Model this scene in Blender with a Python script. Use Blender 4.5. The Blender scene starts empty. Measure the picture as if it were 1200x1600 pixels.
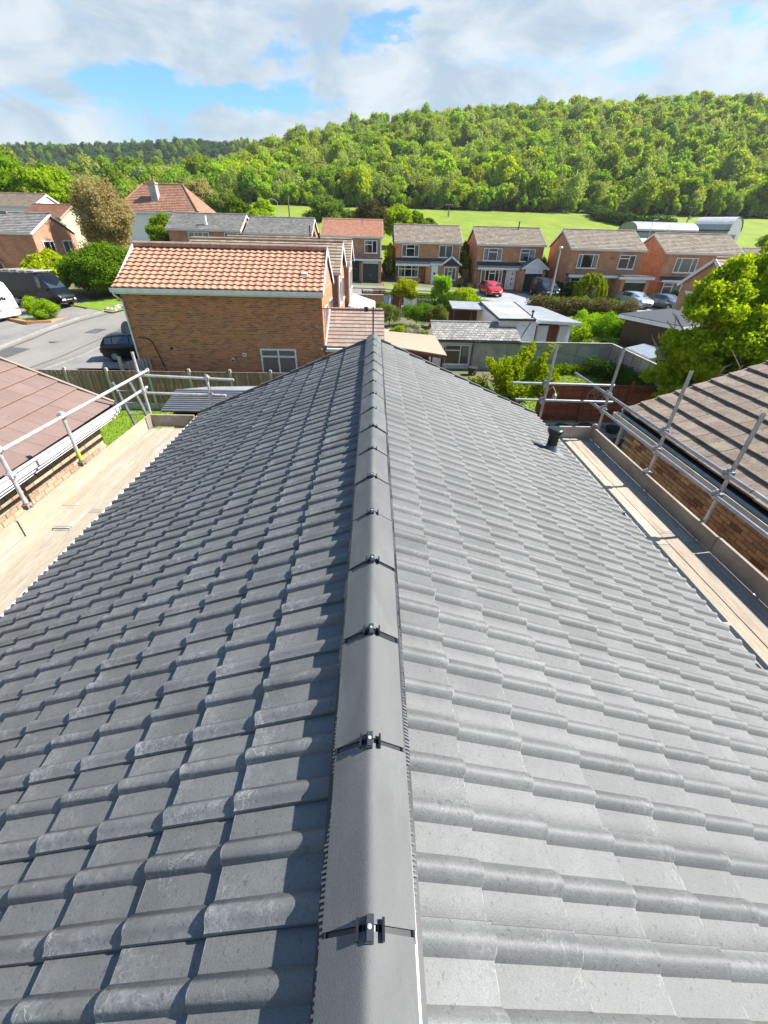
import bpy, math, random
import numpy as np
from mathutils import Vector, Matrix
R = math.radians
random.seed(7)
S = bpy.context.scene
COL = S.collection

# ------------------------------------------------------------------ camera
cam_d = bpy.data.cameras.new("camera")
cam = bpy.data.objects.new("camera", cam_d)
COL.objects.link(cam)
cam_d.sensor_fit = 'VERTICAL'
cam_d.sensor_height = 36.0
cam_d.lens = 649.5 / 1600 * 36.0
cam_d.clip_start = 0.05
cam_d.clip_end = 5000
CAMLOC = Vector((0, 0, 7.0))
CR = Matrix(((0.9995873587, -0.0071043878, -0.0278323552),
             (-0.0191987467, 0.5554837392, -0.8313057341),
             (0.0213663390, 0.8314970494, 0.5551181283)))
cam.matrix_world = Matrix.Translation(CAMLOC) @ CR.to_4x4()
S.camera = cam

# ------------------------------------------------------------------ light, sky, exposure
SUN_AZ, SUN_EL = R(9), R(44)      # azimuth measured from +X towards +Y
SUN_STRENGTH, SKY_STRENGTH, EXPOSURE = 5.0, 0.108, 1.17
sd = bpy.data.lights.new("sun", 'SUN')
sd.energy = SUN_STRENGTH
sd.angle = R(0.55)
sd.color = (1.0, 0.955, 0.88)
sun = bpy.data.objects.new("sun", sd)
COL.objects.link(sun)
sv = Vector((math.cos(SUN_EL) * math.cos(SUN_AZ), math.cos(SUN_EL) * math.sin(SUN_AZ), math.sin(SUN_EL)))
sun.rotation_euler = sv.to_track_quat('Z', 'Y').to_euler()
sun.location = (30, 5, 40)
S.view_settings.view_transform = 'Standard'
S.view_settings.look = 'None'
S.view_settings.gamma = 1
S.view_settings.use_curve_mapping = False
S.view_settings.exposure = EXPOSURE
S.cycles.use_denoising = True
S.cycles.max_bounces = 6
S.cycles.diffuse_bounces = 3
S.cycles.glossy_bounces = 3
S.cycles.transmission_bounces = 4
S.cycles.transparent_max_bounces = 8
S.cycles.caustics_reflective = False
S.cycles.caustics_refractive = False
S.cycles.use_adaptive_sampling = True
S.cycles.adaptive_threshold = 0.012

world = bpy.data.worlds.new("World")
S.world = world
world.use_nodes = True
def build_world():
    nt = world.node_tree
    N, L = nt.nodes, nt.links
    N.clear()
    out = N.new('ShaderNodeOutputWorld')
    bg = N.new('ShaderNodeBackground')
    sky = N.new('ShaderNodeTexSky')
    sky.sky_type = 'NISHITA'
    sky.sun_disc = False
    sky.sun_elevation = SUN_EL
    sky.sun_rotation = R(90) - SUN_AZ
    sky.air_density = 1.0
    sky.dust_density = 0.6
    sky.ozone_density = 1.6
    tc = N.new('ShaderNodeTexCoord')
    sep = N.new('ShaderNodeSeparateXYZ')
    L.new(tc.outputs['Generated'], sep.inputs[0])
    def M(op, a, b=None, c=None, clamp=False):
        m = N.new('ShaderNodeMath'); m.operation = op; m.use_clamp = clamp
        for i, v in enumerate((a, b, c)):
            if v is None: continue
            if isinstance(v, (int, float)): m.inputs[i].default_value = v
            else: L.new(v, m.inputs[i])
        return m.outputs[0]
    vm = N.new('ShaderNodeVectorMath'); vm.operation = 'MULTIPLY'
    vm.inputs[1].default_value = (1.0, 1.0, 2.1)
    L.new(tc.outputs['Generated'], vm.inputs[0])
    def noise(scale, detail, rough, off, dist=0.0):
        mp = N.new('ShaderNodeMapping')
        mp.inputs['Location'].default_value = off
        L.new(vm.outputs[0], mp.inputs[0])
        n = N.new('ShaderNodeTexNoise')
        n.inputs['Scale'].default_value = scale
        n.inputs['Detail'].default_value = detail
        n.inputs['Roughness'].default_value = rough
        n.inputs['Distortion'].default_value = dist
        L.new(mp.outputs[0], n.inputs['Vector'])
        return n.outputs['Fac']
    big = noise(4.2, 9, 0.55, (3.1, 7.7, 0), 0.35)
    # where the blue gaps in the cloud cover lie: direction as (x/y, z/y), spread, depth
    ys = M('MAXIMUM', sep.outputs[1], 0.02)
    gs_ = M('DIVIDE', sep.outputs[0], ys); gt_ = M('DIVIDE', sep.outputs[2], ys)
    w1 = noise(9.0, 6, .6, (1, 5, 2), .3); w2 = noise(9.0, 6, .6, (8, 1, 6), .3)
    gs_ = M('ADD', gs_, M('MULTIPLY', M('SUBTRACT', w1, .5), .34)); gt_ = M('ADD', gt_, M('MULTIPLY', M('SUBTRACT', w2, .5), .11))
    g = None
    for s0, t0, ws, wt, depth in ((-0.45, .210, .085, .020, .22), (-0.30, .188, .15, .020, .26), (-0.175, .192, .07, .026, .22), (-0.05, .273, .07, .022, .28), (.03, .279, .03, .026, .20), (-.15, .243, .045, .018, .16),
                                  (.57, .303, .08, .028, .22), (.45, .240, .075, .016, .09), (-.60, .175, .08, .014, .16)):
        ex = M('DIVIDE', M('SUBTRACT', gs_, s0), ws); ez = M('DIVIDE', M('SUBTRACT', gt_, t0), wt)
        d2 = M('ADD', M('MULTIPLY', ex, ex), M('MULTIPLY', ez, ez))
        q = M('MULTIPLY', M('EXPONENT', M('MULTIPLY', d2, -1.0)), depth)
        g = q if g is None else M('ADD', g, q)
    front = M('GREATER_THAN', sep.outputs[1], 0.05)
    high = N.new('ShaderNodeMapRange'); high.interpolation_type = 'SMOOTHSTEP'  # thins the unseen cloud overhead to lower the ambient light
    high.inputs['From Min'].default_value = 0.29; high.inputs['From Max'].default_value = 0.62
    high.inputs['To Max'].default_value = 0.27
    L.new(sep.outputs[2], high.inputs['Value'])
    cov = M('SUBTRACT', M('SUBTRACT', M('ADD', M('MULTIPLY', big, .75), 0.215), M('MULTIPLY', g, front)), high.outputs[0])
    ramp = N.new('ShaderNodeMapRange')
    ramp.interpolation_type = 'SMOOTHSTEP'
    ramp.inputs['From Min'].default_value = 0.38
    ramp.inputs['From Max'].default_value = 0.58
    L.new(cov, ramp.inputs['Value'])
    shade = noise(6.5, 8, 0.6, (11.0, 2.0, 3.0), 0.5)
    sr = N.new('ShaderNodeMapRange')
    sr.inputs['From Min'].default_value = 0.38; sr.inputs['From Max'].default_value = 0.62
    L.new(shade, sr.inputs['Value'])
    cc = N.new('ShaderNodeMix'); cc.data_type = 'RGBA'
    cc.inputs[6].default_value = (2.05, 2.55, 3.0, 1)
    cc.inputs[7].default_value = (3.35, 3.6, 3.75, 1)
    L.new(sr.outputs[0], cc.inputs[0])
    mx = N.new('ShaderNodeMix'); mx.data_type = 'RGBA'
    L.new(M('MULTIPLY', ramp.outputs[0], 0.93), mx.inputs[0])
    # clear-sky colour a little richer
    tint = N.new('ShaderNodeMix'); tint.data_type = 'RGBA'; tint.blend_type = 'MULTIPLY'
    tint.inputs[0].default_value = 1.0
    tint.inputs[7].default_value = (0.50, 0.79, 0.93, 1)
    L.new(sky.outputs[0], tint.inputs[6])
    L.new(tint.outputs[2], mx.inputs[6])
    L.new(cc.outputs[2], mx.inputs[7])
    L.new(mx.outputs[2], bg.inputs[0])
    bg.inputs[1].default_value = SKY_STRENGTH
    L.new(bg.outputs[0], out.inputs[0])
build_world()

# ------------------------------------------------------------------ helpers
WM = {}
def tag(o, label=None, cat=None, group=None, kind=None):
    if label: o['label'] = label
    if cat: o['category'] = cat
    if group: o['group'] = group
    if kind: o['kind'] = kind
    return o
def thing(name, label, cat, loc=(0, 0, 0), rz=0.0, group=None):
    o = bpy.data.objects.new(name, None)
    o.empty_display_size = 0.3
    COL.objects.link(o)
    o.location = loc
    o.rotation_euler = (0, 0, rz)
    WM[o.name] = Matrix.Translation(Vector(loc)) @ Matrix.Rotation(rz, 4, 'Z')
    return tag(o, label, cat, group)
def W_of(o):
    return WM.get(o.name, Matrix.Identity(4)) if o else Matrix.Identity(4)

class MB:
    def __init__(s): s.v = []; s.f = []; s.r = []
    def add(s, vs, fs, rnd=0.0):
        b = len(s.v)
        s.v += [tuple(p) for p in vs]
        for f in fs:
            s.f.append(tuple(i + b for i in f)); s.r.append(rnd)
        return s
    def box(s, a, b, rnd=0.0, skip=()):
        x0, y0, z0 = a; x1, y1, z1 = b
        vs = [(x0,y0,z0),(x1,y0,z0),(x1,y1,z0),(x0,y1,z0),(x0,y0,z1),(x1,y0,z1),(x1,y1,z1),(x0,y1,z1)]
        fs = {'b':(0,3,2,1),'t':(4,5,6,7),'s':(0,1,5,4),'e':(1,2,6,5),'n':(2,3,7,6),'w':(3,0,4,7)}
        return s.add(vs, [fs[k] for k in fs if k not in skip], rnd)
    def obox(s, c, ax, ay, az, rnd=0.0):
        c, ax, ay, az = map(Vector, (c, ax, ay, az))
        vs = [c + i*ax + j*ay + k*az for k in (-1, 1) for j in (-1, 1) for i in (-1, 1)]
        return s.add(vs, [(0,2,3,1),(4,5,7,6),(0,1,5,4),(1,3,7,5),(3,2,6,7),(2,0,4,6)], rnd)
    def beam(s, p, q, w, h, up=(0, 0, 1), rnd=0.0):
        p, q = Vector(p), Vector(q)
        d = (q - p)
        if d.length < 1e-6: return s
        n = d.normalized(); up = Vector(up)
        side = n.cross(up)
        if side.length < 1e-4: side = n.cross(Vector((1, 0, 0)))
        side.normalize(); u2 = side.cross(n)
        return s.obox((p + q) / 2, n * d.length / 2, side * w / 2, u2 * h / 2, rnd)
    def tube(s, p, q, r, n=8, r2=None, caps=True, rnd=0.0):
        p, q = Vector(p), Vector(q)
        d = (q - p).normalized()
        a = d.orthogonal().normalized(); b = d.cross(a)
        r2 = r if r2 is None else r2
        vs = []
        for c, rr in ((p, r), (q, r2)):
            for i in range(n):
                t = 2 * math.pi * i / n
                vs.append(c + (a * math.cos(t) + b * math.sin(t)) * rr)
        fs = [(i, (i+1) % n, n + (i+1) % n, n + i) for i in range(n)]
        if caps: fs += [tuple(range(n-1, -1, -1)), tuple(range(n, 2*n))]
        return s.add(vs, fs, rnd)
    def path(s, pts, r, n=6, rnd=0.0):
        for a, b in zip(pts[:-1], pts[1:]): s.tube(a, b, r, n, rnd=rnd)
        return s
    def prism(s, poly, vec, rnd=0.0):
        poly = [Vector(p) for p in poly]; vec = Vector(vec); n = len(poly)
        nn = Vector((0, 0, 0))
        for i in range(n): nn += poly[i].cross(poly[(i+1) % n])
        if nn.dot(vec) > 0: poly = poly[::-1]
        vs = poly + [p + vec for p in poly]
        return s.add(vs, [tuple(range(n)), tuple(range(2*n-1, n-1, -1))] +
                     [(i, n+i, n+(i+1) % n, (i+1) % n) for i in range(n)], rnd)
    def poly(s, pts, rnd=0.0): return s.add(pts, [tuple(range(len(pts)))], rnd)
    def lathe(s, c, prof, n=16, axis=(0, 0, 1), rnd=0.0):
        c = Vector(c); ax = Vector(axis).normalized()
        a = ax.orthogonal().normalized(); b = ax.cross(a)
        vs = []
        for r, h in prof:
            for i in range(n):
                t = 2*math.pi*i/n
                vs.append(c + ax*h + (a*math.cos(t)+b*math.sin(t))*r)
        fs = []
        for k in range(len(prof)-1):
            for i in range(n):
                fs.append((k*n+i, k*n+(i+1) % n, (k+1)*n+(i+1) % n, (k+1)*n+i))
        fs += [tuple(range(n-1, -1, -1)), tuple(range((len(prof)-1)*n, len(prof)*n))]
        return s.add(vs, fs, rnd)
    def mesh(s, name, m, inv=None, smooth=False, angle=35):
        me = bpy.data.meshes.new(name)
        vs = s.v
        if inv is not None: vs = [tuple(inv @ Vector(p)) for p in vs]
        me.from_pydata(vs, [], s.f)
        if any(s.r):
            at = me.attributes.new('rnd', 'FLOAT', 'FACE')
            at.data.foreach_set('value', s.r)
        if inv is None and name.endswith('tile'):
            ta = me.attributes.new('tco', 'FLOAT_VECTOR', 'POINT'); ta.data.foreach_set('vector', [c for q in vs for c in q])
        if m: me.materials.append(m)
        if smooth:
            me.shade_smooth(); me.set_sharp_from_angle(angle=R(angle))
        me.update()
        return me
    def build(s, name, m, parent=None, world=False, smooth=False, label=None, cat=None, group=None, kind=None, angle=35):
        inv = W_of(parent).inverted() if (world and parent) else None
        o = bpy.data.objects.new(name, s.mesh(name, m, inv, smooth, angle))
        COL.objects.link(o)
        if parent:
            o.parent = parent
            WM[o.name] = W_of(parent)
        return tag(o, label, cat, group, kind)

def link_mesh(name, me, parent=None, mat4=None, world=False):
    o = bpy.data.objects.new(name, me)
    COL.objects.link(o)
    M4 = mat4 or Matrix.Identity(4)
    if parent:
        o.parent = parent
        if world: M4 = W_of(parent).inverted() @ M4
        WM[o.name] = W_of(parent) @ M4
    else: WM[o.name] = M4
    o.matrix_basis = M4
    return o

CRi = CR.transposed()
def px_of(p):
    c = CRi @ (Vector(p) - CAMLOC)
    if c.z > -0.05: return None
    return 600 + 649.5*c.x/-c.z, 800 - 649.5*c.y/-c.z
def visible(p, m=60):
    q = px_of(p)
    return q is not None and -m < q[0] < 1200+m and -m < q[1] < 1600+m

def pieces(name, me, parent, mats, limit=295, stuff_name=None, sub=None):
    """alike pieces: the largest in view are objects of their own, the rest one joined mesh"""
    order = sorted(range(len(mats)), key=lambda i: (not visible(mats[i].translation), (mats[i].translation - CAMLOC).length))
    keep = set(order[:limit])
    rest = []
    for i, M4 in enumerate(mats):
        if i in keep: link_mesh(name, me, parent, M4, world=True)
        else: rest.append(M4)
    if rest:
        n = len(me.vertices)
        co = np.empty(n*3, dtype=np.float32); me.vertices.foreach_get('co', co); co = co.reshape(-1, 3)
        polys = [tuple(p.vertices) for p in me.polygons]
        vs = []; fs = []; rr = []; tl = []
        inv = W_of(parent).inverted()
        for k, M4 in enumerate(rest):
            T = np.array(inv @ M4)
            vs.append(co @ T[:3, :3].T + T[:3, 3])
            fs += [tuple(i + k*n for i in p) for p in polys]
            rr += [random.random()] * len(polys); tl.append(co)
        m2 = bpy.data.meshes.new(stuff_name or name)
        m2.from_pydata(np.concatenate(vs).tolist(), [], fs)
        at = m2.attributes.new('rnd', 'FLOAT', 'FACE'); at.data.foreach_set('value', rr)
        ta = m2.attributes.new('tco', 'FLOAT_VECTOR', 'POINT'); ta.data.foreach_set('vector', np.concatenate(tl).ravel())
        for mm in me.materials: m2.materials.append(mm)
        if me.polygons[0].use_smooth:
            m2.shade_smooth(); m2.set_sharp_from_angle(angle=R(40))
        o = link_mesh(stuff_name or name, m2, parent)
        o['kind'] = 'stuff'

def copy_tree(src, loc, rz=0.0, label=None, group=None):
    c = src.copy(); COL.objects.link(c)
    c.location = loc; c.rotation_euler = (0, 0, rz)
    WM[c.name] = Matrix.Translation(Vector(loc)) @ Matrix.Rotation(rz, 4, 'Z')
    if label: c['label'] = label
    if group: c['group'] = group
    def rec(a, b):
        for ch in list(a.children):
            d = ch.copy(); COL.objects.link(d); d.parent = b
            rec(ch, d)
    rec(src, c)
    return c

# ------------------------------------------------------------------ materials
MATS = {}
def nodes_of(m):
    m.use_nodes = True
    nt = m.node_tree; nt.nodes.clear()
    return nt, nt.nodes, nt.links
def mat(name, c1, c2=None, scale=3.0, rough=0.8, bump=0.0, bscale=None, var=0.12, hue=0.0, metal=0.0, spec=0.4,
        detail=5.0, contrast=(0.35, 0.65), stain=None, stain_amt=0.5, stain_scale=1.5, speck=None, speck_amt=0.5,
        speck_scale=60, stretch=None, coat=0.0, c3=None):
    if name in MATS: return MATS[name]
    m = bpy.data.materials.new(name); MATS[name] = m
    nt, N, L = nodes_of(m)
    out = N.new('ShaderNodeOutputMaterial'); b = N.new('ShaderNodeBsdfPrincipled')
    L.new(b.outputs[0], out.inputs[0])
    b.inputs['Roughness'].default_value = rough
    b.inputs['Metallic'].default_value = metal
    b.inputs['Specular IOR Level'].default_value = spec
    b.inputs['Coat Weight'].default_value = coat
    tc = N.new('ShaderNodeTexCoord'); oi = N.new('ShaderNodeObjectInfo')
    at = N.new('ShaderNodeAttribute'); at.attribute_name = 'rnd'
    def M(op, a, b_=None, clamp=False):
        k = N.new('ShaderNodeMath'); k.operation = op; k.use_clamp = clamp
        for i, v in enumerate((a, b_)):
            if v is None: continue
            if isinstance(v, (int, float)): k.inputs[i].default_value = v
            else: L.new(v, k.inputs[i])
        return k.outputs[0]
    rnd = M('FRACT', M('ADD', oi.outputs['Random'], at.outputs['Fac']))
    off = N.new('ShaderNodeCombineXYZ')
    L.new(M('MULTIPLY', rnd, 57.0), off.inputs[0]); L.new(M('MULTIPLY', rnd, 31.0), off.inputs[1])
    add = N.new('ShaderNodeVectorMath'); add.operation = 'ADD'
    if stretch:
        mp = N.new('ShaderNodeVectorMath'); mp.operation = 'MULTIPLY'
        mp.inputs[1].default_value = stretch
        L.new(tc.outputs['Object'], mp.inputs[0]); L.new(mp.outputs[0], add.inputs[0])
    else: L.new(tc.outputs['Object'], add.inputs[0])
    L.new(off.outputs[0], add.inputs[1])
    vec = add.outputs[0]
    def noise(sc, det=detail, rg=0.55):
        n = N.new('ShaderNodeTexNoise')
        n.inputs['Scale'].default_value = sc; n.inputs['Detail'].default_value = det
        n.inputs['Roughness'].default_value = rg
        L.new(vec, n.inputs['Vector']); return n.outputs['Fac']
    def rng(v, a, b_, c=0.0, d=1.0):
        r = N.new('ShaderNodeMapRange')
        r.inputs['From Min'].default_value = a; r.inputs['From Max'].default_value = b_
        r.inputs['To Min'].default_value = c; r.inputs['To Max'].default_value = d
        L.new(v, r.inputs['Value']); return r.outputs[0]
    def mix(f, a, b_, mode='MIX'):
        x = N.new('ShaderNodeMix'); x.data_type = 'RGBA'; x.blend_type = mode
        for sock, v in ((0, f), (6, a), (7, b_)):
            if isinstance(v, (int, float)): x.inputs[sock].default_value = v
            elif isinstance(v, tuple): x.inputs[sock].default_value = (*v, 1)
            else: L.new(v, x.inputs[sock])
        return x.outputs[2]
    c2 = c2 or tuple(min(1, x*0.8) for x in c1)
    col = mix(rng(noise(scale), *contrast), c1, c2)
    if c3:
        r3 = M('FRACT', M('MULTIPLY', rnd, 7.31))
        col = mix(rng(r3, 0.55, 0.95), col, c3)
    if stain:
        col = mix(M('MULTIPLY', rng(noise(stain_scale, 8, 0.65), 0.5, 0.68), stain_amt), col, stain)
    if speck:
        col = mix(M('MULTIPLY', rng(noise(speck_scale, 3, 0.6), 0.60, 0.70), speck_amt), col, speck)
    if var:
        hs = N.new('ShaderNodeHueSaturation')
        hs.inputs['Value'].default_value = 1
        L.new(rng(rnd, 0, 1, 1-var, 1+var), hs.inputs['Value'])
        if hue:
            L.new(rng(M('FRACT', M('MULTIPLY', rnd, 13.7)), 0, 1, 0.5-hue, 0.5+hue), hs.inputs['Hue'])
        L.new(col, hs.inputs['Color']); col = hs.outputs[0]
    L.new(col, b.inputs['Base Color'])
    if bump:
        bp = N.new('ShaderNodeBump'); bp.inputs['Strength'].default_value = bump
        bp.inputs['Distance'].default_value = 0.01
        L.new(noise(bscale or scale*6, 6, 0.6), bp.inputs['Height'])
        L.new(bp.outputs[0], b.inputs['Normal'])
    return m
def plain(name, c, rough=0.5, metal=0.0, spec=0.5, coat=0.0, noise=0.08):
    return mat(name, c, tuple(x*(1-2*noise) for x in c), scale=4, rough=rough, metal=metal, spec=spec, coat=coat, var=0.0)
def leaf_mat(name, c1, c2, trans=0.35, var=0.25, hue=0.02, inst=False):
    m = bpy.data.materials.new(name); MATS[name] = m
    nt, N, L = nodes_of(m)
    out = N.new('ShaderNodeOutputMaterial')
    at = N.new('ShaderNodeAttribute'); at.attribute_name = 'rnd'
    oi = N.new('ShaderNodeObjectInfo')
    x = N.new('ShaderNodeMix'); x.data_type = 'RGBA'
    x.inputs[6].default_value = (*c1, 1); x.inputs[7].default_value = (*c2, 1)
    L.new(at.outputs['Fac'], x.inputs[0])
    hs = N.new('ShaderNodeHueSaturation')
    r = N.new('ShaderNodeMapRange'); r.inputs['To Min'].default_value = 1-var; r.inputs['To Max'].default_value = 1+var
    L.new(oi.outputs['Random'], r.inputs['Value']); L.new(r.outputs[0], hs.inputs['Value'])
    mm = N.new('ShaderNodeMath'); mm.operation = 'MULTIPLY'; mm.inputs[1].default_value = 17.3
    fr = N.new('ShaderNodeMath'); fr.operation = 'FRACT'
    L.new(oi.outputs['Random'], mm.inputs[0]); L.new(mm.outputs[0], fr.inputs[0])
    r2 = N.new('ShaderNodeMapRange'); r2.inputs['To Min'].default_value = 0.5-hue; r2.inputs['To Max'].default_value = 0.5+hue
    L.new(fr.outputs[0], r2.inputs['Value']); L.new(r2.outputs[0], hs.inputs['Hue'])
    L.new(x.outputs[2], hs.inputs['Color'])
    d = N.new('ShaderNodeBsdfDiffuse'); t = N.new('ShaderNodeBsdfTranslucent'); ms = N.new('ShaderNodeMixShader')
    ms.inputs[0].default_value = trans
    tw = N.new('ShaderNodeMix'); tw.data_type = 'RGBA'; tw.blend_type = 'MULTIPLY'; tw.inputs[0].default_value = 1
    tw.inputs[7].default_value = (1.25, 1.15, 0.55, 1)
    L.new(hs.outputs[0], tw.inputs[6])
    L.new(hs.outputs[0], d.inputs[0]); L.new(tw.outputs[2], t.inputs[0])
    L.new(d.outputs[0], ms.inputs[1]); L.new(t.outputs[0], ms.inputs[2]); L.new(ms.outputs[0], out.inputs[0])
    return m

white = plain('white_paint', (0.78, 0.79, 0.80), 0.45)
upvc = plain('white_upvc', (0.80, 0.81, 0.83), 0.3)
black_plastic = plain('black_plastic', (0.012, 0.013, 0.015), 0.35)
galv = mat('galvanised_steel', (0.42, 0.43, 0.45), (0.30, 0.31, 0.33), scale=9, rough=0.42, metal=0.75, var=0.08, stain=(0.5, 0.5, 0.48), stain_amt=0.5, stain_scale=14)
galv_light = mat('pale_steel', (0.62, 0.62, 0.62), (0.45, 0.45, 0.46), scale=12, rough=0.5, metal=0.45, var=0.06, stain=(0.36, 0.22, 0.12), stain_amt=0.5, stain_scale=9)
rusty = mat('rusty_steel', (0.25, 0.14, 0.08), (0.35, 0.33, 0.32), scale=30, rough=0.7, metal=0.3, var=0.1)
def glass_mat():
    m = bpy.data.materials.new('window_glass')
    nt, N, L = nodes_of(m)
    out = N.new('ShaderNodeOutputMaterial'); g = N.new('ShaderNodeBsdfGlossy'); t = N.new('ShaderNodeBsdfTransparent')
    g.inputs['Roughness'].default_value = 0.02
    t.inputs[0].default_value = (0.8, 0.83, 0.85, 1)
    fr = N.new('ShaderNodeFresnel'); fr.inputs[0].default_value = 1.55
    ad = N.new('ShaderNodeMath'); ad.operation = 'ADD'; ad.inputs[1].default_value = 0.05
    L.new(fr.outputs[0], ad.inputs[0])
    ms = N.new('ShaderNodeMixShader')
    L.new(ad.outputs[0], ms.inputs[0]); L.new(t.outputs[0], ms.inputs[1]); L.new(g.outputs[0], ms.inputs[2])
    L.new(ms.outputs[0], out.inputs[0])
    return m
glass = glass_mat()
dark_room = plain('dark_interior', (0.02, 0.02, 0.022), 0.9)
curtain_m = mat('curtain_cloth', (0.55, 0.55, 0.54), (0.3, 0.3, 0.31), scale=14, rough=0.9, stretch=(1, 1, 0.05), var=0.1)
car_glass = plain('car_glass', (0.03, 0.035, 0.04), 0.04, spec=1.0, coat=1.0)

def tile_material(name, base, dark, scuff, amt):
    m = mat(name, base, dark, scale=2.2, rough=0.6, bump=0.16, bscale=150, var=0.09, stain=tuple(x*1.35 for x in base), stain_amt=0.45,
            stain_scale=2.6, speck=tuple(x*.55 for x in base), speck_amt=0.9, speck_scale=62, spec=0.45)
    nt = m.node_tree; N, L = nt.nodes, nt.links
    b = [n for n in N if n.type == 'BSDF_PRINCIPLED'][0]
    src = b.inputs['Base Color'].links[0].from_socket
    vec = [n for n in N if n.type == 'VECT_MATH' and n.operation == 'ADD'][0].outputs[0]
    def nz(sc, det, ro, di=0.0):
        n = N.new('ShaderNodeTexNoise'); n.inputs['Scale'].default_value = sc; n.inputs['Detail'].default_value = det
        n.inputs['Roughness'].default_value = ro; n.inputs['Distortion'].default_value = di; L.new(vec, n.inputs['Vector']); return n.outputs['Fac']
    def mr(v, a_, b_, c=0.0, d=1.0):
        r = N.new('ShaderNodeMapRange'); r.inputs['From Min'].default_value = a_; r.inputs['From Max'].default_value = b_; r.inputs['To Min'].default_value = c; r.inputs['To Max'].default_value = d
        L.new(v, r.inputs['Value']); return r.outputs[0]
    def mm(op, a_, b_):
        k = N.new('ShaderNodeMath'); k.operation = op
        for i, v in enumerate((a_, b_)):
            if isinstance(v, (int, float)): k.inputs[i].default_value = v
            else: L.new(v, k.inputs[i])
        return k.outputs[0]
    # scuff marks: thin curling scratches and dusty smears, where another noise allows, mostly on the rolls
    line = mr(mm('ABSOLUTE', mm('SUBTRACT', nz(13, 3, .5, 1.6), .5), 0), 0.0, .020, 1, 0)
    line2 = mr(mm('ABSOLUTE', mm('SUBTRACT', nz(24, 2, .5, .8), .5), 0), 0.0, .018, 1, 0)
    mask = mr(nz(5.0, 3, .6), .46, .60)
    mask2 = mr(nz(3.1, 3, .6), .42, .62)
    ta = N.new('ShaderNodeAttribute'); ta.attribute_name = 'tco'; sp = N.new('ShaderNodeSeparateXYZ'); L.new(ta.outputs['Vector'], sp.inputs[0])
    ridge = mr(sp.outputs[2], .034, .060, .22, 1.0)
    dust = mm('MULTIPLY', mr(nz(34, 5, .7, .6), .42, .64), mask2)
    tail = mr(sp.outputs[1], .02, .16, 1.25, .55)
    edge = mm('MULTIPLY', mr(sp.outputs[1], .004, .007, 1, 0), mr(nz(26, 4, .7), .46, .60))
    tot = mm('MULTIPLY', mm('ADD', mm('MULTIPLY', mm('ADD', line, mm('MULTIPLY', line2, .6)), mask), mm('MULTIPLY', dust, .5)), mm('MULTIPLY', ridge, tail))
    tot = mm('ADD', tot, mm('MULTIPLY', edge, 1.1/amt))
    x = N.new('ShaderNodeMix'); x.data_type = 'RGBA'; x.clamp_factor = True
    g_ = N.new('ShaderNodeHueSaturation'); L.new(mr(nz(330, 2, .5), .35, .65, .84, 1.16), g_.inputs['Value']); L.new(src, g_.inputs['Color'])
    L.new(mm('MINIMUM', mm('MULTIPLY', tot, amt), .85), x.inputs[0]); L.new(g_.outputs[0], x.inputs[6]); x.inputs[7].default_value = (*scuff, 1)
    L.new(x.outputs[2], b.inputs['Base Color'])
    return m
tile_grey = tile_material('slate_grey_concrete', (0.129, 0.133, 0.129), (0.110, 0.114, 0.111), (.31, .315, .31), 1.1)
tile_clean = tile_material('clean_grey_concrete', (0.118, 0.1215, 0.118), (0.102, 0.1055, 0.103), (.28, .285, .28), .45)
brick_red = mat('red_brick', (0.54, 0.225, 0.105), (0.46, 0.19, 0.088), scale=7, rough=0.9, bump=0.4, bscale=60, var=0.16, hue=0.010, c3=(0.30, 0.135, 0.075))
brick_buff = mat('buff_brick', (0.43, 0.345, 0.235), (0.37, 0.28, 0.185), scale=9, rough=0.9, bump=0.5, bscale=60, var=0.2, hue=0.015, c3=(0.41, 0.26, 0.18))
brick_brown = mat('brown_buff_brick', (0.44, 0.31, 0.18), (0.31, 0.20, 0.115), scale=9, rough=0.9, bump=0.5, bscale=60, var=0.28, hue=0.015, c3=(0.19, 0.12, 0.075))
mortar = mat('mortar', (0.52, 0.42, 0.31), (0.46, 0.37, 0.27), scale=5, rough=0.95, var=0)
mortar_dark = mat('mortar_dark', (0.26, 0.21, 0.16), (0.2, 0.16, 0.12), scale=5, rough=0.95, var=0)
wood_deck = mat('scaffold_board_wood', (0.40, 0.335, 0.25), (0.33, 0.27, 0.195), scale=9, rough=0.85, bump=0.3, bscale=26, var=0.13,
                stretch=(6, 0.6, 6), stain=(0.47, 0.44, 0.39), stain_amt=0.7, stain_scale=1.3, speck=(.2, .15, .1), speck_amt=.5, speck_scale=7)
wood_blotchy = mat('grey_board_wood', (0.40, 0.325, 0.25), (0.31, 0.25, 0.185), scale=5, rough=0.85, bump=0.3, bscale=26, var=0.12, stretch=(6, 0.6, 6), stain=(0.16, 0.13, 0.1), stain_amt=0.6)  # brown boards with darker blotches, for the outer lanes
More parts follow.
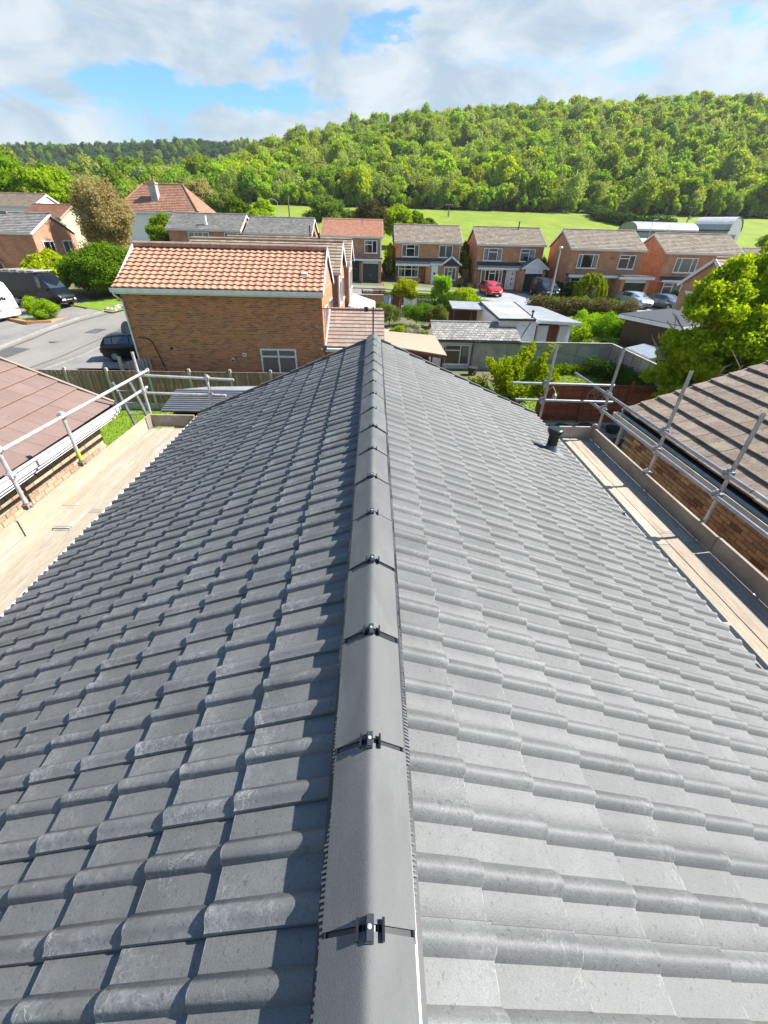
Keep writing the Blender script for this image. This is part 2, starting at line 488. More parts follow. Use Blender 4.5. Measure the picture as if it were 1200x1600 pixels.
def far_brick(name, c1, c2, mort, scale=1.0):
    """brick courses for walls too far away to pick the bricks apart"""
    m = bpy.data.materials.new(name); MATS[name] = m
    nt, N, L = nodes_of(m)
    out = N.new('ShaderNodeOutputMaterial'); b = N.new('ShaderNodeBsdfPrincipled')
    b.inputs['Roughness'].default_value = 0.9
    tc = N.new('ShaderNodeTexCoord')
    geo = N.new('ShaderNodeNewGeometry')
    sp = N.new('ShaderNodeSeparateXYZ'); L.new(tc.outputs['Object'], sp.inputs[0])
    ad = N.new('ShaderNodeMath'); ad.operation = 'ADD'
    L.new(sp.outputs[0], ad.inputs[0]); L.new(sp.outputs[1], ad.inputs[1])
    cb = N.new('ShaderNodeCombineXYZ'); L.new(ad.outputs[0], cb.inputs[0]); L.new(sp.outputs[2], cb.inputs[1])
    br = N.new('ShaderNodeTexBrick')
    br.inputs['Scale'].default_value = 1.0
    br.inputs['Brick Width'].default_value = 0.225; br.inputs['Row Height'].default_value = 0.075
    br.inputs['Mortar Size'].default_value = 0.009
    br.inputs['Color1'].default_value = (*c1, 1); br.inputs['Color2'].default_value = (*c2, 1); br.inputs['Mortar'].default_value = (*mort, 1)
    L.new(cb.outputs[0], br.inputs['Vector'])
    nz = N.new('ShaderNodeTexNoise'); nz.inputs['Scale'].default_value = 1.2; nz.inputs['Detail'].default_value = 7
    nz.inputs['Roughness'].default_value = 0.7
    L.new(tc.outputs['Object'], nz.inputs['Vector'])
    mr = N.new('ShaderNodeMapRange'); mr.inputs['From Min'].default_value = 0.3; mr.inputs['From Max'].default_value = 0.7
    mr.inputs['To Min'].default_value = 0.72; mr.inputs['To Max'].default_value = 1.2
    L.new(nz.outputs['Fac'], mr.inputs['Value'])
    hs = N.new('ShaderNodeHueSaturation'); L.new(mr.outputs[0], hs.inputs['Value']); L.new(br.outputs['Color'], hs.inputs['Color'])
    L.new(hs.outputs[0], b.inputs['Base Color'])
    L.new(b.outputs[0], out.inputs[0])
    return m
brick_far = far_brick('row_house_brick', (0.56, 0.23, 0.105), (0.40, 0.155, 0.07), (0.50, 0.36, 0.23))
brick_far2 = far_brick('pink_red_brick', (0.52, 0.215, 0.12), (0.40, 0.155, 0.085), (0.46, 0.33, 0.24))
render_white = mat('painted_render', (0.85, 0.86, 0.86), (0.78, 0.79, 0.79), scale=1.2, rough=0.8, bump=0.2, bscale=30, var=0)
grass_m = mat('lawn_grass', (0.18, 0.27, 0.014), (0.13, 0.21, 0.012), scale=1.6, rough=0.9, bump=0.8, bscale=40, var=0, stain=(0.21, 0.28, 0.04), stain_amt=0.6, stain_scale=6)
field_m = mat('meadow_grass', (0.19, 0.265, 0.006), (0.14, 0.205, 0.006), scale=0.09, rough=0.95, bump=0.5, bscale=3, var=0, stain=(0.24, 0.27, 0.03), stain_amt=0.9, stain_scale=0.3, stretch=(1, 0.5, 1))
asphalt = mat('asphalt', (0.25, 0.228, 0.20), (0.19, 0.175, 0.155), scale=0.45, rough=0.9, bump=0.3, bscale=60, var=0, stain=(0.28, 0.26, 0.235), stain_amt=0.8, stain_scale=0.5, stretch=(1, .35, 1))
pave_m = mat('pavement_tarmac', (0.25, 0.235, 0.22), (0.20, 0.19, 0.175), scale=0.5, rough=0.9, bump=0.2, bscale=50, var=0, stain=(0.14, 0.135, 0.13), stain_amt=0.6, stain_scale=0.6)
drive_m = mat('drive_paving', (0.33, 0.335, 0.345), (0.27, 0.275, 0.285), scale=1.0, rough=0.85, var=0)
kerb_m = mat('kerb_concrete', (0.34, 0.32, 0.28), (0.26, 0.24, 0.21), scale=3, rough=0.9, var=0.1)
soil_m = mat('garden_ground', (0.115, 0.13, 0.045), (0.16, 0.125, 0.085), scale=0.5, rough=0.95, bump=0.8, bscale=14, var=0, stain=(0.10, 0.17, 0.03), stain_amt=0.8, stain_scale=0.8)
hill_m = mat('woodland_floor', (0.05, 0.075, 0.02), (0.035, 0.045, 0.015), scale=0.2, rough=1, var=0)
concrete_m = mat('weathered_concrete', (0.42, 0.395, 0.34), (0.32, 0.30, 0.255), scale=1.5, rough=0.9, bump=0.3, bscale=30, var=0.08, stain=(0.17, 0.165, 0.13), stain_amt=0.6, stain_scale=1.6)
conc_post = mat('concrete_post', (0.46, 0.41, 0.345), (0.37, 0.33, 0.275), scale=5, rough=0.9, var=0.08)

# ------------------------------------------------------------------ ground and hills
def lerp(a, b, t): return a + (b - a) * t
def sstep(t): t = max(0.0, min(1.0, t)); return t*t*(3-2*t)
def G(x, y):
    xx = max(-60, min(80, x))
    k = .06 - (.0011*xx if xx < 0 else .0007*xx)
    k = max(k, 0.012)
    a = max(0.0, min(y, 80.0) - 27.0)
    g = k*a*min(1.0, a/6)
    if y > 80: g = lerp(g, 15.2, min(1.0, (y-80)/110.0))
    return g
def interp(tab, a):
    if a <= tab[0][0]: return tab[0][1]
    for (a0, v0), (a1, v1) in zip(tab, tab[1:]):
        if a <= a1: return lerp(v0, v1, (a-a0)/(a1-a0))
    return tab[-1][1]
CREST1 = [(-.9, 13), (-.56, 20), (-.40, 32), (-.30, 42), (-.18, 56), (-.10, 65), (-.03, 71), (.07, 75.5), (.24, 82.5), (.40, 88.5), (.58, 91.5), (.70, 94), (1.1, 100)]
CREST2 = [(-1.1, 80), (-.67, 78), (-.56, 81), (-.33, 88), (-.18, 91), (-.03, 96), (.2, 100), (1.0, 105)]
def H(x, y):
    if y <= 190: return G(x, y)
    a = x / y
    c1 = interp(CREST1, a)
    t = (y-190)/260.0
    h1 = lerp(15.2, c1, sstep(t)*.35 + min(1, t)*.65) if t < 1 else c1 - (y-450)*0.03
    h2 = lerp(12.0, interp(CREST2, a), sstep((y-440)/260.0)) if y > 440 else 0
    bump = 1.2*math.sin(x*.05+y*.02)*math.sin(y*.043-x*.017)*min(1, (y-190)/60)
    return max(h1, h2) + bump
def frange(a, b, s):
    out = []
    while a < b - 1e-6: out.append(a); a += s
    return out
XS = frange(-900, -200, 50) + frange(-200, -60, 10) + frange(-60, 60, 2) + frange(60, 200, 10) + frange(200, 901, 50)
def sheet(name, xs, ys, m, fn=H, dz=0.0, kind='structure', label=None):
    mb = MB(); nx = len(xs)
    vs = [(x, y, fn(x, y) + dz) for y in ys for x in xs]
    fs = [(j*nx+i, j*nx+i+1, (j+1)*nx+i+1, (j+1)*nx+i) for j in range(len(ys)-1) for i in range(nx-1)]
    mb.add(vs, fs)
    o = mb.build(name, m, smooth=True, angle=80)
    o['kind'] = kind
    if label: o['label'] = label
    return o
sheet('ground', XS, frange(-60, -10, 10) + frange(-10, 80, 2) + [80], soil_m, label='garden ground of grass and earth between the houses')
sheet('field', XS, frange(80, 190, 5) + [190], field_m, label='bright green meadow rising behind the houses')
sheet('hill', XS, frange(190, 500, 10) + frange(500, 1000, 20) + [1000], hill_m, label='wooded hillside ground')

def patch(name, poly, m, dz=0.02, step=1.0, label=None, kind='structure'):
    """a flat-lying surface that follows the ground: polygon given as x,y corners, clipped on a fine grid by bmesh"""
    import bmesh
    bm = bmesh.new()
    f = bm.faces.new([bm.verts.new((x, y, 0)) for x, y in poly])
    xs = [p[0] for p in poly]; ys = [p[1] for p in poly]
    def cuts(a, b, no):
        c = math.ceil(a/step)*step
        while c < b:
            geom = bm.verts[:] + bm.edges[:] + bm.faces[:]
            co = (c, 0, 0) if no[0] else (0, c, 0)
            bmesh.ops.bisect_plane(bm, geom=geom, plane_co=co, plane_no=no)
            c += step
    cuts(min(xs), max(xs), (1, 0, 0)); cuts(min(ys), max(ys), (0, 1, 0))
    for v in bm.verts: v.co.z = max(G(v.co.x, v.co.y), _gmesh(v.co.x, v.co.y)) + dz
    bmesh.ops.recalc_face_normals(bm, faces=bm.faces)
    for fc in bm.faces:
        if fc.normal.z < 0: fc.normal_flip()
    me = bpy.data.meshes.new(name); bm.to_mesh(me); bm.free()
    me.materials.append(m); me.shade_smooth()
    o = bpy.data.objects.new(name, me); COL.objects.link(o)
    return tag(o, label, kind=kind)
def _gmesh(x, y):
    if y >= 80 or y < -10 or abs(x) >= 60: return G(x, y)
    x0 = math.floor(x/2)*2; y0 = math.floor(y/2)*2
    u, v = (x-x0)/2, (y-y0)/2
    return lerp(lerp(G(x0, y0), G(x0+2, y0), u), lerp(G(x0, y0+2), G(x0+2, y0+2), u), v)

# road, running away up the slope on the left
def offset_line(pts, d):
    out = []
    for i, p in enumerate(pts):
        a = pts[max(0, i-1)]; b = pts[min(len(pts)-1, i+1)]
        t = Vector((b[0]-a[0], b[1]-a[1])).normalized()
        out.append((p[0] + t.y*d, p[1] - t.x*d))
    return out
road_c = [(-22.5, -20), (-22.3, 0), (-22.0, 14), (-21.9, 24), (-21.6, 30), (-21.0, 36), (-19.8, 43), (-17.6, 50), (-13.5, 56), (-8, 53.6)]
road_c = [(-23.5, -20), (-23.0, 0), (-22.6, 14), (-22.3, 24), (-21.8, 30), (-20.6, 36), (-18.2, 42), (-14.6, 47), (-9.0, 50.5), (0, 51.5), (9, 51.3)]
def strip(name, pts, d0, d1, m, dz, label):
    a = offset_line(pts, d0); b = offset_line(pts, d1)
    return patch(name, a + b[::-1], m, dz, label=label)
strip('road', road_c, -3.1, 3.1, asphalt, 0.030, 'pale worn asphalt road curving between the houses')
strip('pavement', road_c, 3.25, 5.0, pave_m, 0.10, 'tarmac footway on the right side of the road')
strip('pavement', road_c, -5.0, -3.25, pave_m, 0.10, 'tarmac footway on the left side of the road')
for s_ in (-1, 1):
    e = offset_line(road_c, s_*3.18)
    kb = MB()
    for i in range(len(e)-1):
        n = max(1, int((Vector(e[i+1])-Vector(e[i])).length/0.95))
        for k in range(n):
            p = [lerp(e[i][j], e[i+1][j], k/n) for j in (0, 1)]; q = [lerp(e[i][j], e[i+1][j], (k+.985)/n) for j in (0, 1)]
            kb.beam((*p, G(*p)+.05), (*q, G(*q)+.05), .13, .16, rnd=random.random())
    kb.build('kerb', kerb_m, kind='structure', label='concrete kerb along the ' + ('right' if s_ > 0 else 'left') + ' of the road')
tar_m = mat('tar_patch', (.12, .115, .11), (.09, .088, .085), scale=1.5, rough=.85, var=.2)
strip('road_patch', [(-24.9, 24), (-24.4, 30), (-23.2, 36), (-21, 41.5)], -.09, .09, tar_m, .045, 'dark tar joint running along the left half of the road')
strip('road_patch', [(-20.4, 22), (-19.9, 30), (-18.6, 36.2)], -.05, .05, tar_m, .045, 'thin tar joint along the right half of the road')
patch('road_patch', [(-24.6, 27.2), (-23.2, 27.0), (-22.9, 29.6), (-24.3, 29.9)], tar_m, .043, label='dark rectangular repair in the road')
patch('road_patch', [(-21.2, 33.0), (-20.3, 33.0), (-20.1, 34.1), (-21.0, 34.2)], tar_m, .043, label='small dark repair near the middle of the road')
for cx_, cy_, lab_ in ((-22.3, 31.2, 'round manhole cover in the middle of the road'), (-19.9, 38.0, 'round manhole cover farther up the road')):
    mh = MB(); mh.lathe((cx_, cy_, G(cx_, cy_)+.038), [(.32, 0), (.32, .012), (.27, .013), (.26, .009)], 20); tag(mh.build('manhole_cover', tar_m), lab_, 'manhole cover')
patch('driveway', [(-41, 37.0), (-27.5, 35.2), (-25.2, 35.0), (-24.9, 38.2), (-24.6, 42.0), (-30, 46.5), (-41, 46)], asphalt, 0.045, label='asphalt forecourt where the van stands')
patch('driveway', [(-40, 27), (-27.4, 27), (-25.6, 34.9), (-40, 36.9)], asphalt, 0.05, label='asphalt parking area under the motorhome')
patch('driveway', [(-17.4, 25.2), (-11.3, 25.4), (-11.3, 31), (-16.4, 31)], pave_m, 0.12, label='driveway beside the orange-roofed brick house')
patch('lawn', [(-21.5, 7.2), (-5.4, 7.2), (-3.5, 8), (-3.5, 18.9), (-21.5, 18.9)], grass_m, 0.02, label='bright lawn behind the pink-roofed bungalow')
patch('lawn', [(7.6, 18.6), (14.5, 18.6), (14.5, 26.6), (7.6, 26.6)], grass_m, 0.02, label='lawn inside the concrete panel walls')
patch('patio', [(3.2, 7.8), (13, 9.5), (12.5, 17.4), (3.2, 17.4)], concrete_m, 0.03, label='weathered stone patio behind the brown-roofed bungalow')
patch('driveway', [(11.6, 45.5), (20.6, 45.5), (20.6, 51.5), (18.2, 56), (12.0, 56)], drive_m, 0.04, label='pale paved drive under the red car')
patch('driveway', [(20.9, 45.2), (38.5, 45.2), (38.5, 53.5), (26.5, 53.5), (24.9, 49.6), (20.9, 49.0)], drive_m, 0.045, label='pale paved drive under the silver cars')
patch('lawn', [(1.2, 48.6), (10.8, 48.2), (10.6, 56), (1.2, 59)], grass_m, 0.035, label='small front lawn of the grey-roofed house')
patch('lawn', [(20.8, 49.2), (24.7, 49.8), (26.2, 53.4), (20.8, 53.4)], grass_m, 0.04, label='small front lawn around the weeping willow')
patch('lawn', [(-26.2, 40.5), (-21.8, 38.6), (-20.2, 42.5), (-24.5, 44.5)], grass_m, 0.13, label='grass verge beside the black van')
patch('patio', [(-1.8, 26.5), (3.2, 26.5), (3.2, 37), (-1.8, 37)], concrete_m, 0.03, label='pale garden paving behind the annexe')

# ------------------------------------------------------------------ our roof
PITCH_T = 0.425
pc = 1/math.sqrt(1+PITCH_T**2); ps = PITCH_T*pc
APEX = 5.518; LW, RW = 3.2, 3.07; Y0, Y1 = -1.92, 7.53
house = thing('grey_tiled_house', 'house under the camera with a new slate-grey interlocking tile roof and ridge', 'house', (0, 3, 0))
wb = MB()
wb.box((-2.95, Y0+.1, 0), (2.8, Y1-.12, 4.10))
wb.prism([(-2.95, Y1-.12, 4.10), (2.8, Y1-.12, 4.10), (0, Y1-.12, APEX-.10)], (0, -(Y1-Y0-.2), 0))
wb.build('wall', brick_red, house, world=True)
ub = MB()
ub.prism([(-LW+.03, Y0, APEX-.055-LW*PITCH_T), (0, Y0, APEX-.045), (RW-.03, Y0, APEX-.055-RW*PITCH_T), (RW-.03, Y0, APEX-.09-RW*PITCH_T), (0, Y0, APEX-.09), (-LW+.03, Y0, APEX-.09-LW*PITCH_T)], (0, Y1-Y0-.01, 0))
ub.build('underlay', black_plastic, house, world=True)
# interlocking double roman tile: two rolls, two pans; the free roll edge laps the neighbour
def roman_profile():
    pts = []
    def roll(c, hw, h, n=7):
        r = []
        for i in range(n+1):
            t = -1 + 2*i/n
            r.append((c + t*hw, h*(math.cos(t*math.pi/2)**0.8 if abs(t) < 1 else 0)))
        return r
    pts += [(-.004, -.003), (.005, -.003), (.009, 0.0), (.066, 0.0)]
    pts += roll(.112, .035, .028)
    pts += [(.154, 0.0), (.220, 0.0)]
    pts += roll(.263, .036, .029)[:-1]
    pts += [(.3005, .013), (.303, .009)]
    return pts
def tile_mesh(prof, name, m, L=.405, th=.014, tilt=.033, nose=.004):
    mb = MB(); n = len(prof)
    rows = [(0.0, -.005, 1), (nose, 0, 1), (L, 0, 1)]
    vs = []
    for v, dz, _ in rows:
        for u, h in prof: vs.append((u, v, h + dz + tilt*(1 - v/L) + th))
    for u, h in prof: vs.append((u, 0.002, h + tilt - .006))
    for u, h in prof: vs.append((u, L, h))
    fs = []
    for r in range(2):
        for i in range(n-1): fs.append((r*n+i, r*n+i+1, (r+1)*n+i+1, (r+1)*n+i))
    b = 3*n
    for i in range(n-1):
        fs.append((b+i, b+i+1, i+1, i))
        fs.append((b+i+1, b+i, b+n+i, b+n+i+1))
    fs.append((0, n, 2*n, b+n, b)); fs.append((n-1, b+n-1, b+2*n-1, 3*n-1, 2*n-1))
    mb.add(vs, fs)
    return mb.mesh(name, m, smooth=True, angle=42)
tm = tile_mesh(roman_profile(), 'roof_tile', tile_grey)
tm2 = tile_mesh(roman_profile(), 'roof_tile', tile_clean)
def frame(origin, u, v):
    u = Vector(u).normalized(); v = Vector(v).normalized(); n = u.cross(v)
    M4 = Matrix((( u.x, v.x, n.x, origin[0]), (u.y, v.y, n.y, origin[1]), (u.z, v.z, n.z, origin[2]), (0, 0, 0, 1)))
    return M4
ncol = int(round((Y1-Y0)/.30))
mats_t = []
rj = random.Random(3)
for side in (-1, 1):
    hw = LW if side < 0 else RW
    gauge = .275/pc
    e = (side*hw, 0, APEX - hw*PITCH_T - .045)
    u = (0, -1, 0) if side < 0 else (0, 1, 0)
    v = (pc, 0, ps) if side < 0 else (-pc, 0, ps)
    for k in range(11):
        for c in range(ncol):
            y = (Y1 - c*.30 - .003) if side < 0 else (Y1 - (c+1)*.30 - .003)
            M4 = frame((e[0], y, e[2]), u, v) @ Matrix.Translation((rj.uniform(-.0012, .0012), k*gauge + rj.uniform(-.003, .003), rj.uniform(-.001, .0025))) @ Matrix.Rotation(rj.uniform(-.004, .004), 4, 'Z') @ Matrix.Rotation(rj.uniform(-.006, .006), 4, 'Y')
            mats_t.append(M4)
half = len(mats_t)//2
allk = sorted(range(len(mats_t)), key=lambda i: (not visible(mats_t[i].translation), (mats_t[i].translation - CAMLOC).length))[:298]
nl_ = sum(1 for i in allk if i < half)
pieces('roof_tile', tm, house, mats_t[:half], limit=nl_, stuff_name='far_roof_tiles')
pieces('roof_tile', tm2, house, mats_t[half:], limit=298-nl_, stuff_name='far_roof_tiles')
# ridge: ventilating strip, angled ridge tiles, dry-fix straps with clamps
def ridge_prof(y, k=1.0, dz=0.0):
    P_ = []
    for x, z in ((-.131, -.0765), (-.124, -.072), (-.032, -.0140), (-.020, -.0068), (-.010, -.0018), (0, 0), (.010, -.0018), (.020, -.0068), (.032, -.0140), (.118, -.068), (.125, -.073)):
        P_.append((x*k*.93, y, 5.602 + z*k*.95 + dz))
    return P_
ridge_m = mat('ridge_tile_concrete', (0.124, 0.128, 0.125), (0.104, 0.108, 0.105), scale=3.0, rough=0.7, bump=0.3, bscale=190, var=0.08,
              stain=(0.17, 0.175, 0.172), stain_amt=0.6, stain_scale=2.0, speck=(0.07, .075, .08), speck_amt=0.7, speck_scale=140, stretch=(3, 1, 3))
def ridge_tile(y0, y1):
    mb = MB()
    a = ridge_prof(y0, 1.0); b = ridge_prof(y1, 1.0); a2 = ridge_prof(y0, .93, -.013); b2 = ridge_prof(y1, .93, -.013)
    a0 = ridge_prof(y0+.006, 1.012, .0015)
    n = len(a)
    vs = a + b + a2 + b2
    fs = [(i, i+1, n+i+1, n+i) for i in range(n-1)] + [(2*n+i+1, 2*n+i, 3*n+i, 3*n+i+1) for i in range(n-1)]
    fs += [(i+1, i, 2*n+i, 2*n+i+1) for i in range(n-1)] + [(n+i, n+i+1, 3*n+i+1, 3*n+i) for i in range(n-1)]
    fs += [(0, n, 3*n, 2*n), (n-1, 3*n-1, 4*n-1, 2*n-1)][::1]
    mb.add(vs, fs)
    return mb
clamp_m = plain('dark_clamp', (.035, .038, .042), .4)
joints = []
y = Y1 + .015
RL = .4542
while y > Y0 - .3:
    y0 = y - RL
    rt = ridge_tile(y0+.010, y-.010).build('ridge_tile', ridge_m, house, world=True, smooth=True, angle=30)
    rt.location = (rj.uniform(-.0035, .0035), 0, rj.uniform(-.001, .004)); rt.rotation_euler = (rj.uniform(-.001, .001), 0, rj.uniform(-.0012, .0012))
    # strap under the joint
    st = MB()
    a = ridge_prof(y0-.014, .985, -.006); b = ridge_prof(y0+.014, .985, -.006); n = len(a)
    st.add(a + b, [(i, i+1, n+i+1, n+i) for i in range(n-1)])
    for i in (1, 2, 3, 7, 8, 9):        # small open ladder cells of the strap
        p = Vector(a[i])*.5 + Vector(b[i])*.5
        st.obox(p + Vector((0, 0, .004)), (.002, 0, 0), (0, .010, 0), (0, 0, .003))
    for sx in (-.032, .032):
        z = 5.602 - .0055 + .006
        st.obox((sx, y0, z-.002), (.0032, 0, 0), (0, .021, 0), (0, 0, .008))
    sp = st.build('ridge_strap', black_plastic, rt, world=True)
    cl = MB()
    cl.obox((-.002, y0, 5.608), (.0105, 0, 0), (0, .026, 0), (0, 0, .005))
    cl.obox((-.002, y0, 5.6145), (.007, 0, 0), (0, .023, 0), (0, 0, .003))
    cl.build('ridge_clamp', clamp_m, rt, world=True)
    sc = MB(); sc.lathe((-.002, y0+.002, 5.6170), [(.0055, 0), (.0055, .003), (.002, .004)], 10)
    sc.build('screw', galv_light, rt, world=True, smooth=True)
    y = y0
pleat_m = plain('pleated_strip', (0.24, 0.26, 0.28), 0.35, metal=0.5)
for side in (-1, 1):
    mb = MB(); step = .0125; n = int((Y1-Y0)/step)
    for i in range(n):
        yy = Y0 + i*step; ext = .129 + .005*math.sin(i*.21) + .004*math.sin(i*.057+side) + rj.uniform(-.003, .003)
        zi = APEX - .108*PITCH_T + .036; zo = APEX - ext*PITCH_T + .018 + rj.uniform(-.002, .003)
        mb.beam((side*.108, yy, zi), (side*ext, yy, zo), .0060, .008)
    mb.build('ridge_vent_strip', pleat_m, house, world=True, kind='stuff')
    vb = MB(); vb.obox((side*.122, (Y0+Y1)/2, APEX-.122*PITCH_T+.020), (.015, 0, -side*.0085), (0, (Y1-Y0)/2, 0), (0, 0, .0035))
    vb.build('vent_backing', black_plastic, house, world=True)
    fb = MB()
    fb.obox((side*.100, (Y0+Y1)/2, APEX-.0425+.030), (.022, 0, -side*.0093), (0, (Y1-Y0)/2, 0), (0, 0, .006))
    fb.build('ridge_roll', black_plastic, house, world=True)
cap = MB(); cap.prism([(x, Y1+.018, z) for x, _, z in ridge_prof(0, 1.03, .002)] , (0, .012, 0)); cap.build('ridge_end_cap', black_plastic, house, world=True)
# verges, fascias, gutter on the left
for side in (-1, 1):
    hw = LW if side < 0 else RW
    for k in range(11):
        g = hw/11.0
        x0 = side*(hw - k*g); x1 = side*(hw - (k+1)*g + .0)
        z0 = APEX - abs(x0)*PITCH_T; z1 = APEX - abs(x1)*PITCH_T
        vb = MB(); vb.beam((x0, Y1+.03, z0-.005), (x1, Y1+.03, z1-.018), .05, .11)
        vb.build('verge_unit', ridge_m, house, world=True)
    fb = MB(); fb.box((side*(hw-.09)-.012, Y0, APEX-hw*PITCH_T-.24), (side*(hw-.09)+.012, Y1, APEX-hw*PITCH_T-.075))
    fb.build('fascia', white, house, world=True)
    ez = APEX-hw*PITCH_T
    gm = upvc if side < 0 else black_plastic
    gb = MB(); prof = [(-.055, 0), (-.045, -.05), (0, -.075), (.045, -.05), (.055, 0)]
    cx = side*(hw + (.040 if side < 0 else -.005))
    for (xa, za), (xb, zb) in zip(prof[:-1], prof[1:]):
        gb.add([(cx+xa, Y0, ez-.052+za), (cx+xb, Y0, ez-.052+zb), (cx+xb, Y1, ez-.052+zb), (cx+xa, Y1, ez-.052+za)], [(0, 1, 2, 3)])
    for xx in (-.055, .055): gb.box((cx+xx-.004, Y0, ez-.056), (cx+xx+.004, Y1, ez-.046))
    gb.build('gutter', gm, house, world=True)
# soil vent pipe through the right slope
vx_, vy_ = 2.60, 5.52
vz_ = APEX - vx_*PITCH_T
vp = MB(); vp.lathe((vx_, vy_, vz_-.1), [(.072, 0), (.072, .36)], 20)
vpo = vp.build('vent_pipe', black_plastic, house, world=True, smooth=True, label='black soil vent pipe with a flat cap')
cp = MB(); cp.lathe((vx_, vy_, vz_+.255), [(.080, 0), (.088, .01), (.088, .04), (.110, .046), (.112, .082), (.095, .098), (.03, .102)], 20)
cp.build('vent_cap', black_plastic, vpo, world=True, smooth=True)
fl = MB(); fl.lathe((vx_, vy_, vz_-.06), [(.098, 0), (.088, .10), (.078, .16)], 20)
fl.build('vent_collar', plain('grey_collar', (.16, .19, .22), .35, noise=.2), vpo, world=True, smooth=True)
fl = MB(); fl.obox((vx_+.07, vy_-.02, vz_+.018-.07*PITCH_T), (pc*.13, 0, -ps*.13), (0, .12, 0), (ps*.006, 0, pc*.006))
fl.build('flashing_plate', mat('flashing', (.22, .23, .235), (.18, .19, .195), rough=.5, var=0), vpo, world=True)
# litter on the tiles
# ------------------------------------------------------------------ tv aerial on the far gable
ta = thing('tv_aerial', 'thin black television aerial on a short mast at the far end of the ridge', 'aerial', (-.01, 7.64, 5.5))
t = MB(); t.tube((-.01, 7.64, 4.9), (-.01, 7.64, 6.0), .012, 8); t.build('mast', plain('aerial_black', (.03, .03, .035), .5), ta, world=True)
t = MB(); t.tube((-.92, 7.66, 5.955), (.23, 7.66, 5.94), .006, 6); t.build('boom', MATS['aerial_black'], ta, world=True)
for i in range(19):
    x = -.90 + i*.062
    t = MB(); t.tube((x, 7.66, 5.90), (x, 7.66, 6.0), .0025, 5); t.build('element', MATS['aerial_black'], ta, world=True)
t = MB(); t.obox((-.13, 7.66, 5.955), (.03, 0, .0), (0, .02, 0), (0, 0, .035)); t.build('junction_box', MATS['aerial_black'], ta, world=True)

# ------------------------------------------------------------------ scaffolds
def coupler(mb, p, r=.042):
    p = Vector(p)
    mb.obox(p, (r, 0, 0), (0, r*1.1, 0), (0, 0, r*.9))
    mb.tube(p + Vector((0, 0, -r*1.5)), p + Vector((0, 0, r*1.5)), r*.85, 8)
    mb.tube(p + Vector((-r*1.9, 0, 0)), p + Vector((r*1.9, 0, 0)), .012, 6)
TR = .0242
def scaffold(name, label, standards, rails, boards, toes, transoms, loc, tm_, sm_):
    t = thing(name, label, 'scaffold', loc)
    for x, y_, z0, z1 in standards:
        mb = MB(); mb.tube((x, y_, z0), (x + (.01 if z1 > 5 else 0), y_, z1), TR, 14)
        s = mb.build('standard', sm_, t, world=True, smooth=True)
        inn = MB(); inn.tube((x + (.01 if z1 > 5 else 0), y_, z1-.001), (x + (.01 if z1 > 5 else 0), y_, z1+.001), TR*.8, 12); inn.build('pipe_bore', dark_room, s, world=True)
    for p, q in rails:
        mb = MB(); mb.tube(p, q, TR, 14); mb.build('guard_rail', tm_, t, world=True, smooth=True)
    for p, q in transoms:
        mb = MB(); mb.tube(p, q, TR, 10); mb.build('transom', tm_, t, world=True, smooth=True)
    for (x0, y0, x1, y1, z, m, th) in boards:
        mb = MB(); mb.box((x0, y0, z-th), (x1, y1, z))
        b = mb.build('scaffold_board', m, t, world=True)
        hb = MB()
        for ye in (y0+.03, y1-.03): hb.box((x0-.001, ye-.007, z-th-.001), (x1+.001, ye+.007, z+.0012))
        hb.build('end_bands', galv, b, world=True, kind='stuff')
    for p, q, h, m in toes:
        mb = MB(); mb.beam(p, q, .038, h); mb.build('toe_board', m, t, world=True)
    return t
DZ = 3.77
rb = []
lanes = [(3.32, 3.545, wood_deck), (3.575, 3.80, wood_deck), (3.825, 4.045, wood_blotchy), (4.05, 4.235, wood_blotchy)]
edges = [(-1.9, .28), (.30, 4.12), (4.14, 7.48)]
for i, (a, b, m) in enumerate(lanes):
    for k, (ya, yb) in enumerate(edges):
        sh = (-.35, 0, .25, .05)[i]
        ya2 = ya + (sh if k else 0); yb2 = yb + (sh if k < 2 else 0)
        rb.append((a + rj.uniform(-.006, .006), ya2-.007, b + rj.uniform(-.006, .006), yb2+.007, DZ + rj.uniform(0, .012) + (.0 if i < 2 else -.004), m, .038))
X4 = 4.305
wood_toe = mat('toe_board_wood', (0.34, 0.29, 0.225), (0.22, 0.175, 0.13), scale=4, rough=.9, bump=.3, bscale=26, var=.12, stretch=(1, .6, 1), stain=(.42, .36, .28), stain_amt=.6, stain_scale=2)
sr = scaffold('scaffold', 'galvanised tube scaffold with narrow board deck along the right eaves', 
    [(X4, 7.44, 0, 5.46), (X4, 5.67, 0, 5.55), (X4, 4.34, 0, 5.45), (X4, 2.2, 0, 5.45), (X4, .1, 0, 5.45), (3.25, 7.72, 0, 5.44)],
    [((X4-.05, -1.8, 4.70), (X4-.05, 3.9, 4.695)), ((X4-.05, 3.92, 4.69), (X4-.05, 8.83, 4.66)), ((X4-.05, -1.8, 4.40), (X4-.05, 2.9, 4.395)), ((X4-.05, 2.95, 4.39), (X4-.05, 7.9, 4.365)),
     ((2.6, 7.77, 4.745), (4.55, 7.77, 4.72)), ((2.72, 7.77, 4.43), (4.62, 7.77, 4.40))],
    rb, [((4.262, -1.9, 3.885), (4.262, 3.98, 3.885), .225, wood_toe), ((4.255, 4.0, 3.88), (4.255, 7.55, 3.885), .225, wood_toe), ((3.45, 7.52, 3.885), (4.235, 7.52, 3.885), .22, wood_deck)],
    [((3.0, y_, 3.70), (4.42, y_, 3.70)) for y_ in (-.8, .6, 2.2, 3.3, 4.3, 5.6, 7.2)] + [((X4+.05, -1.9, 3.65), (X4+.05, 7.7, 3.65)), ((3.25, -1.9, 3.65), (3.25, 7.8, 3.65))],
    (4.0, 3, 0), galv, galv)
mb = MB()
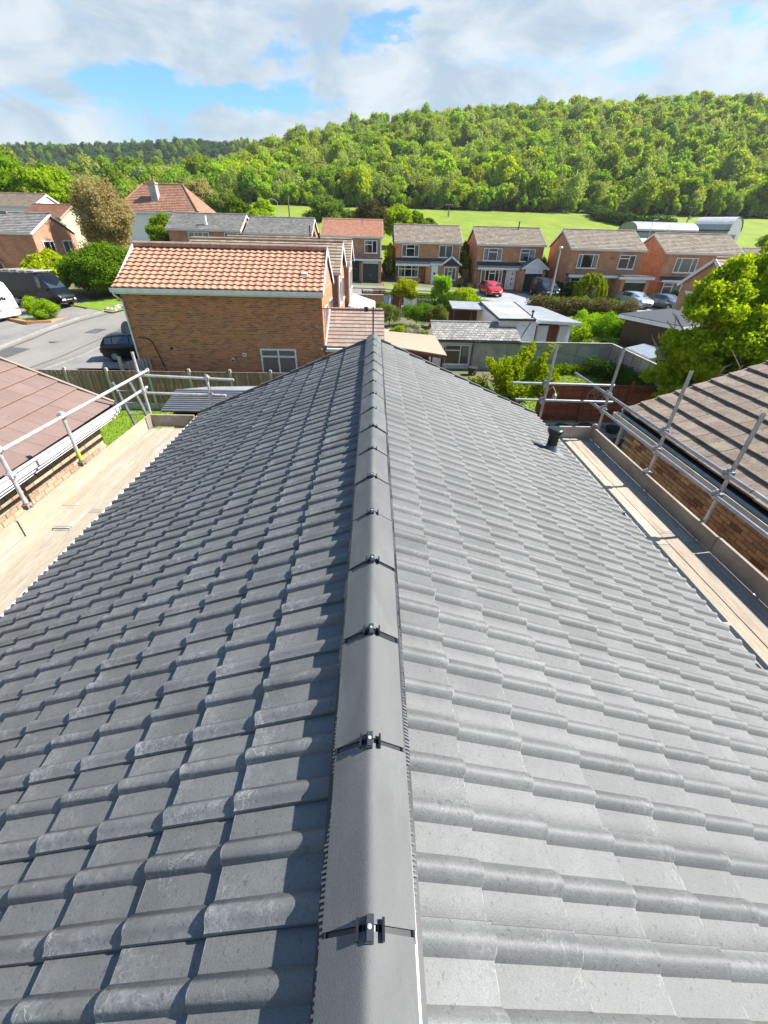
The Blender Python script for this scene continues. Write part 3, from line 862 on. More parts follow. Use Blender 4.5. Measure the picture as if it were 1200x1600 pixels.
for p in [(X4, 7.44, 4.66), (X4, 5.67, 4.68), (X4, 4.34, 4.69), (X4, 2.2, 4.70), (X4, 7.44, 4.37), (X4, 5.67, 4.38), (X4, 4.34, 4.39), (X4, 2.2, 4.40), (3.25, 7.74, 4.74), (3.25, 7.74, 4.42), (X4, 5.67, 3.99), (X4, 7.5, 3.99)]:
    mb = MB(); coupler(mb, (p[0]-.02, p[1], p[2])); mb.build('coupler', rusty if rj.random() < .4 else galv, sr, world=True)
LZ = 3.865
lanes = [(-3.52, -3.335), (-3.745, -3.535), (-3.967, -3.76), (-4.19, -3.982)]
lb = []
for i, (a, b) in enumerate(lanes):
    for k, (ya, yb) in enumerate([(-1.9, .9), (.92, 4.35), (4.37, 7.50)]):
        sh = (.12, .3, -.1, .4)[i]
        lb.append((a + rj.uniform(-.005, .005), ya + (sh if k else 0)-.008, b-.004, yb + (sh if k < 2 else 0)+.008, LZ + rj.uniform(0, .010) + (.012 if (k == 2 and i == 2) else 0), wood_deck, .038))
XL = -4.285
sl = scaffold('scaffold', 'pale tube scaffold with light board deck along the left eaves',
    [(XL, 7.78, 0, 5.18), (XL, 5.585, 0, 4.81), (XL, 4.42, 0, 4.97), (XL, 2.4, 0, 4.97), (XL, .4, 0, 4.97), (-3.10, 7.88, 0, 4.78)],
    [((XL+.05, -1.8, 4.90), (XL+.05, 4.4, 4.865)), ((XL+.05, 4.42, 4.86), (XL+.05, 8.0, 4.79)), ((XL-.02, -1.8, 4.54), (XL-.02, 4.5, 4.52)), ((XL-.03, 4.5, 4.52), (XL-.03, 8.0, 4.485)),
     ((-4.42, 7.92, 4.73), (-2.62, 7.92, 4.67)), ((-4.45, 7.92, 4.40), (-2.82, 7.92, 4.37))],
    lb, [((-4.222, -1.9, 3.975), (-4.222, 4.1, 3.975), .225, wood_deck), ((-4.218, 4.12, 3.975), (-4.218, 7.62, 3.975), .225, wood_deck), ((-4.18, 7.60, 3.98), (-3.38, 7.60, 3.98), .225, wood_deck), ((-4.20, 7.40, 3.985), (-4.20, 7.66, 3.985), .215, wood_toe)],
    [((-4.4, y_, 3.79), (-3.05, y_, 3.79)) for y_ in (-.8, .6, 2.2, 3.3, 4.42, 5.6, 7.3)] + [((XL-.05, -1.9, 3.74), (XL-.05, 7.9, 3.74)), ((-3.1, -1.9, 3.74), (-3.1, 7.9, 3.74))],
    (-4.0, 3, 0), galv_light, galv_light)
for p in [(XL, 7.78, 4.80), (XL, 7.78, 4.49), (XL, 5.585, 4.83), (XL, 4.42, 4.87), (XL, 4.42, 4.53), (-3.10, 7.9, 4.70), (-3.10, 7.9, 4.38), (XL, 5.585, 4.10), (XL, 4.42, 4.10)]:
    mb = MB(); coupler(mb, p, .036); mb.build('coupler', rusty if rj.random() < .25 else galv_light, sl, world=True)
yl = MB(); yl.tube((XL, 5.585, 4.14), (XL, 5.585, 4.30), TR+.0015, 12); yl.build('yellow_tape', plain('yellow_tape', (.45, .55, .03), .5), sl, world=True)
# ladder leaning outside the left scaffold
ld = thing('ladder', 'aluminium ladder leaning behind the left scaffold', 'ladder', (-4.9, 9.3, 0))
for dx in (-.17, .17):
    mb = MB(); mb.beam((-4.9+dx, 9.6, 0), (-4.98+dx, 8.35, 4.45), .03, .07, up=(0, 1, 0)); mb.build('rail', galv, ld, world=True)
for i in range(16):
    k = .06 + i*.06
    mb = MB(); mb.tube((-5.07-.08*k, 9.6-1.25*k, 4.45*k), (-4.73-.08*k, 9.6-1.25*k, 4.45*k), .014, 6); mb.build('rung', galv, ld, world=True)

# ------------------------------------------------------------------ roofs of tiles that can be told apart
def flat_tile(name, m, w, L, th, tilt, gap=.006, lip=0.0):
    mb = MB()
    w0 = gap/2; w1 = w-gap/2
    vs = [(w0, 0, tilt-.004), (w1, 0, tilt-.004), (w1, L, 0), (w0, L, 0), (w0, 0, tilt+th*.7), (w1, 0, tilt+th*.7), (w0, .01, tilt+th), (w1, .01, tilt+th), (w1, L, th), (w0, L, th)]
    fs = [(0, 3, 2, 1), (0, 1, 5, 4), (4, 5, 7, 6), (6, 7, 8, 9), (1, 2, 8, 7, 5), (0, 4, 6, 9, 3), (2, 3, 9, 8)]
    mb.add(vs, fs)
    if lip:
        mb.box((w0, .012, tilt+th-.004), (w0+.02, L*.8, th+tilt*.3+lip))
    return mb.mesh(name, m)
def slope_mats(e, u, pitch, width, slope_len, w, gauge, jit=.002, stagger=False, top=1.0, flip=1):
    u = Vector(u).normalized()
    hv = Vector((0, 0, 1)).cross(u)     # horizontal upslope direction
    v = hv*math.cos(pitch) + Vector((0, 0, math.sin(pitch)))
    out = []
    nr = int(round(slope_len/gauge)); g = slope_len/nr
    nc = int(round(width/w)); ww = width/nc
    for k in range(nr):
        for c in range(nc):
            off = (ww*.5 if (stagger and k % 2) else 0)
            if stagger and k % 2 and c == nc-1:
                for ux in (0, width-ww*.5): out.append(frame(e, u, v) @ Matrix.Translation((ux, k*g, 0)) @ Matrix.Diagonal((.5, 1, 1, 1)))
                continue
            M4 = frame(e, u, v) @ Matrix.Translation((c*ww+off+rj.uniform(-jit, jit), k*g+rj.uniform(-jit, jit), rj.uniform(0, jit))) @ Matrix.Rotation(rj.uniform(-jit, jit)*3, 4, 'Z') @ Matrix.Rotation(rj.uniform(-jit, jit)*2.5, 4, 'Y')
            out.append(M4)
    return out
def brick_wall_stuff(name, m, parent, o, u, n, width, height, holes=(), bw=.213, bh=.062, j=.012, proud=.003, poly=None):
    """a wall face of real bricks joined into one mesh: o bottom corner, u along, n outward"""
    mb = MB(); o = Vector(o); u = Vector(u); n = Vector(n); z = Vector((0, 0, 1))
    rows = int(height/(bh+j)); cols = int(width/(bw+j))+2
    for r in range(rows):
        za = r*(bh+j); zb = za+bh
        off = -(bw+j)/2 if r % 2 else 0
        for c in range(cols):
            a = max(0, off+c*(bw+j)); b = min(width, off+c*(bw+j)+bw)
            if b-a < .03: continue
            if any(a < h[1] and b > h[0] and za < h[3] and zb > h[2] for h in holes):
                for h in holes:
                    if a < h[1] and b > h[0] and za < h[3] and zb > h[2]:
                        if a < h[0]: b = h[0]
                        elif b > h[1]: a = h[1]
                        else: a = b
                if b-a < .03: continue
            if poly and not poly((a+b)/2, zb): continue
            p = rj.uniform(.0015, proud)
            q = [o+u*a+z*za, o+u*b+z*za, o+u*b+z*zb, o+u*a+z*zb]
            f = [x+n*p for x in q]
            mb.add(q+f, [(4, 5, 6, 7), (0, 1, 5, 4), (1, 2, 6, 5), (2, 3, 7, 6), (3, 0, 4, 7)], rnd=rj.random()+.001)
    return mb.build(name, m, parent, world=True, kind='stuff')
def brick_wall_pieces(parent, m, o, u, n, width, height, limit, stuff_name, keepf=None):
    mb = MB(); mb.box((0, 0, 0), (.215, .012, .065)); me = mb.mesh('brick', m)
    u = Vector(u); n = Vector(n); o = Vector(o); ms = []
    rows = int(height/.075); cols = int(width/.225)+1
    for r in range(rows):
        off = -.1125 if r % 2 else 0
        for c in range(cols):
            a = off+c*.225
            if a < -.01 or a+.215 > width: continue
            p = o+u*a+Vector((0, 0, r*.075))-n*(.012-rj.uniform(.003, .008))
            # local x=u, y=n, z=up needs a right-handed frame
            M4 = Matrix(((u.x, n.x, 0, p.x), (u.y, n.y, 0, p.y), (0, 0, 1, p.z), (0, 0, 0, 1)))
            ms.append(M4)
    pieces('brick', me, parent, ms, limit, stuff_name)

# ------------------------------------------------------------------ bungalow on the left, pink-brown tiles
bl = thing('bungalow', 'buff brick bungalow with plain pinkish brown tile roof and white gutter on the left', 'house', (-9, 3, 0))
WX, FY = -5.2, 7.56
mb = MB(); mb.box((-13, -3, 0), (WX-.012, FY-.02, 4.12))
mb.prism([(-13, FY-.3, 4.12), (WX-.1, FY-.3, 4.12), (-9.1, FY-.3, 5.75)], (0, -10, 0))
mb.build('wall', mortar, bl, world=True)
brick_wall_pieces(bl, brick_buff, (WX, 1.6, 2.62), (0, 1, 0), (1, 0, 0), FY-1.6, 1.50, 295, 'brickwork')
# far gable bricks
brick_wall_stuff('gable_brickwork', brick_buff, bl, (WX-.02, FY-.02, 2.6), (-1, 0, 0), (0, 1, 0), 4, 1.5)
pink_tile = mat('pink_brown_tile', (0.215, 0.142, 0.118), (0.195, 0.13, 0.108), scale=1.4, rough=.75, bump=.35, bscale=50, var=.07, stain=(.26, .19, .165), stain_amt=.4, stain_scale=1.2, speck=(.25, .18, .15), speck_amt=.5, speck_scale=70)
PL = math.atan(.445)
ft = flat_tile('roof_tile', pink_tile, .33, .40, .018, .034, gap=.0015)
# looking up the slope (towards -x) the right hand is +y
ms = slope_mats((-4.93, -2.8, 4.19), (0, 1, 0), PL, 10.62, 4.55, .332, .335, jit=.0015, stagger=True)
pieces('roof_tile', ft, bl, ms, 295, 'far_roof_tiles')
mb = MB(); z0 = 4.155
mb.prism([(-4.95, 7.82, z0-.0), (-9.1, 7.82, z0+4.15*.445), (-13.2, 7.82, z0), (-13.2, 7.82, z0-.06), (-9.1, 7.82, z0+4.15*.445-.07), (-4.95, 7.82, z0-.07)], (0, -10.6, 0))
mb.build('roof_underlay', black_plastic, bl, world=True)
mb = MB(); mb.box((-4.985, -3, 3.965), (-4.955, 7.84, 4.15)); mb.build('fascia', white, bl, world=True)
mb = MB(); mb.box((-5.2, -3, 3.955), (-4.985, 7.83, 3.975)); mb.build('soffit', white, bl, world=True)
mb = MB(); mb.box((-4.955, -3, 4.09), (-4.86, 7.86, 4.10)); mb.box((-4.868, -3, 4.095), (-4.855, 7.86, 4.165)); mb.box((-4.955, 7.855, 4.09), (-4.855, 7.865, 4.165))
mb.box((-4.955, -3, 4.03), (-4.90, 7.86, 4.094)); mb.build('gutter', upvc, bl, world=True)
mb = MB()
for sx in (0, 1):
    mb.beam((-4.93, 7.84, 4.135), (-9.1, 7.84, 5.99), .03, .17); mb.build('bargeboard', white, bl, world=True); break
mb = MB(); mb.beam((-4.9, 7.83, 4.235), (-9.1, 7.83, 6.105), .055, .028)
mb.build('verge_cap', mat('verge_mortar', (.30, .24, .2), rough=.9), bl, world=True)
mb = MB(); mb.tube((-9.1, -3, 6.02), (-9.1, 7.85, 6.02), .12, 12); mb.build('ridge', pink_tile, bl, world=True, smooth=True)

# ------------------------------------------------------------------ bungalow on the right, weathered brown tiles
brn = thing('bungalow', 'brown brick bungalow with mossy brown flat-tile roof beside the right scaffold', 'house', (9, 3, 0))
RX, RY = 5.33, 8.1
mb = MB(); mb.box((RX+.012, -3, 0), (13, RY-.02, 3.97))
mb.prism([(RX+.1, RY-.3, 3.95), (13, RY-.3, 3.95), (9.3, RY-.3, 5.4)], (0, -10.5, 0))
mb.build('wall', mortar_dark, brn, world=True)
brick_wall_pieces(brn, brick_brown, (RX, 8.1, 2.45), (0, -1, 0), (-1, 0, 0), 6.6, 1.47, 295, 'brickwork')
brick_wall_stuff('gable_brickwork', brick_brown, brn, (13, RY-.02, 2.0), (-1, 0, 0), (0, 1, 0), 7.67, 1.95)
old_tile = mat('weathered_brown_tile', (0.255, 0.195, 0.145), (0.18, 0.138, 0.10), scale=5, rough=.92, bump=.7, bscale=40, var=.13,
               stain=(.33, .27, .22), stain_amt=.6, stain_scale=9, speck=(.085, .068, .045), speck_amt=.95, speck_scale=17, hue=.01)
PR = math.atan(.39)
ft2 = flat_tile('roof_tile', old_tile, .30, .40, .024, .046, gap=.006)
ms = slope_mats((5.235, 8.34, 4.035), (0, -1, 0), PR, 11.1, 4.4, .30, .335, jit=.004)
pieces('roof_tile', ft2, brn, ms, 298, 'far_roof_tiles')
mb = MB(); z0 = 4.01
mb.prism([(5.25, 8.3, z0), (9.3, 8.3, z0+4.05*.39), (13.4, 8.3, z0), (13.4, 8.3, z0-.06), (9.3, 8.3, z0+4.05*.39-.07), (5.25, 8.3, z0-.07)], (0, -11.2, 0))
mb.build('roof_underlay', black_plastic, brn, world=True)
grey_fascia = mat('grey_white_fascia', (.56, .54, .48), (.48, .46, .40), scale=2, rough=.6, var=0, stain=(.32, .29, .23), stain_amt=.5, stain_scale=5)
mb = MB(); mb.box((5.20, -3, 3.80), (5.235, 8.36, 3.99)); mb.build('fascia', grey_fascia, brn, world=True)
mb = MB(); mb.box((5.235, -3, 3.795), (5.34, 8.35, 3.812)); mb.build('soffit', grey_fascia, brn, world=True)
mb = MB(); mb.box((5.09, -3, 3.90), (5.20, 8.40, 3.91)); mb.box((5.085, -3, 3.905), (5.097, 8.4, 3.985)); mb.box((5.09, 8.39, 3.9), (5.2, 8.4, 3.98)); mb.build('gutter', grey_fascia, brn, world=True)
mb = MB()
for i in range(150):
    y = -2+i*.068
    mb.obox((5.145+rj.uniform(-.025, .03), y, 3.925+rj.uniform(0, .02)), (rj.uniform(.01, .03), rj.uniform(-.01, .01), 0), (0, rj.uniform(.015, .045), .004), (0, 0, rj.uniform(.006, .022)), rnd=rj.random())
mb.build('gutter_debris', mat('moss_debris', (.09, .08, .05), (.3, .28, .25), scale=12, rough=1, var=.4), brn, world=True, kind='stuff')
mb = MB(); mb.beam((5.25, 8.35, 3.98), (9.3, 8.35, 5.56), .03, .17); mb.build('bargeboard', grey_fascia, brn, world=True)
mb = MB(); mb.tube((9.3, -3, 5.72), (9.3, 8.38, 5.72), .12, 12); mb.build('ridge', old_tile, brn, world=True, smooth=True)
mb = MB(); mb.tube((5.26, 8.18, 2.0), (5.26, 8.18, 3.93), .034, 10); mb.build('downpipe', grey_fascia, brn, world=True, smooth=True)
# moss cushions on its tiles
mb = MB()
ca, sa = math.cos(PR), math.sin(PR)
for i in range(1500):
    s = rj.uniform(.02, 4.2); y = rj.uniform(-1, 8.2); r = rj.uniform(.005, .024)
    kk = (s % .335)/.335
    p = Vector((5.235+s*ca, y, 4.035+s*sa)) + Vector((-sa, 0, ca))*(.022+.042*(1-kk)*.8)
    mb.lathe(p, [(r, 0), (r*.75, r*.3), (r*.25, r*.42)], 6, axis=(-sa, 0, ca), rnd=rj.random())
mb.build('moss', mat('roof_moss', (.075, .07, .03), (.14, .12, .07), scale=20, rough=1, var=.35), brn, world=True, kind='stuff')

# ------------------------------------------------------------------ windows
blind_m = plain('blind_fabric', (.78, .78, .77), .8)
def window(parent, o, u, n, w, h, bars=(.5,), transom=None, curtain='sides', depth=.05, name='window', m=None, fw=.055, label=None, blinds=0):
    """o bottom corner, u along, n outward; frame, backing room, curtain, panes"""
    o, u, n = Vector(o), Vector(u), Vector(n); z = Vector((0, 0, 1)); m = m or upvc
    def bar(mb, a0, a1, b0, b1, d0=.012, d1=None):
        d1 = d1 or depth
        c = o+u*(a0+a1)/2+z*(b0+b1)/2+n*(d0+d1)/2
        mb.obox(c, u*(a1-a0)/2, n*(d1-d0)/2, z*(b1-b0)/2)
    f = MB()
    bar(f, 0, w, 0, fw); bar(f, 0, w, h-fw, h); bar(f, 0, fw, fw, h-fw); bar(f, w-fw, w, fw, h-fw)
    xs = [0] + [b*w for b in bars] + [w]
    for b in bars: bar(f, b*w-fw/2, b*w+fw/2, fw, h-fw, .012, depth*.97)
    if transom:
        for i, (x0, x1) in enumerate(zip(xs[:-1], xs[1:])):
            if transom[1] is None or i in transom[1]:
                bar(f, x0+fw*.5, x1-fw*.5, transom[0]*h-fw/2, transom[0]*h+fw/2, .012, depth*.94)
    bar(f, -.05, w+.05, -.05, 0, .012, depth+.05)
    fo = f.build(name, m, parent, world=True, label=label)
    b = MB(); b.obox(o+u*w/2+z*h/2+n*.009, u*(w/2-.01), n*.004, z*(h/2-.01)); b.build('room', dark_room, fo, world=True)
    c = MB()
    def cu(a0, a1, z0=.04, z1=None, rn=.3):
        z1 = z1 or h-.04
        k = max(2, int((a1-a0)/.07)); pts = []
        for i in range(k+1):
            a = a0+(a1-a0)*i/k; pts.append(o+u*a+n*(.018+(.008 if i % 2 else 0)))
        c.add([p+z*z0 for p in pts]+[p+z*z1 for p in pts], [(i, i+1, k+2+i, k+1+i) for i in range(k)])
    if curtain == 'sides': cu(.05, w*.2); cu(w*.8, w-.05)
    elif curtain == 'full': cu(.05, w-.05)
    elif curtain == 'left': cu(.05, w*.3)
    elif curtain == 'right': cu(w*.7, w-.05)
    elif curtain == 'net': cu(.05, w-.05, .04, h*.55)
    if blinds:
        for i in range(blinds):
            a = fw+(w-2*fw)*(i+.5)/blinds
            c.obox(o+u*a+z*h/2+n*.022, u*(w/blinds*.455), n*.001, z*(h/2-.06))
    if c.v: c.build('blinds' if blinds else 'curtain', blind_m if blinds else curtain_m, fo, world=True, kind='stuff' if blinds else None)
    for x0, x1 in zip(xs[:-1], xs[1:]):
        g = MB(); g.poly([o+u*(x0+.02)+z*.02+n*.034, o+u*(x1-.02)+z*.02+n*.034, o+u*(x1-.02)+z*(h-.02)+n*.034, o+u*(x0+.02)+z*(h-.02)+n*.034]); g.build('pane', glass, fo, world=True)
    return fo

# ------------------------------------------------------------------ the big brick house with orange tiles, and the two behind it
def terrace_house(label, loc, x0, x1, y0, y1, ez, rz, orange):
    t = thing('brick_house', label, 'house', loc)
    ym = (y0+y1)/2
    gz = loc[2]
    mb = MB(); mb.box((x0+.01, y0+.01, gz-.3), (x1-.01, y1-.01, ez-.02))
    wall = mb.build('wall', mortar if orange else brick_far, t, world=True)
    mb = MB()
    mb.prism([(x0+.01, y0+.02, ez-.03), (x0+.01, y1-.02, ez-.03), (x0+.01, ym, rz-.16)], (x1-x0-.02, 0, 0))
    mb.build('gable_wall', brick_far2, t, world=True)
    pitch = math.atan2(rz-.1-ez, ym-y0+.25)
    mb = MB()
    zf = ez-.04; k = math.tan(pitch)
    for s in (0, 1):
        ya, yb = (y0-.22, ym) if s == 0 else (y1+.22, ym)
        mb.prism([(x0-.1, ya, zf-.03), (x0-.1, yb, zf+abs(yb-ya)*k-.03), (x0-.1, yb, zf+abs(yb-ya)*k+.0), (x0-.1, ya, zf)], (x1-x0+.2, 0, 0))
    mb.build('roof_underlay', black_plastic, t, world=True)
    slope_len = (ym-y0+.25)/math.cos(pitch)
    return t, pitch, slope_len, ym
orange_m = mat('orange_clay_tile', (0.46, 0.240, 0.148), (0.49, 0.265, 0.168), scale=3, rough=.8, bump=.3, bscale=40, var=.07, hue=.005, stain=(.50, .29, .20), stain_amt=.3, stain_scale=1.5, speck=(.2, .12, .07), speck_amt=.5, speck_scale=25, c3=(.48, .25, .165))
def pantile_mesh():
    mb = MB(); n = 9; pts = []
    for i in range(n+1):
        u = i/n*.312
        h = .036*max(0, math.sin((u-.10)/.212*math.pi)) if u > .10 else .004*math.cos(u/.1*math.pi/2)
        pts.append((u, h))
    vs = [(u, 0, h+.082) for u, h in pts]+[(u, .40, h+.016) for u, h in pts]+[(u, .02, h+.012) for u, h in pts]
    m_ = len(pts)
    fs = [(i, i+1, m_+i+1, m_+i) for i in range(n)]+[(2*m_+i, 2*m_+i+1, i+1, i) for i in range(n)]
    mb.add(vs, fs); return mb.mesh('clay_tile', orange_m, smooth=True, angle=40)
A0, A1, AY0, AY1, AEZ, ARZ = -10.78, -2.24, 20.0, 25.1, 4.93, 6.38
ha, pit, sl_, ym_ = terrace_house('big orange-tiled red brick house with blank wall facing the new roof', (-6.5, 22.5, 0), A0, A1, AY0, AY1, AEZ, ARZ, True)
WH = [(5.58, 7.22, 1.42, 2.56)]
brick_wall_stuff('brickwork', brick_red, ha, (A0, AY0, 0.0), (1, 0, 0), (0, -1, 0), A1-A0, 4.9, holes=[(5.60, 7.24, 1.42, 2.56)])
brick_wall_stuff('side_brickwork', brick_red, ha, (A1, AY0, 0.0), (0, 1, 0), (1, 0, 0), AY1-AY0, 4.9, holes=[(.7, 1.9, 3.0, 4.2), (3.2, 4.6, 3.0, 4.2)])
brick_wall_stuff('side_brickwork', brick_red, ha, (A0, AY1, 0.0), (0, -1, 0), (-1, 0, 0), AY1-AY0, 4.9)
pm = pantile_mesh()
ms = slope_mats((A0-.12, AY0-.25, AEZ-.03), (1, 0, 0), pit, A1-A0+.22, sl_, .298, .315, jit=.003)
ms = ms + slope_mats((A1+.1, AY1+.25, AEZ-.03), (-1, 0, 0), pit, A1-A0+.22, sl_, .298, .315, jit=.003)
pieces('clay_tile', pm, ha, ms, 298, 'far_clay_tiles')
mb = MB()
n = 20
for i in range(n):
    xa = A0-.1+i*(A1-A0+.2)/n; mb.tube((xa, ym_, ARZ+.035), (xa+(A1-A0+.2)/n-.015, ym_, ARZ+.035), .115, 10, rnd=rj.random())
mb.build('ridge_tiles', mat('ridge_pink_brown', (.36, .24, .19), (.27, .18, .14), scale=3, rough=.9, var=.12), ha, world=True, smooth=True)
mb = MB(); mb.box((A0-.13, AY0-.22, AEZ-.24), (A1+.1, AY0-.19, AEZ-.06)); mb.build('fascia', white, ha, world=True)
mb = MB(); mb.box((A0-.2, AY0-.335, AEZ-.10), (A1+.12, AY0-.22, AEZ-.09)); mb.box((A0-.2, AY0-.345, AEZ-.095), (A1+.12, AY0-.33, AEZ-.01)); mb.box((A0-.2, AY0-.33, AEZ-.17), (A1+.12, AY0-.27, AEZ-.095)); mb.build('gutter', upvc, ha, world=True)
mb = MB(); mb.path([(A0-.12, AY0-.29, AEZ-.13), (A0-.10, AY0-.27, AEZ-.27), (A0+.05, AY0-.07, AEZ-.50), (A0+.05, AY0-.06, 0.1)], .038, 10); mb.build('downpipe', upvc, ha, world=True, smooth=True)
for s in (0, 1):
    ya = AY0-.25 if s == 0 else AY1+.25
    mb = MB(); mb.beam((A1+.09, ya, AEZ-.13), (A1+.09, ym_, ARZ-.02), .03, .20); mb.build('bargeboard', white, ha, world=True)
    mb = MB(); mb.beam((A0-.10, ya, AEZ-.13), (A0-.10, ym_, ARZ-.02), .03, .20); mb.build('bargeboard', white, ha, world=True)
window(ha, (A0+5.60, AY0, 1.44), (1, 0, 0), (0, -1, 0), 1.64, 1.12, bars=(.5,), transom=(.70, None), curtain=None, blinds=24, fw=.07, label='white window with vertical blinds')
window(ha, (A1, AY0+.7, 3.0), (0, 1, 0), (1, 0, 0), 1.2, 1.2, curtain='full')
window(ha, (A1, AY0+3.2, 3.0), (0, 1, 0), (1, 0, 0), 1.4, 1.2, curtain='net')
rv = MB(); q = (-3.02, 20.75); zq = AEZ+(q[1]-AY0+.25)*math.tan(pit)
rv.obox((q[0], q[1], zq+.09), (.13, 0, 0), (0, .10, .03), (0, 0, .05)); rv.obox((q[0], q[1]-.03, zq+.05), (.15, 0, 0), (0, .13, .055), (0, 0, .02))
rv.build('roof_vent', mat('vent_tile', (.5, .45, .36), rough=.8), ha, world=True)
ds = MB(); ds.lathe((A0-.32, AY0+.3, 3.25), [(.02, -.10), (.18, -.06), (.29, .01), (.30, .02), (.20, .0)], 24, axis=(-.35, -.9, .35))
dso = ds.build('satellite_dish', plain('dish_grey', (.10, .105, .115), .5), ha, world=True, smooth=True)
ds = MB(); ds.tube((A0-.32, AY0+.3, 3.2), (A0, AY0+.4, 3.0), .018, 8); ds.tube((A0-.35, AY0+.2, 3.05), (A0-.48, AY0-.08, 3.28), .008, 6); ds.build('dish_arm', black_plastic, dso, world=True)
# things fixed on the blank wall
mb = MB(); mb.path([(A0+.30, AY0-.03, 2.95), (A0+.70, AY0-.03, 2.90), (A0+.86, AY0-.03, 2.72), (A0+1.12, AY0-.03, 1.60), (A0+1.30, AY0-.03, 1.25)], .022, 8); mb.build('black_conduit', mat('dark_pipe', (.07, .04, .03)), ha, world=True, smooth=True)
mb = MB(); mb.box((A0+1.56, AY0-.012, 2.44), (A0+1.68, AY0-.003, 2.55)); mb.build('vent_hole', dark_room, ha, world=True)
mb = MB(); mb.lathe((A0+4.32, AY0, 2.03), [(.10, 0), (.10, .05), (.06, .07)], 14, axis=(0, -1, 0)); bv = mb.build('boiler_flue', galv_light, ha, world=True)
mb = MB(); mb.lathe((A0+4.32, AY0-.07, 2.03), [(.045, 0), (.045, .006)], 12, axis=(0, -1, 0)); mb.build('flue_mouth', dark_room, bv, world=True)
mb = MB(); mb.box((A0+4.78, AY0-.03, 2.20), (A0+4.94, AY0, 2.35)); mb.build('air_vent', upvc, ha, world=True)
mb = MB(); mb.box((A0+4.82, AY0-.034, 2.24), (A0+4.90, AY0-.0305, 2.31)); mb.build('air_vent_mouth', plain('brown_grille', (.2, .1, .06)), ha, world=True)
# annexe with plain brown tiles on the garden side
an = thing('annexe', 'single storey brick annexe with pinkish brown plain-tile roof behind the ridge end', 'annexe', (-.9, 21.5, 0))
mb = MB(); mb.box((A1+.02, 20.35, 0), (.30, 25.6, 2.60)); mb.prism([(.28, 20.3, 2.6), (.28, 25.7, 2.6), (.28, 23, 3.6)], (-2.3, 0, 0)); mb.build('wall', brick_far, an, world=True)
brown_plain = mat('brown_plain_tile', (0.315, 0.235, 0.195), (0.265, 0.195, 0.16), scale=3, rough=.85, bump=.3, bscale=50, var=.12, hue=.01, stain=(.36, .30, .26), stain_amt=.4, stain_scale=2)
AP = math.atan(1.12/3.0)
ft3 = flat_tile('roof_tile', brown_plain, .30, .40, .02, .045, gap=.006)
ms = slope_mats((A1+.05, 20.0, 2.66), (1, 0, 0), AP, 2.70, 3.2, .30, .32, jit=.002)
pieces('roof_tile', ft3, an, ms, 298, 'far_roof_tiles')
mb = MB()
for s in (0, 1):
    ya = 20.02 if s == 0 else 25.98
    mb.prism([(A1+.05, ya, 2.60), (A1+.05, 23, 3.72), (A1+.05, 23, 3.76), (A1+.05, ya, 2.645)], (2.68, 0, 0))
mb.build('roof_underlay', black_plastic, an, world=True)
mb = MB(); mb.tube((A1+.05, 23, 3.83), (.47, 23, 3.83), .10, 10); mb.build('ridge', brown_plain, an, world=True, smooth=True)
mb = MB(); mb.box((A1+.05, 19.98, 2.46), (.50, 20.01, 2.64)); mb.build('fascia', white, an, world=True)
mb = MB(); mb.tube((A1-.15, 19.93, 2.60), (.52, 19.93, 2.58), .055, 8); mb.tube((-1.42, 20.1, .1), (-1.42, 20.1, 2.55), .035, 8); mb.build('gutter', upvc, an, world=True, smooth=True)
mb = MB(); mb.beam((A1+.06, 19.95, 2.74), (A1+.06, 23, 3.88), .08, .06); mb.build('lead_flashing', galv_light, an, world=True)
hop = MB(); hop.box((A1-.05, AY0-.14, 2.55), (A1+.12, AY0-.02, 2.75)); hop.build('hopper', plain('hopper_grey', (.12, .12, .13)), ha, world=True)

old_brown = mat('old_brown_tile', (0.30, 0.225, 0.165), (0.24, 0.18, 0.13), scale=2.5, rough=.9, bump=.5, bscale=18, var=.16, hue=.01, stain=(.40, .34, .24), stain_amt=.6, stain_scale=2.2)
def course_roof(parent, x0, x1, ye, yr, ze, zr, m, n, step=.05, name='roof_slope', sides=True, cols=.33, rows_jit=.0):
    """overlapping courses of tiles, joined: too small in the picture to pick apart"""
    mb = MB(); sg = 1 if yr > ye else -1
    nx = max(1, int((x1-x0)/cols))
    for k in range(n):
        a, b = k/n, (k+1)/n
        ya, yb = lerp(ye, yr, a), lerp(ye, yr, b+.15/n); za, zb = lerp(ze, zr, a), lerp(ze, zr, b+.15/n)
        for c in range(nx):
            xa = lerp(x0, x1, c/nx)+.004; xb = lerp(x0, x1, (c+1)/nx)-.004
            dj = rj.uniform(0, .012)
            vs = [(xa, ya, za), (xb, ya, za), (xb, ya, za+step+dj), (xa, ya, za+step+dj), (xa, yb, zb), (xb, yb, zb)]
            fs = [(0, 1, 2, 3), (3, 2, 5, 4)] if sg > 0 else [(1, 0, 3, 2), (2, 3, 4, 5)]
            if c == 0: fs.append((0, 3, 4) if sg > 0 else (0, 4, 3))
            if c == nx-1: fs.append((1, 5, 2) if sg > 0 else (1, 2, 5))
            mb.add(vs, fs, rnd=rj.random()+.001)
    return mb.build(name, m, parent, world=True, kind='stuff')
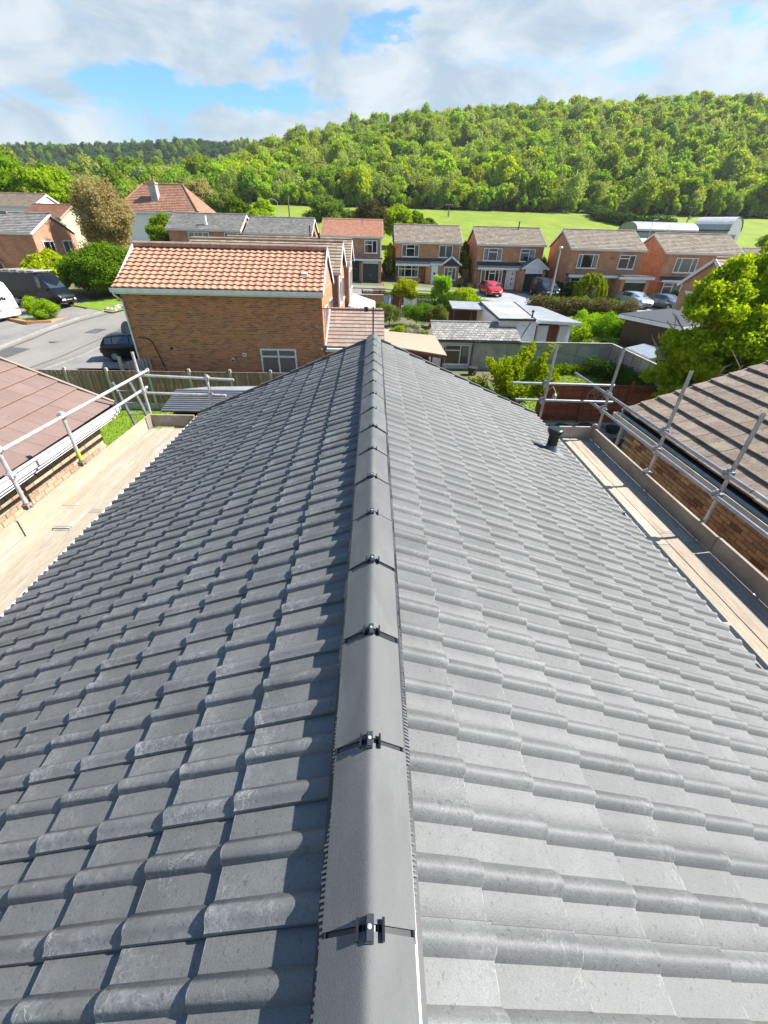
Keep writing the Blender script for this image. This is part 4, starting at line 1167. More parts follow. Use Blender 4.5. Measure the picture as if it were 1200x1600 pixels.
def gable_roof(t, x0, x1, y0, y1, ez, rz, m, oh=.28, os=.18, n=12, ridge_m=None, barge=white, ridge_r=.11):
    ym = (y0+y1)/2; k = (rz-ez)/(ym-y0+oh)
    course_roof(t, x0-os, x1+os, y0-oh, ym, ez, rz, m, n)
    course_roof(t, x0-os, x1+os, y1+oh, ym, ez, rz, m, n)
    mb = MB()
    for ya in (y0-oh, y1+oh):
        mb.prism([(x0-os+.02, ya, ez-.05), (x0-os+.02, ym, rz-.05), (x0-os+.02, ym, rz-.005), (x0-os+.02, ya, ez-.005)], (x1-x0+2*os-.04, 0, 0))
    mb.build('roof_underlay', black_plastic, t, world=True)
    mb = MB(); nn = max(2, int((x1-x0)/.45))
    for i in range(nn):
        xa = x0-os+i*(x1-x0+2*os)/nn; mb.tube((xa, ym, rz+.02), (xa+(x1-x0+2*os)/nn-.012, ym, rz+.02), ridge_r, 10, rnd=rj.random()+.001)
    mb.build('ridge_tiles', ridge_m or m, t, world=True, smooth=True, kind='stuff')
    for xe in (x0-os, x1+os):
        for ya in (y0-oh, y1+oh):
            mb = MB(); mb.beam((xe, ya, ez-.09), (xe, ym, rz-.09), .03, .20); mb.build('bargeboard', barge, t, world=True)
    mb = MB(); mb.box((x0-os, y0-oh-.02, ez-.17), (x1+os, y0-oh, ez-.01)); mb.build('fascia', barge, t, world=True)
    mb = MB(); mb.box((x0-os, y0-oh-.13, ez-.08), (x1+os, y0-oh-.02, ez-.0)); mb.build('gutter', barge, t, world=True)
    mb = MB(); mb.box((x0, y0-oh, ez-.19), (x1, y0+.02, ez-.17)); mb.build('soffit', barge, t, world=True)
    class Gables:
        def build(s, name, m_, parent, world=True):
            for xa in (x0+.005, x1-.105):
                mb = MB(); mb.prism([(xa, y0+.01, ez-.1), (xa, y1-.01, ez-.1), (xa, ym, rz-.12)], (.10, 0, 0)); mb.build(name, m_, parent, world=True)
    return Gables()
for lab, ox, yy0, yy1, e_, r_, gz in (('brown-tiled brick house just behind the orange-tiled one', -2.0, 26.3, 31.6, 5.28, 6.55, 0.1), ('farther brown-tiled brick house beyond the orange-tiled one', -1.75, 32.6, 37.9, 5.35, 6.62, .5)):
    t = thing('brick_house', lab, 'house', (-6.3, (yy0+yy1)/2, gz))
    mb = MB(); mb.box((ox-8.4, yy0, gz-.3), (ox, yy1, e_-.05)); mb.build('wall', brick_far2, t, world=True)
    gb = gable_roof(t, ox-8.4, ox, yy0, yy1, e_, r_, old_brown, n=9); gb.build('gable_wall', brick_far2, t, world=True)
    for k in (.6, 3.1):
        window(t, (ox, yy0+k, e_-1.75), (0, 1, 0), (1, 0, 0), 1.4, 1.2, curtain='net')
    window(t, (ox, yy0+.8, e_-4.4), (0, 1, 0), (1, 0, 0), 1.9, 1.4, curtain='net')
    mb = MB(); mb.tube((ox+.06, yy0-.1, .2), (ox+.06, yy0-.1, e_-.15), .04, 8); mb.build('downpipe', upvc, t, world=True)
    if yy0 < 30:
        mb = MB(); mb.tube((-1.0+ox-.2, 29, 6.5), (-1.2+ox, 29, 7.0), .05, 8); mb.build('flue', black_plastic, t, world=True)
# white lean-to conservatory
cs = thing('conservatory', 'white lean-to conservatory with ribbed pale roof behind the brick houses', 'conservatory', (-1, 35, .3))
mb = MB(); mb.prism([(-1.72, 31.6, .3), (-.02, 31.6, .3), (-.02, 31.6, 2.25), (-1.72, 31.6, 2.75)], (0, .06, 0)); mb.build('end_panel', upvc, cs, world=True)
mb = MB(); mb.box((-.08, 31.6, .3), (-.02, 38.4, 1.0)); mb.build('wall', upvc, cs, world=True)
mb = MB(); mb.prism([(-1.74, 31.3, 2.84), (.12, 31.3, 2.28), (.12, 31.3, 2.34), (-1.74, 31.3, 2.90)], (0, 7.3, 0)); mb.build('roof', plain('polycarbonate', (.62, .66, .70), .3), cs, world=True)
for i in range(13):
    y = 31.3+i*.6; mb = MB(); mb.beam((-1.74, y, 2.925), (.13, y, 2.36), .04, .04); mb.build('glazing_bar', upvc, cs, world=True)
for i in range(8):
    y = 31.65+i*.95; mb = MB(); mb.beam((-.04, y, 1.0), (-.04, y, 2.3), .07, .07); mb.build('post', upvc, cs, world=True)
mb = MB(); mb.box((-.05, 31.7, 1.0), (-.035, 38.3, 2.26)); mb.build('pane', glass, cs, world=True)

# ------------------------------------------------------------------ fences and walls
fence_wood = mat('grey_brown_fence_wood', (0.31, 0.195, 0.14), (0.19, 0.125, 0.092), scale=3, rough=.95, bump=.4, bscale=20, var=.22, hue=.004, stretch=(4, 4, .35), stain=(.37, .29, .23), stain_amt=.6, stain_scale=2)
def board_fence(name, label, pts, h, m, bw=.10, post_m=None, post_h=.12, grav=.3, pitch_=1.9, loc=None, rail_side=1, base=None, board_limit=290, cat='fence', gap=.012):
    p0 = Vector((*pts[0], 0)); p1 = Vector((*pts[1], 0))
    L_ = (p1-p0).length; u = (p1-p0)/L_; n = Vector((u.y, -u.x, 0))
    g = (lambda x, y: base) if base is not None else (lambda x, y: max(G(x, y), 0))
    mid = (p0+p1)/2
    t = thing(name, label, cat, (mid.x, mid.y, g(mid.x, mid.y)))
    npost = max(1, int(round(L_/pitch_)))
    for i in range(npost+1):
        p = p0+u*(L_*i/npost); z = g(p.x, p.y)
        mb = MB(); mb.box((p.x-.055, p.y-.055, z-.2), (p.x+.055, p.y+.055, z+h+post_h)); mb.obox((p.x, p.y, z+h+post_h+.012), (.04, 0, 0), (0, .04, 0), (0, 0, .012))
        mb.build('post', post_m or conc_post, t, world=True)
    if grav:
        for i in range(npost):
            a = p0+u*(L_*i/npost+.06); b = p0+u*(L_*(i+1)/npost-.06)
            mb = MB(); mb.beam((a.x, a.y, g(a.x, a.y)+grav/2), (b.x, b.y, g(b.x, b.y)+grav/2), .04, grav); mb.build('gravel_board', conc_post, t, world=True)
    nb = int(L_/bw)
    bb = MB(); bb.box((0, -.009, 0), (bw-gap, .009, h-grav)); me = bb.mesh('board', m)
    ms = []
    for i in range(nb):
        a = p0+u*(i*bw); z = g(a.x, a.y)+grav+rj.uniform(-.012, .01)
        dn = .012 if i % 2 else -.002
        M4 = Matrix(((u.x, n.x, 0, a.x+n.x*dn), (u.y, n.y, 0, a.y+n.y*dn), (0, 0, 1, z), (0, 0, 0, 1)))
        ms.append(M4)
    pieces('board', me, t, ms, board_limit, 'far_boards')
    for zz in (grav+.25, h*.62, h-.2):
        for i in range(npost):
            a = p0+u*(L_*i/npost+.055)-n*.03*rail_side; b = p0+u*(L_*(i+1)/npost-.055)-n*.03*rail_side
            mb = MB(); mb.beam((a.x, a.y, g(a.x, a.y)+zz), (b.x, b.y, g(b.x, b.y)+zz), .035, .07); mb.build('rail', m, t, world=True)
    mb = MB(); a = p0; b = p1
    mb.beam((a.x, a.y, g(a.x, a.y)+h+.012), (b.x, b.y, g(b.x, b.y)+h+.012), .05, .02); mb.build('capping', m, t, world=True)
    return t
board_fence('board_fence', 'grey brown timber board fence with concrete posts in front of the road', [(-15.4, 18.95), (-1.0, 19.05)], 1.72, fence_wood, post_m=conc_post, pitch_=1.92, base=0.0)
# brown panel fence on the right, horizontal lap boards with battens
bw_m = mat('red_brown_fence_stain', (0.32, 0.10, 0.042), (0.20, 0.06, 0.026), scale=3, rough=.9, bump=.3, bscale=20, var=.25, stretch=(.5, 1, 5), stain=(.40, .15, .07), stain_amt=.5)
bf = thing('panel_fence', 'red brown lap panel fence behind the right scaffold', 'fence', (11.5, 17.9, 0))
lp = MB(); lp.obox((0, 0, 0), (.95, 0, 0), (0, .006, .0), (0, -.008, .062)); lpm = lp.mesh('lap_board', bw_m)
bm_ = MB(); bm_.box((-.02, -.03, 0), (.02, 0, 1.62)); bmm = bm_.mesh('batten', bw_m)
ms, ms2 = [], []
for i in range(5):
    xc = 7.35+.98+i*1.96; yb = 18.0-.08*i
    for r in range(15): ms.append(Matrix.Translation((xc, yb, .16+r*.108)))
    for k in range(5): ms2.append(Matrix.Translation((xc-.9+k*.45, yb-.02, .09)))
    mb = MB(); mb.box((xc-1.03, yb-.06, 0), (xc-.94, yb+.04, 1.95)); mb.build('post', bw_m, bf, world=True)
    mb = MB(); mb.box((xc-.95, yb-.045, 1.72), (xc+.95, yb+.03, 1.75)); mb.build('capping', bw_m, bf, world=True)
pieces('lap_board', lpm, bf, ms, 295); pieces('batten', bmm, bf, ms2, 295)
# round metal wall ornament with a plain branching pattern, hung on the fence
orn = thing('wall_ornament', 'round pale metal garden ornament hung on the red brown fence', 'ornament', (9.75, 17.8, 1.3))
om = plain('ornament_metal', (.42, .38, .32), .5, metal=.3)
mb = MB()
for i in range(28):
    a, b = 2*math.pi*i/28, 2*math.pi*(i+1)/28
    mb.tube((9.75+.36*math.cos(a), 17.80, 1.30+.36*math.sin(a)), (9.75+.36*math.cos(b), 17.80, 1.30+.36*math.sin(b)), .016, 6)
mb.build('ring', om, orn, world=True)
mb = MB(); rb_ = random.Random(5)
def br(p, a, l, d):
    q = (p[0]+l*math.cos(a), p[1]+l*math.sin(a))
    if math.hypot(q[0], q[1]) > .35: return
    mb.tube((9.75+p[0], 17.80, 1.30+p[1]), (9.75+q[0], 17.80, 1.30+q[1]), .006+.006*d/4, 5)
    if d: 
        for s in (-1, 1): br(q, a+s*rb_.uniform(.3, .7), l*.8, d-1)
br((0, -.33), math.pi/2, .20, 5); mb.build('branch_pattern', om, orn, world=True)
lan = thing('garden_lantern', 'small pale hanging lantern at the left end of the red brown fence', 'lantern', (7.9, 17.75, 1.35))
mb = MB(); mb.lathe((7.9, 17.75, 1.15), [(.07, 0), (.09, .02), (.09, .2), (.03, .28), (.01, .33)], 10); mb.build('body', galv_light, lan, world=True)
mb = MB(); mb.path([(7.9, 17.75, 1.48), (7.75, 17.78, 1.7), (7.45, 17.9, 1.35)], .02, 6); mb.build('bracket', om, lan, world=True)
# edging stones and dark pots at the foot of the fence
for i, (x, y, r) in enumerate([(8.2, 16.9, .28), (9.3, 16.95, .34), (10.4, 16.8, .30), (11.3, 16.6, .3), (9.9, 15.4, .25)]):
    pt = thing('flower_pot', ['dark pot at the left foot of the red brown fence', 'widest dark pot along the red brown fence', 'dark pot under the round fence ornament', 'dark pot near the bungalow gable corner', 'small dark pot out on the stone patio'][i], 'pot', (x, y, .02), group='dark pots along the fence')
    mb = MB(); mb.lathe((x, y, .02), [(r*.7, 0), (r, .25), (r*1.05, .27), (r*.95, .27), (r*.85, .22)], 14); mb.build('pot', plain('dark_pot', (.03, .03, .03), .6), pt, world=True)
ed = thing('stone_edging', 'row of weathered stone edging blocks along the red brown fence', 'edging', (10, 17.3, 0))
for i in range(16):
    x = 7.3+i*.34
    mb = MB(); mb.obox((x, 17.35+rj.uniform(-.03, .03), .10), (.155, rj.uniform(-.01, .01), 0), (0, .1, 0), (0, .01, rj.uniform(.08, .12))); mb.build('stone', concrete_m, ed, world=True)
# patio slabs
slab = MB(); slab.box((0, 0, 0), (.44, .44, .035)); slm = slab.mesh('paving_slab', mat('old_slab', (.19, .165, .135), (.12, .105, .085), scale=4, rough=.95, bump=.5, bscale=20, var=.25, stain=(.30, .27, .23), stain_amt=.6, stain_scale=5))
pat = thing('slab_paving', 'dark weathered slab paving between the scaffold and the brown fence', 'paving', (7, 13, 0))
ms = [Matrix.Translation((4.6+i*.46, 8.6+j*.46, .055+rj.uniform(0, .012))) @ Matrix.Rotation(rj.uniform(-.02, .02), 4, 'Z') for i in range(17) for j in range(17)]
pieces('paving_slab', slm, pat, ms, 290)
# concrete panel walls round the far lawn
def panel_wall(label, p0, p1, h, pw, m, vertical=False):
    p0 = Vector((*p0, 0)); p1 = Vector((*p1, 0)); L_ = (p1-p0).length; u = (p1-p0)/L_; n = Vector((u.y, -u.x, 0)); mid = (p0+p1)/2
    t = thing('concrete_wall', label, 'wall', (mid.x, mid.y, 0))
    npn = int(round(L_/pw))
    for i in range(npn):
        a = p0+u*(L_*i/npn); b = p0+u*(L_*(i+1)/npn)
        mb = MB(); c = (a+b)/2
        mb.obox((c.x, c.y, h/2), u*((b-a).length/2-.012), n*.03, (0, 0, h/2)); mb.build('panel', m, t, world=True)
        mb = MB(); mb.obox((a.x, a.y, h/2+.03), u*.05, n*.07, (0, 0, h/2+.03)); mb.build('post', m, t, world=True)
    mb = MB(); mb.beam((p0.x, p0.y, h+.035), (p1.x, p1.y, h+.035), .14, .04); mb.build('coping', concrete_m, t, world=True)
    return t
panel_wall('long pale weathered concrete wall behind the small lawn', (6.2, 26.75), (14.75, 26.85), 1.66, 2.1, concrete_m)
conc2 = mat('grey_panel', (.36, .345, .31), (.27, .255, .23), scale=5, rough=.9, bump=.6, bscale=14, var=.15, stretch=(1, 1, 3), stain=(.36, .345, .31), stain_amt=.6)
panel_wall('ribbed grey concrete wall running towards the camera beside the metal shed', (14.72, 26.7), (14.66, 18.2), 1.66, .85, conc2)

# ------------------------------------------------------------------ outbuildings in the gardens
slate_roof = mat('weathered_slate', (0.30, 0.29, 0.26), (0.20, 0.195, 0.18), scale=4, rough=.9, bump=.5, bscale=20, var=.22, stain=(.42, .38, .30), stain_amt=.6, stain_scale=3)
felt_tan = mat('tan_roof_felt', (.35, .30, .215), (.29, .25, .18), scale=1.2, rough=.95, bump=.3, bscale=60, var=0, stain=(.41, .36, .28), stain_amt=.5, stain_scale=1.2)
felt_grey = mat('grey_roof_felt', (.26, .275, .29), (.21, .225, .24), scale=1.5, rough=.9, bump=.2, bscale=50, var=0, stain=(.36, .37, .38), stain_amt=.6, stain_scale=1.4)
felt_dark = mat('dark_roof_felt', (.045, .052, .062), (.032, .038, .046), scale=1.5, rough=.85, var=0, stain=(.075, .082, .095), stain_amt=.4)
felt_pale = mat('pale_flat_roof', (.36, .36, .35), (.29, .29, .285), scale=.9, rough=.85, var=0, stain=(.25, .25, .25), stain_amt=.5, stain_scale=1.0)
red_wood = mat('red_brown_wood', (.22, .075, .035), (.15, .05, .025), scale=4, rough=.8, var=.12, stretch=(6, 6, .5))
dark_wood = mat('dark_shed_wood', (.12, .075, .045), (.08, .05, .03), scale=4, rough=.85, var=.15, stretch=(5, 5, .5))
# white painted outbuilding with a weathered tiled roof
ob = thing('outbuilding', 'white painted outbuilding with weathered mottled tile roof and a brown-edged window', 'outbuilding', (6.2, 28, 0))
mb = MB(); mb.box((3.75, 26.95, -.1), (8.9, 30.4, 1.70)); mb.prism([(3.76, 26.96, 1.7), (3.76, 30.3, 1.7), (3.76, 28.7, 2.22)], (5.1, 0, 0)); mb.build('wall', render_white, ob, world=True)
ft4 = flat_tile('roof_tile', slate_roof, .26, .40, .02, .03, gap=.008)
ms = slope_mats((3.62, 26.72, 1.74), (1, 0, 0), math.atan(.34), 5.4, 2.1, .27, .26, jit=.006, stagger=True)
pieces('roof_tile', ft4, ob, ms, 295)
course_roof(ob, 3.62, 9.02, 30.6, 28.7, 1.74, 2.40, slate_roof, 7, step=.03, name='back_slope', cols=.27)
mb = MB(); mb.prism([(3.66, 26.75, 1.66), (3.66, 28.7, 2.36), (3.66, 30.5, 1.68), (3.66, 28.7, 2.28)], (5.3, 0, 0)); mb.build('roof_underlay', black_plastic, ob, world=True)
mb = MB(); mb.tube((3.6, 28.7, 2.46), (9.04, 28.7, 2.46), .08, 8); mb.build('ridge', slate_roof, ob, world=True, smooth=True)
mb = MB(); mb.tube((3.58, 26.66, 1.69), (9.05, 26.66, 1.66), .045, 8); mb.build('gutter', black_plastic, ob, world=True, smooth=True)
mb = MB(); mb.box((3.7, 26.9, 1.5), (8.95, 26.935, 1.68)); mb.build('fascia', white, ob, world=True)
w_ = window(ob, (4.42, 26.93, .28), (1, 0, 0), (0, -1, 0), 1.55, 1.18, bars=(.62,), transom=(.72, (0,)), curtain='right', fw=.06)
mb = MB(); mb.box((4.36, 26.86, .33), (4.44, 26.95, 1.30)); mb.build('timber_edge', red_wood, ob, world=True)
mb = MB()
for x in (6.35, 7.3, 8.2): mb.box((x, 26.90, 0), (x+.03, 26.945, 1.5))
mb.build('cover_strip', galv, ob, world=True)
mb = MB(); mb.path([(6.1, 26.85, 1.5), (6.02, 26.6, .1)], .03, 8); mb.build('downpipe', black_plastic, ob, world=True)
# open-sided canopy with a felt roof
cp_ = thing('garden_canopy', 'timber garden canopy with a tan felt roof on brown posts', 'canopy', (1.8, 22.7, 0))
def slab_quad(mb, c, th):
    c = [Vector(p) for p in c]; d = Vector((0, 0, -th)); mb.add(c+[p+d for p in c], [(0, 1, 2, 3), (7, 6, 5, 4), (0, 4, 5, 1), (1, 5, 6, 2), (2, 6, 7, 3), (3, 7, 4, 0)])
qa, qb, qc, qd = (.45, 20.9, 2.62), (3.48, 20.45, 2.30), (3.40, 24.6, 2.40), (.45, 25.4, 2.45)
mb = MB(); slab_quad(mb, (qa, qb, qc, qd), .05); mb.build('roof', felt_tan, cp_, world=True)
mb = MB(); mb.beam((.45, 20.92, 2.53), (3.46, 20.48, 2.20), .035, .17); mb.beam((3.46, 20.5, 2.19), (3.38, 24.6, 2.29), .035, .17); mb.build('fascia', red_wood, cp_, world=True)
for x, y, h in ((3.3, 20.75, 2.2), (2.55, 20.85, 2.28), (1.0, 21.1, 2.5), (3.3, 24.4, 2.3), (.8, 24.9, 2.4)):
    mb = MB(); mb.box((x-.05, y-.05, 0), (x+.05, y+.05, h)); mb.build('post', dark_wood, cp_, world=True)
mb = MB(); mb.box((.7, 24.9, 0), (3.2, 24.96, 2.2)); mb.build('back_screen', dark_wood, cp_, world=True)
# garden clutter under the canopy
for i, (x, y, sx, sy, sz, lab) in enumerate([(1.9, 22.4, .5, .35, .9, 'pale box stored under the felt canopy'), (2.75, 22.0, .25, .25, 1.1, 'dark bin standing under the felt canopy')]):
    b = thing('storage_box' if i == 0 else 'bin', lab, 'box' if i == 0 else 'bin', (x, y, 0))
    mb = MB(); mb.box((x-sx, y-sy, 0), (x+sx, y+sy, sz)); mb.build('body', concrete_m if i == 0 else black_plastic, b, world=True)
    mb = MB(); mb.box((x-sx-.03, y-sy-.03, sz), (x+sx+.03, y+sy+.03, sz+.06)); mb.build('lid', felt_grey, b, world=True)
bp = thing('plant_pot', 'black pot with a small plant against the white outbuilding', 'pot', (6.0, 25.6, 0))
mb = MB(); mb.lathe((6.0, 25.6, 0), [(.22, 0), (.3, .45), (.27, .46)], 12); mb.build('pot', MATS['dark_pot'], bp, world=True)
# small garden shelter
z_ = G(7.8, 36)
sh = thing('garden_shelter', 'small brown timber shelter with flat grey felt roof among the bushes', 'shelter', (7.6, 35.5, z_))
mb = MB(); slab_quad(mb, ((5.75, 33.4, 2.62), (8.5, 33.2, 2.60), (8.7, 36.4, 2.72), (5.95, 36.7, 2.74)), .08); mb.build('roof', felt_grey, sh, world=True)
for x, y in ((5.95, 33.6), (7.2, 33.5), (8.35, 33.4), (6.1, 36.4), (8.5, 36.2)):
    mb = MB(); mb.box((x-.06, y-.06, 0), (x+.06, y+.06, 2.56)); mb.build('post', red_wood, sh, world=True)
mb = MB(); mb.box((6.0, 36.3, 0), (8.6, 36.36, 2.55)); mb.build('back_wall', dark_wood, sh, world=True)
mb = MB(); mb.box((5.95, 33.6, 0), (7.1, 33.64, 1.1)); mb.build('low_screen', dark_wood, sh, world=True)
# flat-roofed garages
gr = thing('garage', 'white garage with pale flat roof next to the grey-roofed store', 'garage', (9.2, 30, .2))
mb = MB(); mb.box((7.95, 28.3, 0), (10.3, 35.0, 2.66)); mb.build('wall', render_white, gr, world=True)
mb = MB(); mb.prism([(7.85, 28.15, 2.66), (10.15, 28.15, 2.66), (10.95, 35.9, 2.72), (8.3, 36.0, 2.72)], (0, 0, .11)); mb.build('roof', felt_pale, gr, world=True)
mb = MB()
for a, b in (((7.83, 28.13, 2.74), (10.15, 28.13, 2.74)), ((10.15, 28.13, 2.74), (10.95, 35.9, 2.80)), ((7.83, 28.13, 2.74), (8.28, 36.0, 2.80))): mb.beam(a, b, .05, .13)
mb.build('roof_edging', plain('lead_edge', (.07, .075, .085), .6), gr, world=True)
mb = MB()
for i in range(20): mb.box((7.95, 28.27, .1+i*.128), (10.3, 28.3, .1+i*.128+.112))
mb.build('cladding', white, gr, world=True, kind='stuff')
mb = MB(); mb.tube((10.0, 28.5, 2.8), (10.0, 28.5, 3.12), .05, 8); mb.lathe((10.0, 28.5, 3.1), [(.03, 0), (.09, .05), (.09, .12), (.02, .18)], 10); mb.build('flue', black_plastic, gr, world=True)
mb = MB(); mb.path([(9.9, 28.22, 2.6), (9.45, 28.22, 1.7), (9.4, 28.22, .3)], .02, 6); mb.build('waste_pipe', black_plastic, gr, world=True)
g2 = thing('garden_store', 'store with grey flat roof, white door and red brown door', 'garage', (11.6, 30, .2))
mb = MB(); mb.box((10.32, 29.0, 0), (12.9, 34.5, 2.55)); mb.build('wall', render_white, g2, world=True)
mb = MB(); mb.prism([(10.2, 28.6, 2.58), (13.15, 28.3, 2.52), (12.6, 34.5, 2.62), (11.0, 35.2, 2.66)], (0, 0, .10)); mb.build('roof', felt_grey, g2, world=True)
mb = MB(); mb.beam((10.2, 28.57, 2.58), (13.17, 28.27, 2.53), .04, .16); mb.beam((13.17, 28.27, 2.53), (12.62, 34.5, 2.63), .04, .16); mb.build('fascia', white, g2, world=True)
for x0, x1, m, lab in ((10.34, 10.62, red_wood, 'narrow red brown panel'), (10.7, 11.36, upvc, 'white door'), (11.42, 12.05, red_wood, 'red brown door'), (12.12, 12.7, upvc, 'white panel')):
    mb = MB(); mb.box((x0, 28.93, .15), (x1, 28.99, 2.3))
    for i in range(4): mb.box((x0+.02+(x1-x0)*i/4, 28.915, .2), (x0+(x1-x0)*(i+1)/4-.01, 28.93, 2.25))
    d = mb.build('door', m, g2, world=True, label=lab)
    if x1-x0 > .5:
        mb = MB(); mb.box((x1-.14, 28.87, 1.2), (x1-.08, 28.915, 1.24)); mb.build('handle', galv, d, world=True)
mb = MB(); mb.box((10.7, 28.95, 2.32), (12.0, 28.985, 2.5)); mb.build('transom_light', dark_room, g2, world=True)
g3 = thing('garage', 'dark flat-roofed garage with white fascia beside the big leafy tree', 'garage', (18.6, 29, .3))
mb = MB(); slab_quad(mb, ((16.1, 29.6, 3.02), (17.9, 25.6, 2.95), (21.6, 27.2, 3.0), (21.2, 32.4, 3.05)), .10); mb.build('roof', felt_dark, g3, world=True)
mb = MB(); mb.beam((16.1, 29.6, 2.88), (17.9, 25.6, 2.81), .06, .22); mb.beam((17.9, 25.6, 2.81), (21.6, 27.2, 2.86), .06, .22); mb.build('fascia', white, g3, world=True)
mb = MB(); mb.prism([(16.5, 29.4, 0), (18.05, 26.1, 0), (21.2, 27.5, 0), (20.8, 31.6, 0)], (0, 0, 2.85)); mb.build('wall', dark_wood, g3, world=True)
ms_ = thing('metal_shed', 'small galvanised metal shed with shallow pitched roof beside the ribbed concrete wall', 'shed', (16, 24.4, 0))
mb = MB(); mb.box((15.1, 23.3, 0), (17.0, 25.7, 1.65)); mb.prism([(15.1, 23.31, 1.65), (17.0, 23.31, 1.65), (16.05, 23.31, 1.9)], (0, 2.38, 0)); mb.build('wall', plain('shed_green_grey', (.25, .28, .27), .6), ms_, world=True)
for s in (-1, 1):
    mb = MB()
    for i in range(13):
        y = 23.2+i*.2
        mb.obox((16.05+s*.51, y+.1, 1.80), (.53, 0, -s*.13), (0, .085, 0), (s*.003, 0, .012)); mb.obox((16.05+s*.51, y, 1.81), (.53, 0, -s*.13), (0, .016, 0), (s*.006, 0, .02))
    mb.build('roof_sheet', mat('shed_roof_metal', (.50, .54, .57), (.42, .46, .5), rough=.45, metal=.3, var=0), ms_, world=True)
mb = MB(); mb.box((15.5, 23.27, .05), (16.6, 23.3, 1.6)); mb.build('door', dark_room, ms_, world=True)
mb = MB(); mb.beam((15.1, 23.26, 1.66), (16.05, 23.26, 1.93), .03, .08); mb.beam((17.0, 23.26, 1.66), (16.05, 23.26, 1.93), .03, .08); mb.build('gable_trim', white, ms_, world=True)
# low shed with dark corrugated roof behind the left scaffold
ls = thing('garden_shed', 'low shed with dark grey ribbed roof in front of the board fence', 'shed', (-5.4, 13.4, 0))
mb = MB(); mb.prism([(-6.25, 12.5, 0), (-4.0, 12.5, 0), (-4.0, 14.6, 0), (-6.45, 14.4, 0)], (0, 0, 2.2)); mb.build('wall', dark_wood, ls, world=True)
rbm = mat('ribbed_grey_sheet', (.115, .125, .14), (.085, .095, .105), rough=.6, var=.06)
for i in range(11):
    k = i/11.0
    y = lerp(12.35, 14.2, k); y2 = lerp(12.35, 14.2, (i+1)/11.0); z = lerp(2.36, 2.46, k); z2 = lerp(2.36, 2.46, k+1/11)
    mb = MB(); xa = lerp(-6.46, -6.68, k)
    mb.add([(xa, y, z), (-3.8, y, z), (-3.8, y2, z2-.0), (xa-.02, y2, z2), (xa, y, z+.05), (-3.8, y, z+.05), (-3.8, y2-.03, z2+.035), (xa-.02, y2-.03, z2+.035)],
           [(0, 1, 5, 4), (4, 5, 6, 7), (7, 6, 2, 3), (0, 4, 7, 3), (1, 2, 6, 5), (3, 2, 1, 0)]); mb.build('roof_slat', rbm, ls, world=True)
mb = MB(); mb.add([(-6.7, 14.2, 2.46), (-3.8, 14.2, 2.46), (-3.8, 15.1, 2.36), (-5.9, 14.75, 2.40)], [(0, 1, 2, 3)]); mb.build('back_slope', felt_grey, ls, world=True)
# timber gate by the brick corner
gt = thing('side_gate', 'small weathered timber gate and post at the corner of the brick house', 'gate', (-10.9, 19.5, 0))
mb = MB(); mb.box((-11.35, 19.3, 0), (-11.23, 19.42, 2.25)); mb.build('post', conc_post, gt, world=True)
for i in range(7):
    mb = MB(); mb.box((-11.1+i*.13, 19.5+i*.06, .2), (-11.0+i*.13, 19.53+i*.06, 2.0+.02*i)); mb.build('board', concrete_m, gt, world=True)

# ------------------------------------------------------------------ row houses below the meadow
grey_tile = mat('grey_brown_row_tile', (0.30, 0.245, 0.185), (0.22, 0.178, 0.132), scale=1.2, rough=.9, bump=.3, bscale=12, var=.17, stain=(.38, .345, .28), stain_amt=.6, stain_scale=.8, hue=.01)
grey_tile2 = mat('grey_row_tile', (0.235, 0.225, 0.205), (0.18, 0.172, 0.155), scale=1.2, rough=.9, bump=.3, bscale=12, var=.2, stain=(.32, .29, .22), stain_amt=.6, stain_scale=.8)
red_tile = mat('salmon_row_tile', (0.47, 0.22, 0.14), (0.51, 0.255, 0.165), scale=1.2, rough=.85, var=.08, stain=(.5, .27, .18), stain_amt=.5, stain_scale=1)
slate_dark = mat('dark_slate_canopy', (.05, .06, .075), (.035, .042, .055), scale=3, rough=.5, var=.15)
def house_obj(label, x0, x1, y0, depth, gz, eh, rh, roof_m, n=14, ridge_m=None, brick=None, barge=None):
    t = thing('brick_house', label, 'house', ((x0+x1)/2, y0+depth/2, gz), group=None)
    brick = brick or brick_far
    mb = MB(); mb.box((x0, y0, gz-1.2), (x1, y0+depth, gz+eh-.06)); mb.build('wall', brick, t, world=True)
    gb = gable_roof(t, x0, x1, y0, y0+depth, gz+eh, gz+rh, roof_m, n=n, ridge_m=ridge_m, barge=barge or white); gb.build('gable_wall', brick, t, world=True)
    return t
def win(t, x0, gz, y0, dx, z, w, h, **k):
    return window(t, (x0+dx, y0, gz+z), (1, 0, 0), (0, -1, 0), w, h, fw=.09, depth=.08, **k)
def boxp(t, name, a, b, m, label=None, parent=None):
    mb = MB(); mb.box(a, b); return mb.build(name, m, parent or t, world=True, label=label)
def downpipe(t, x, y, z0, z1, m=None):
    mb = MB(); mb.tube((x, y, z0), (x, y, z1), .045, 8); mb.build('downpipe', m or upvc, t, world=True)
def roof_pipe(t, x, y, z, h=.7, r=.07):
    mb = MB(); mb.tube((x, y, z), (x, y, z+h), r, 10); mb.lathe((x, y, z+h), [(r*1.5, 0), (r*1.5, .06), (r*.6, .12)], 10); mb.build('roof_flue', black_plastic, t, world=True)
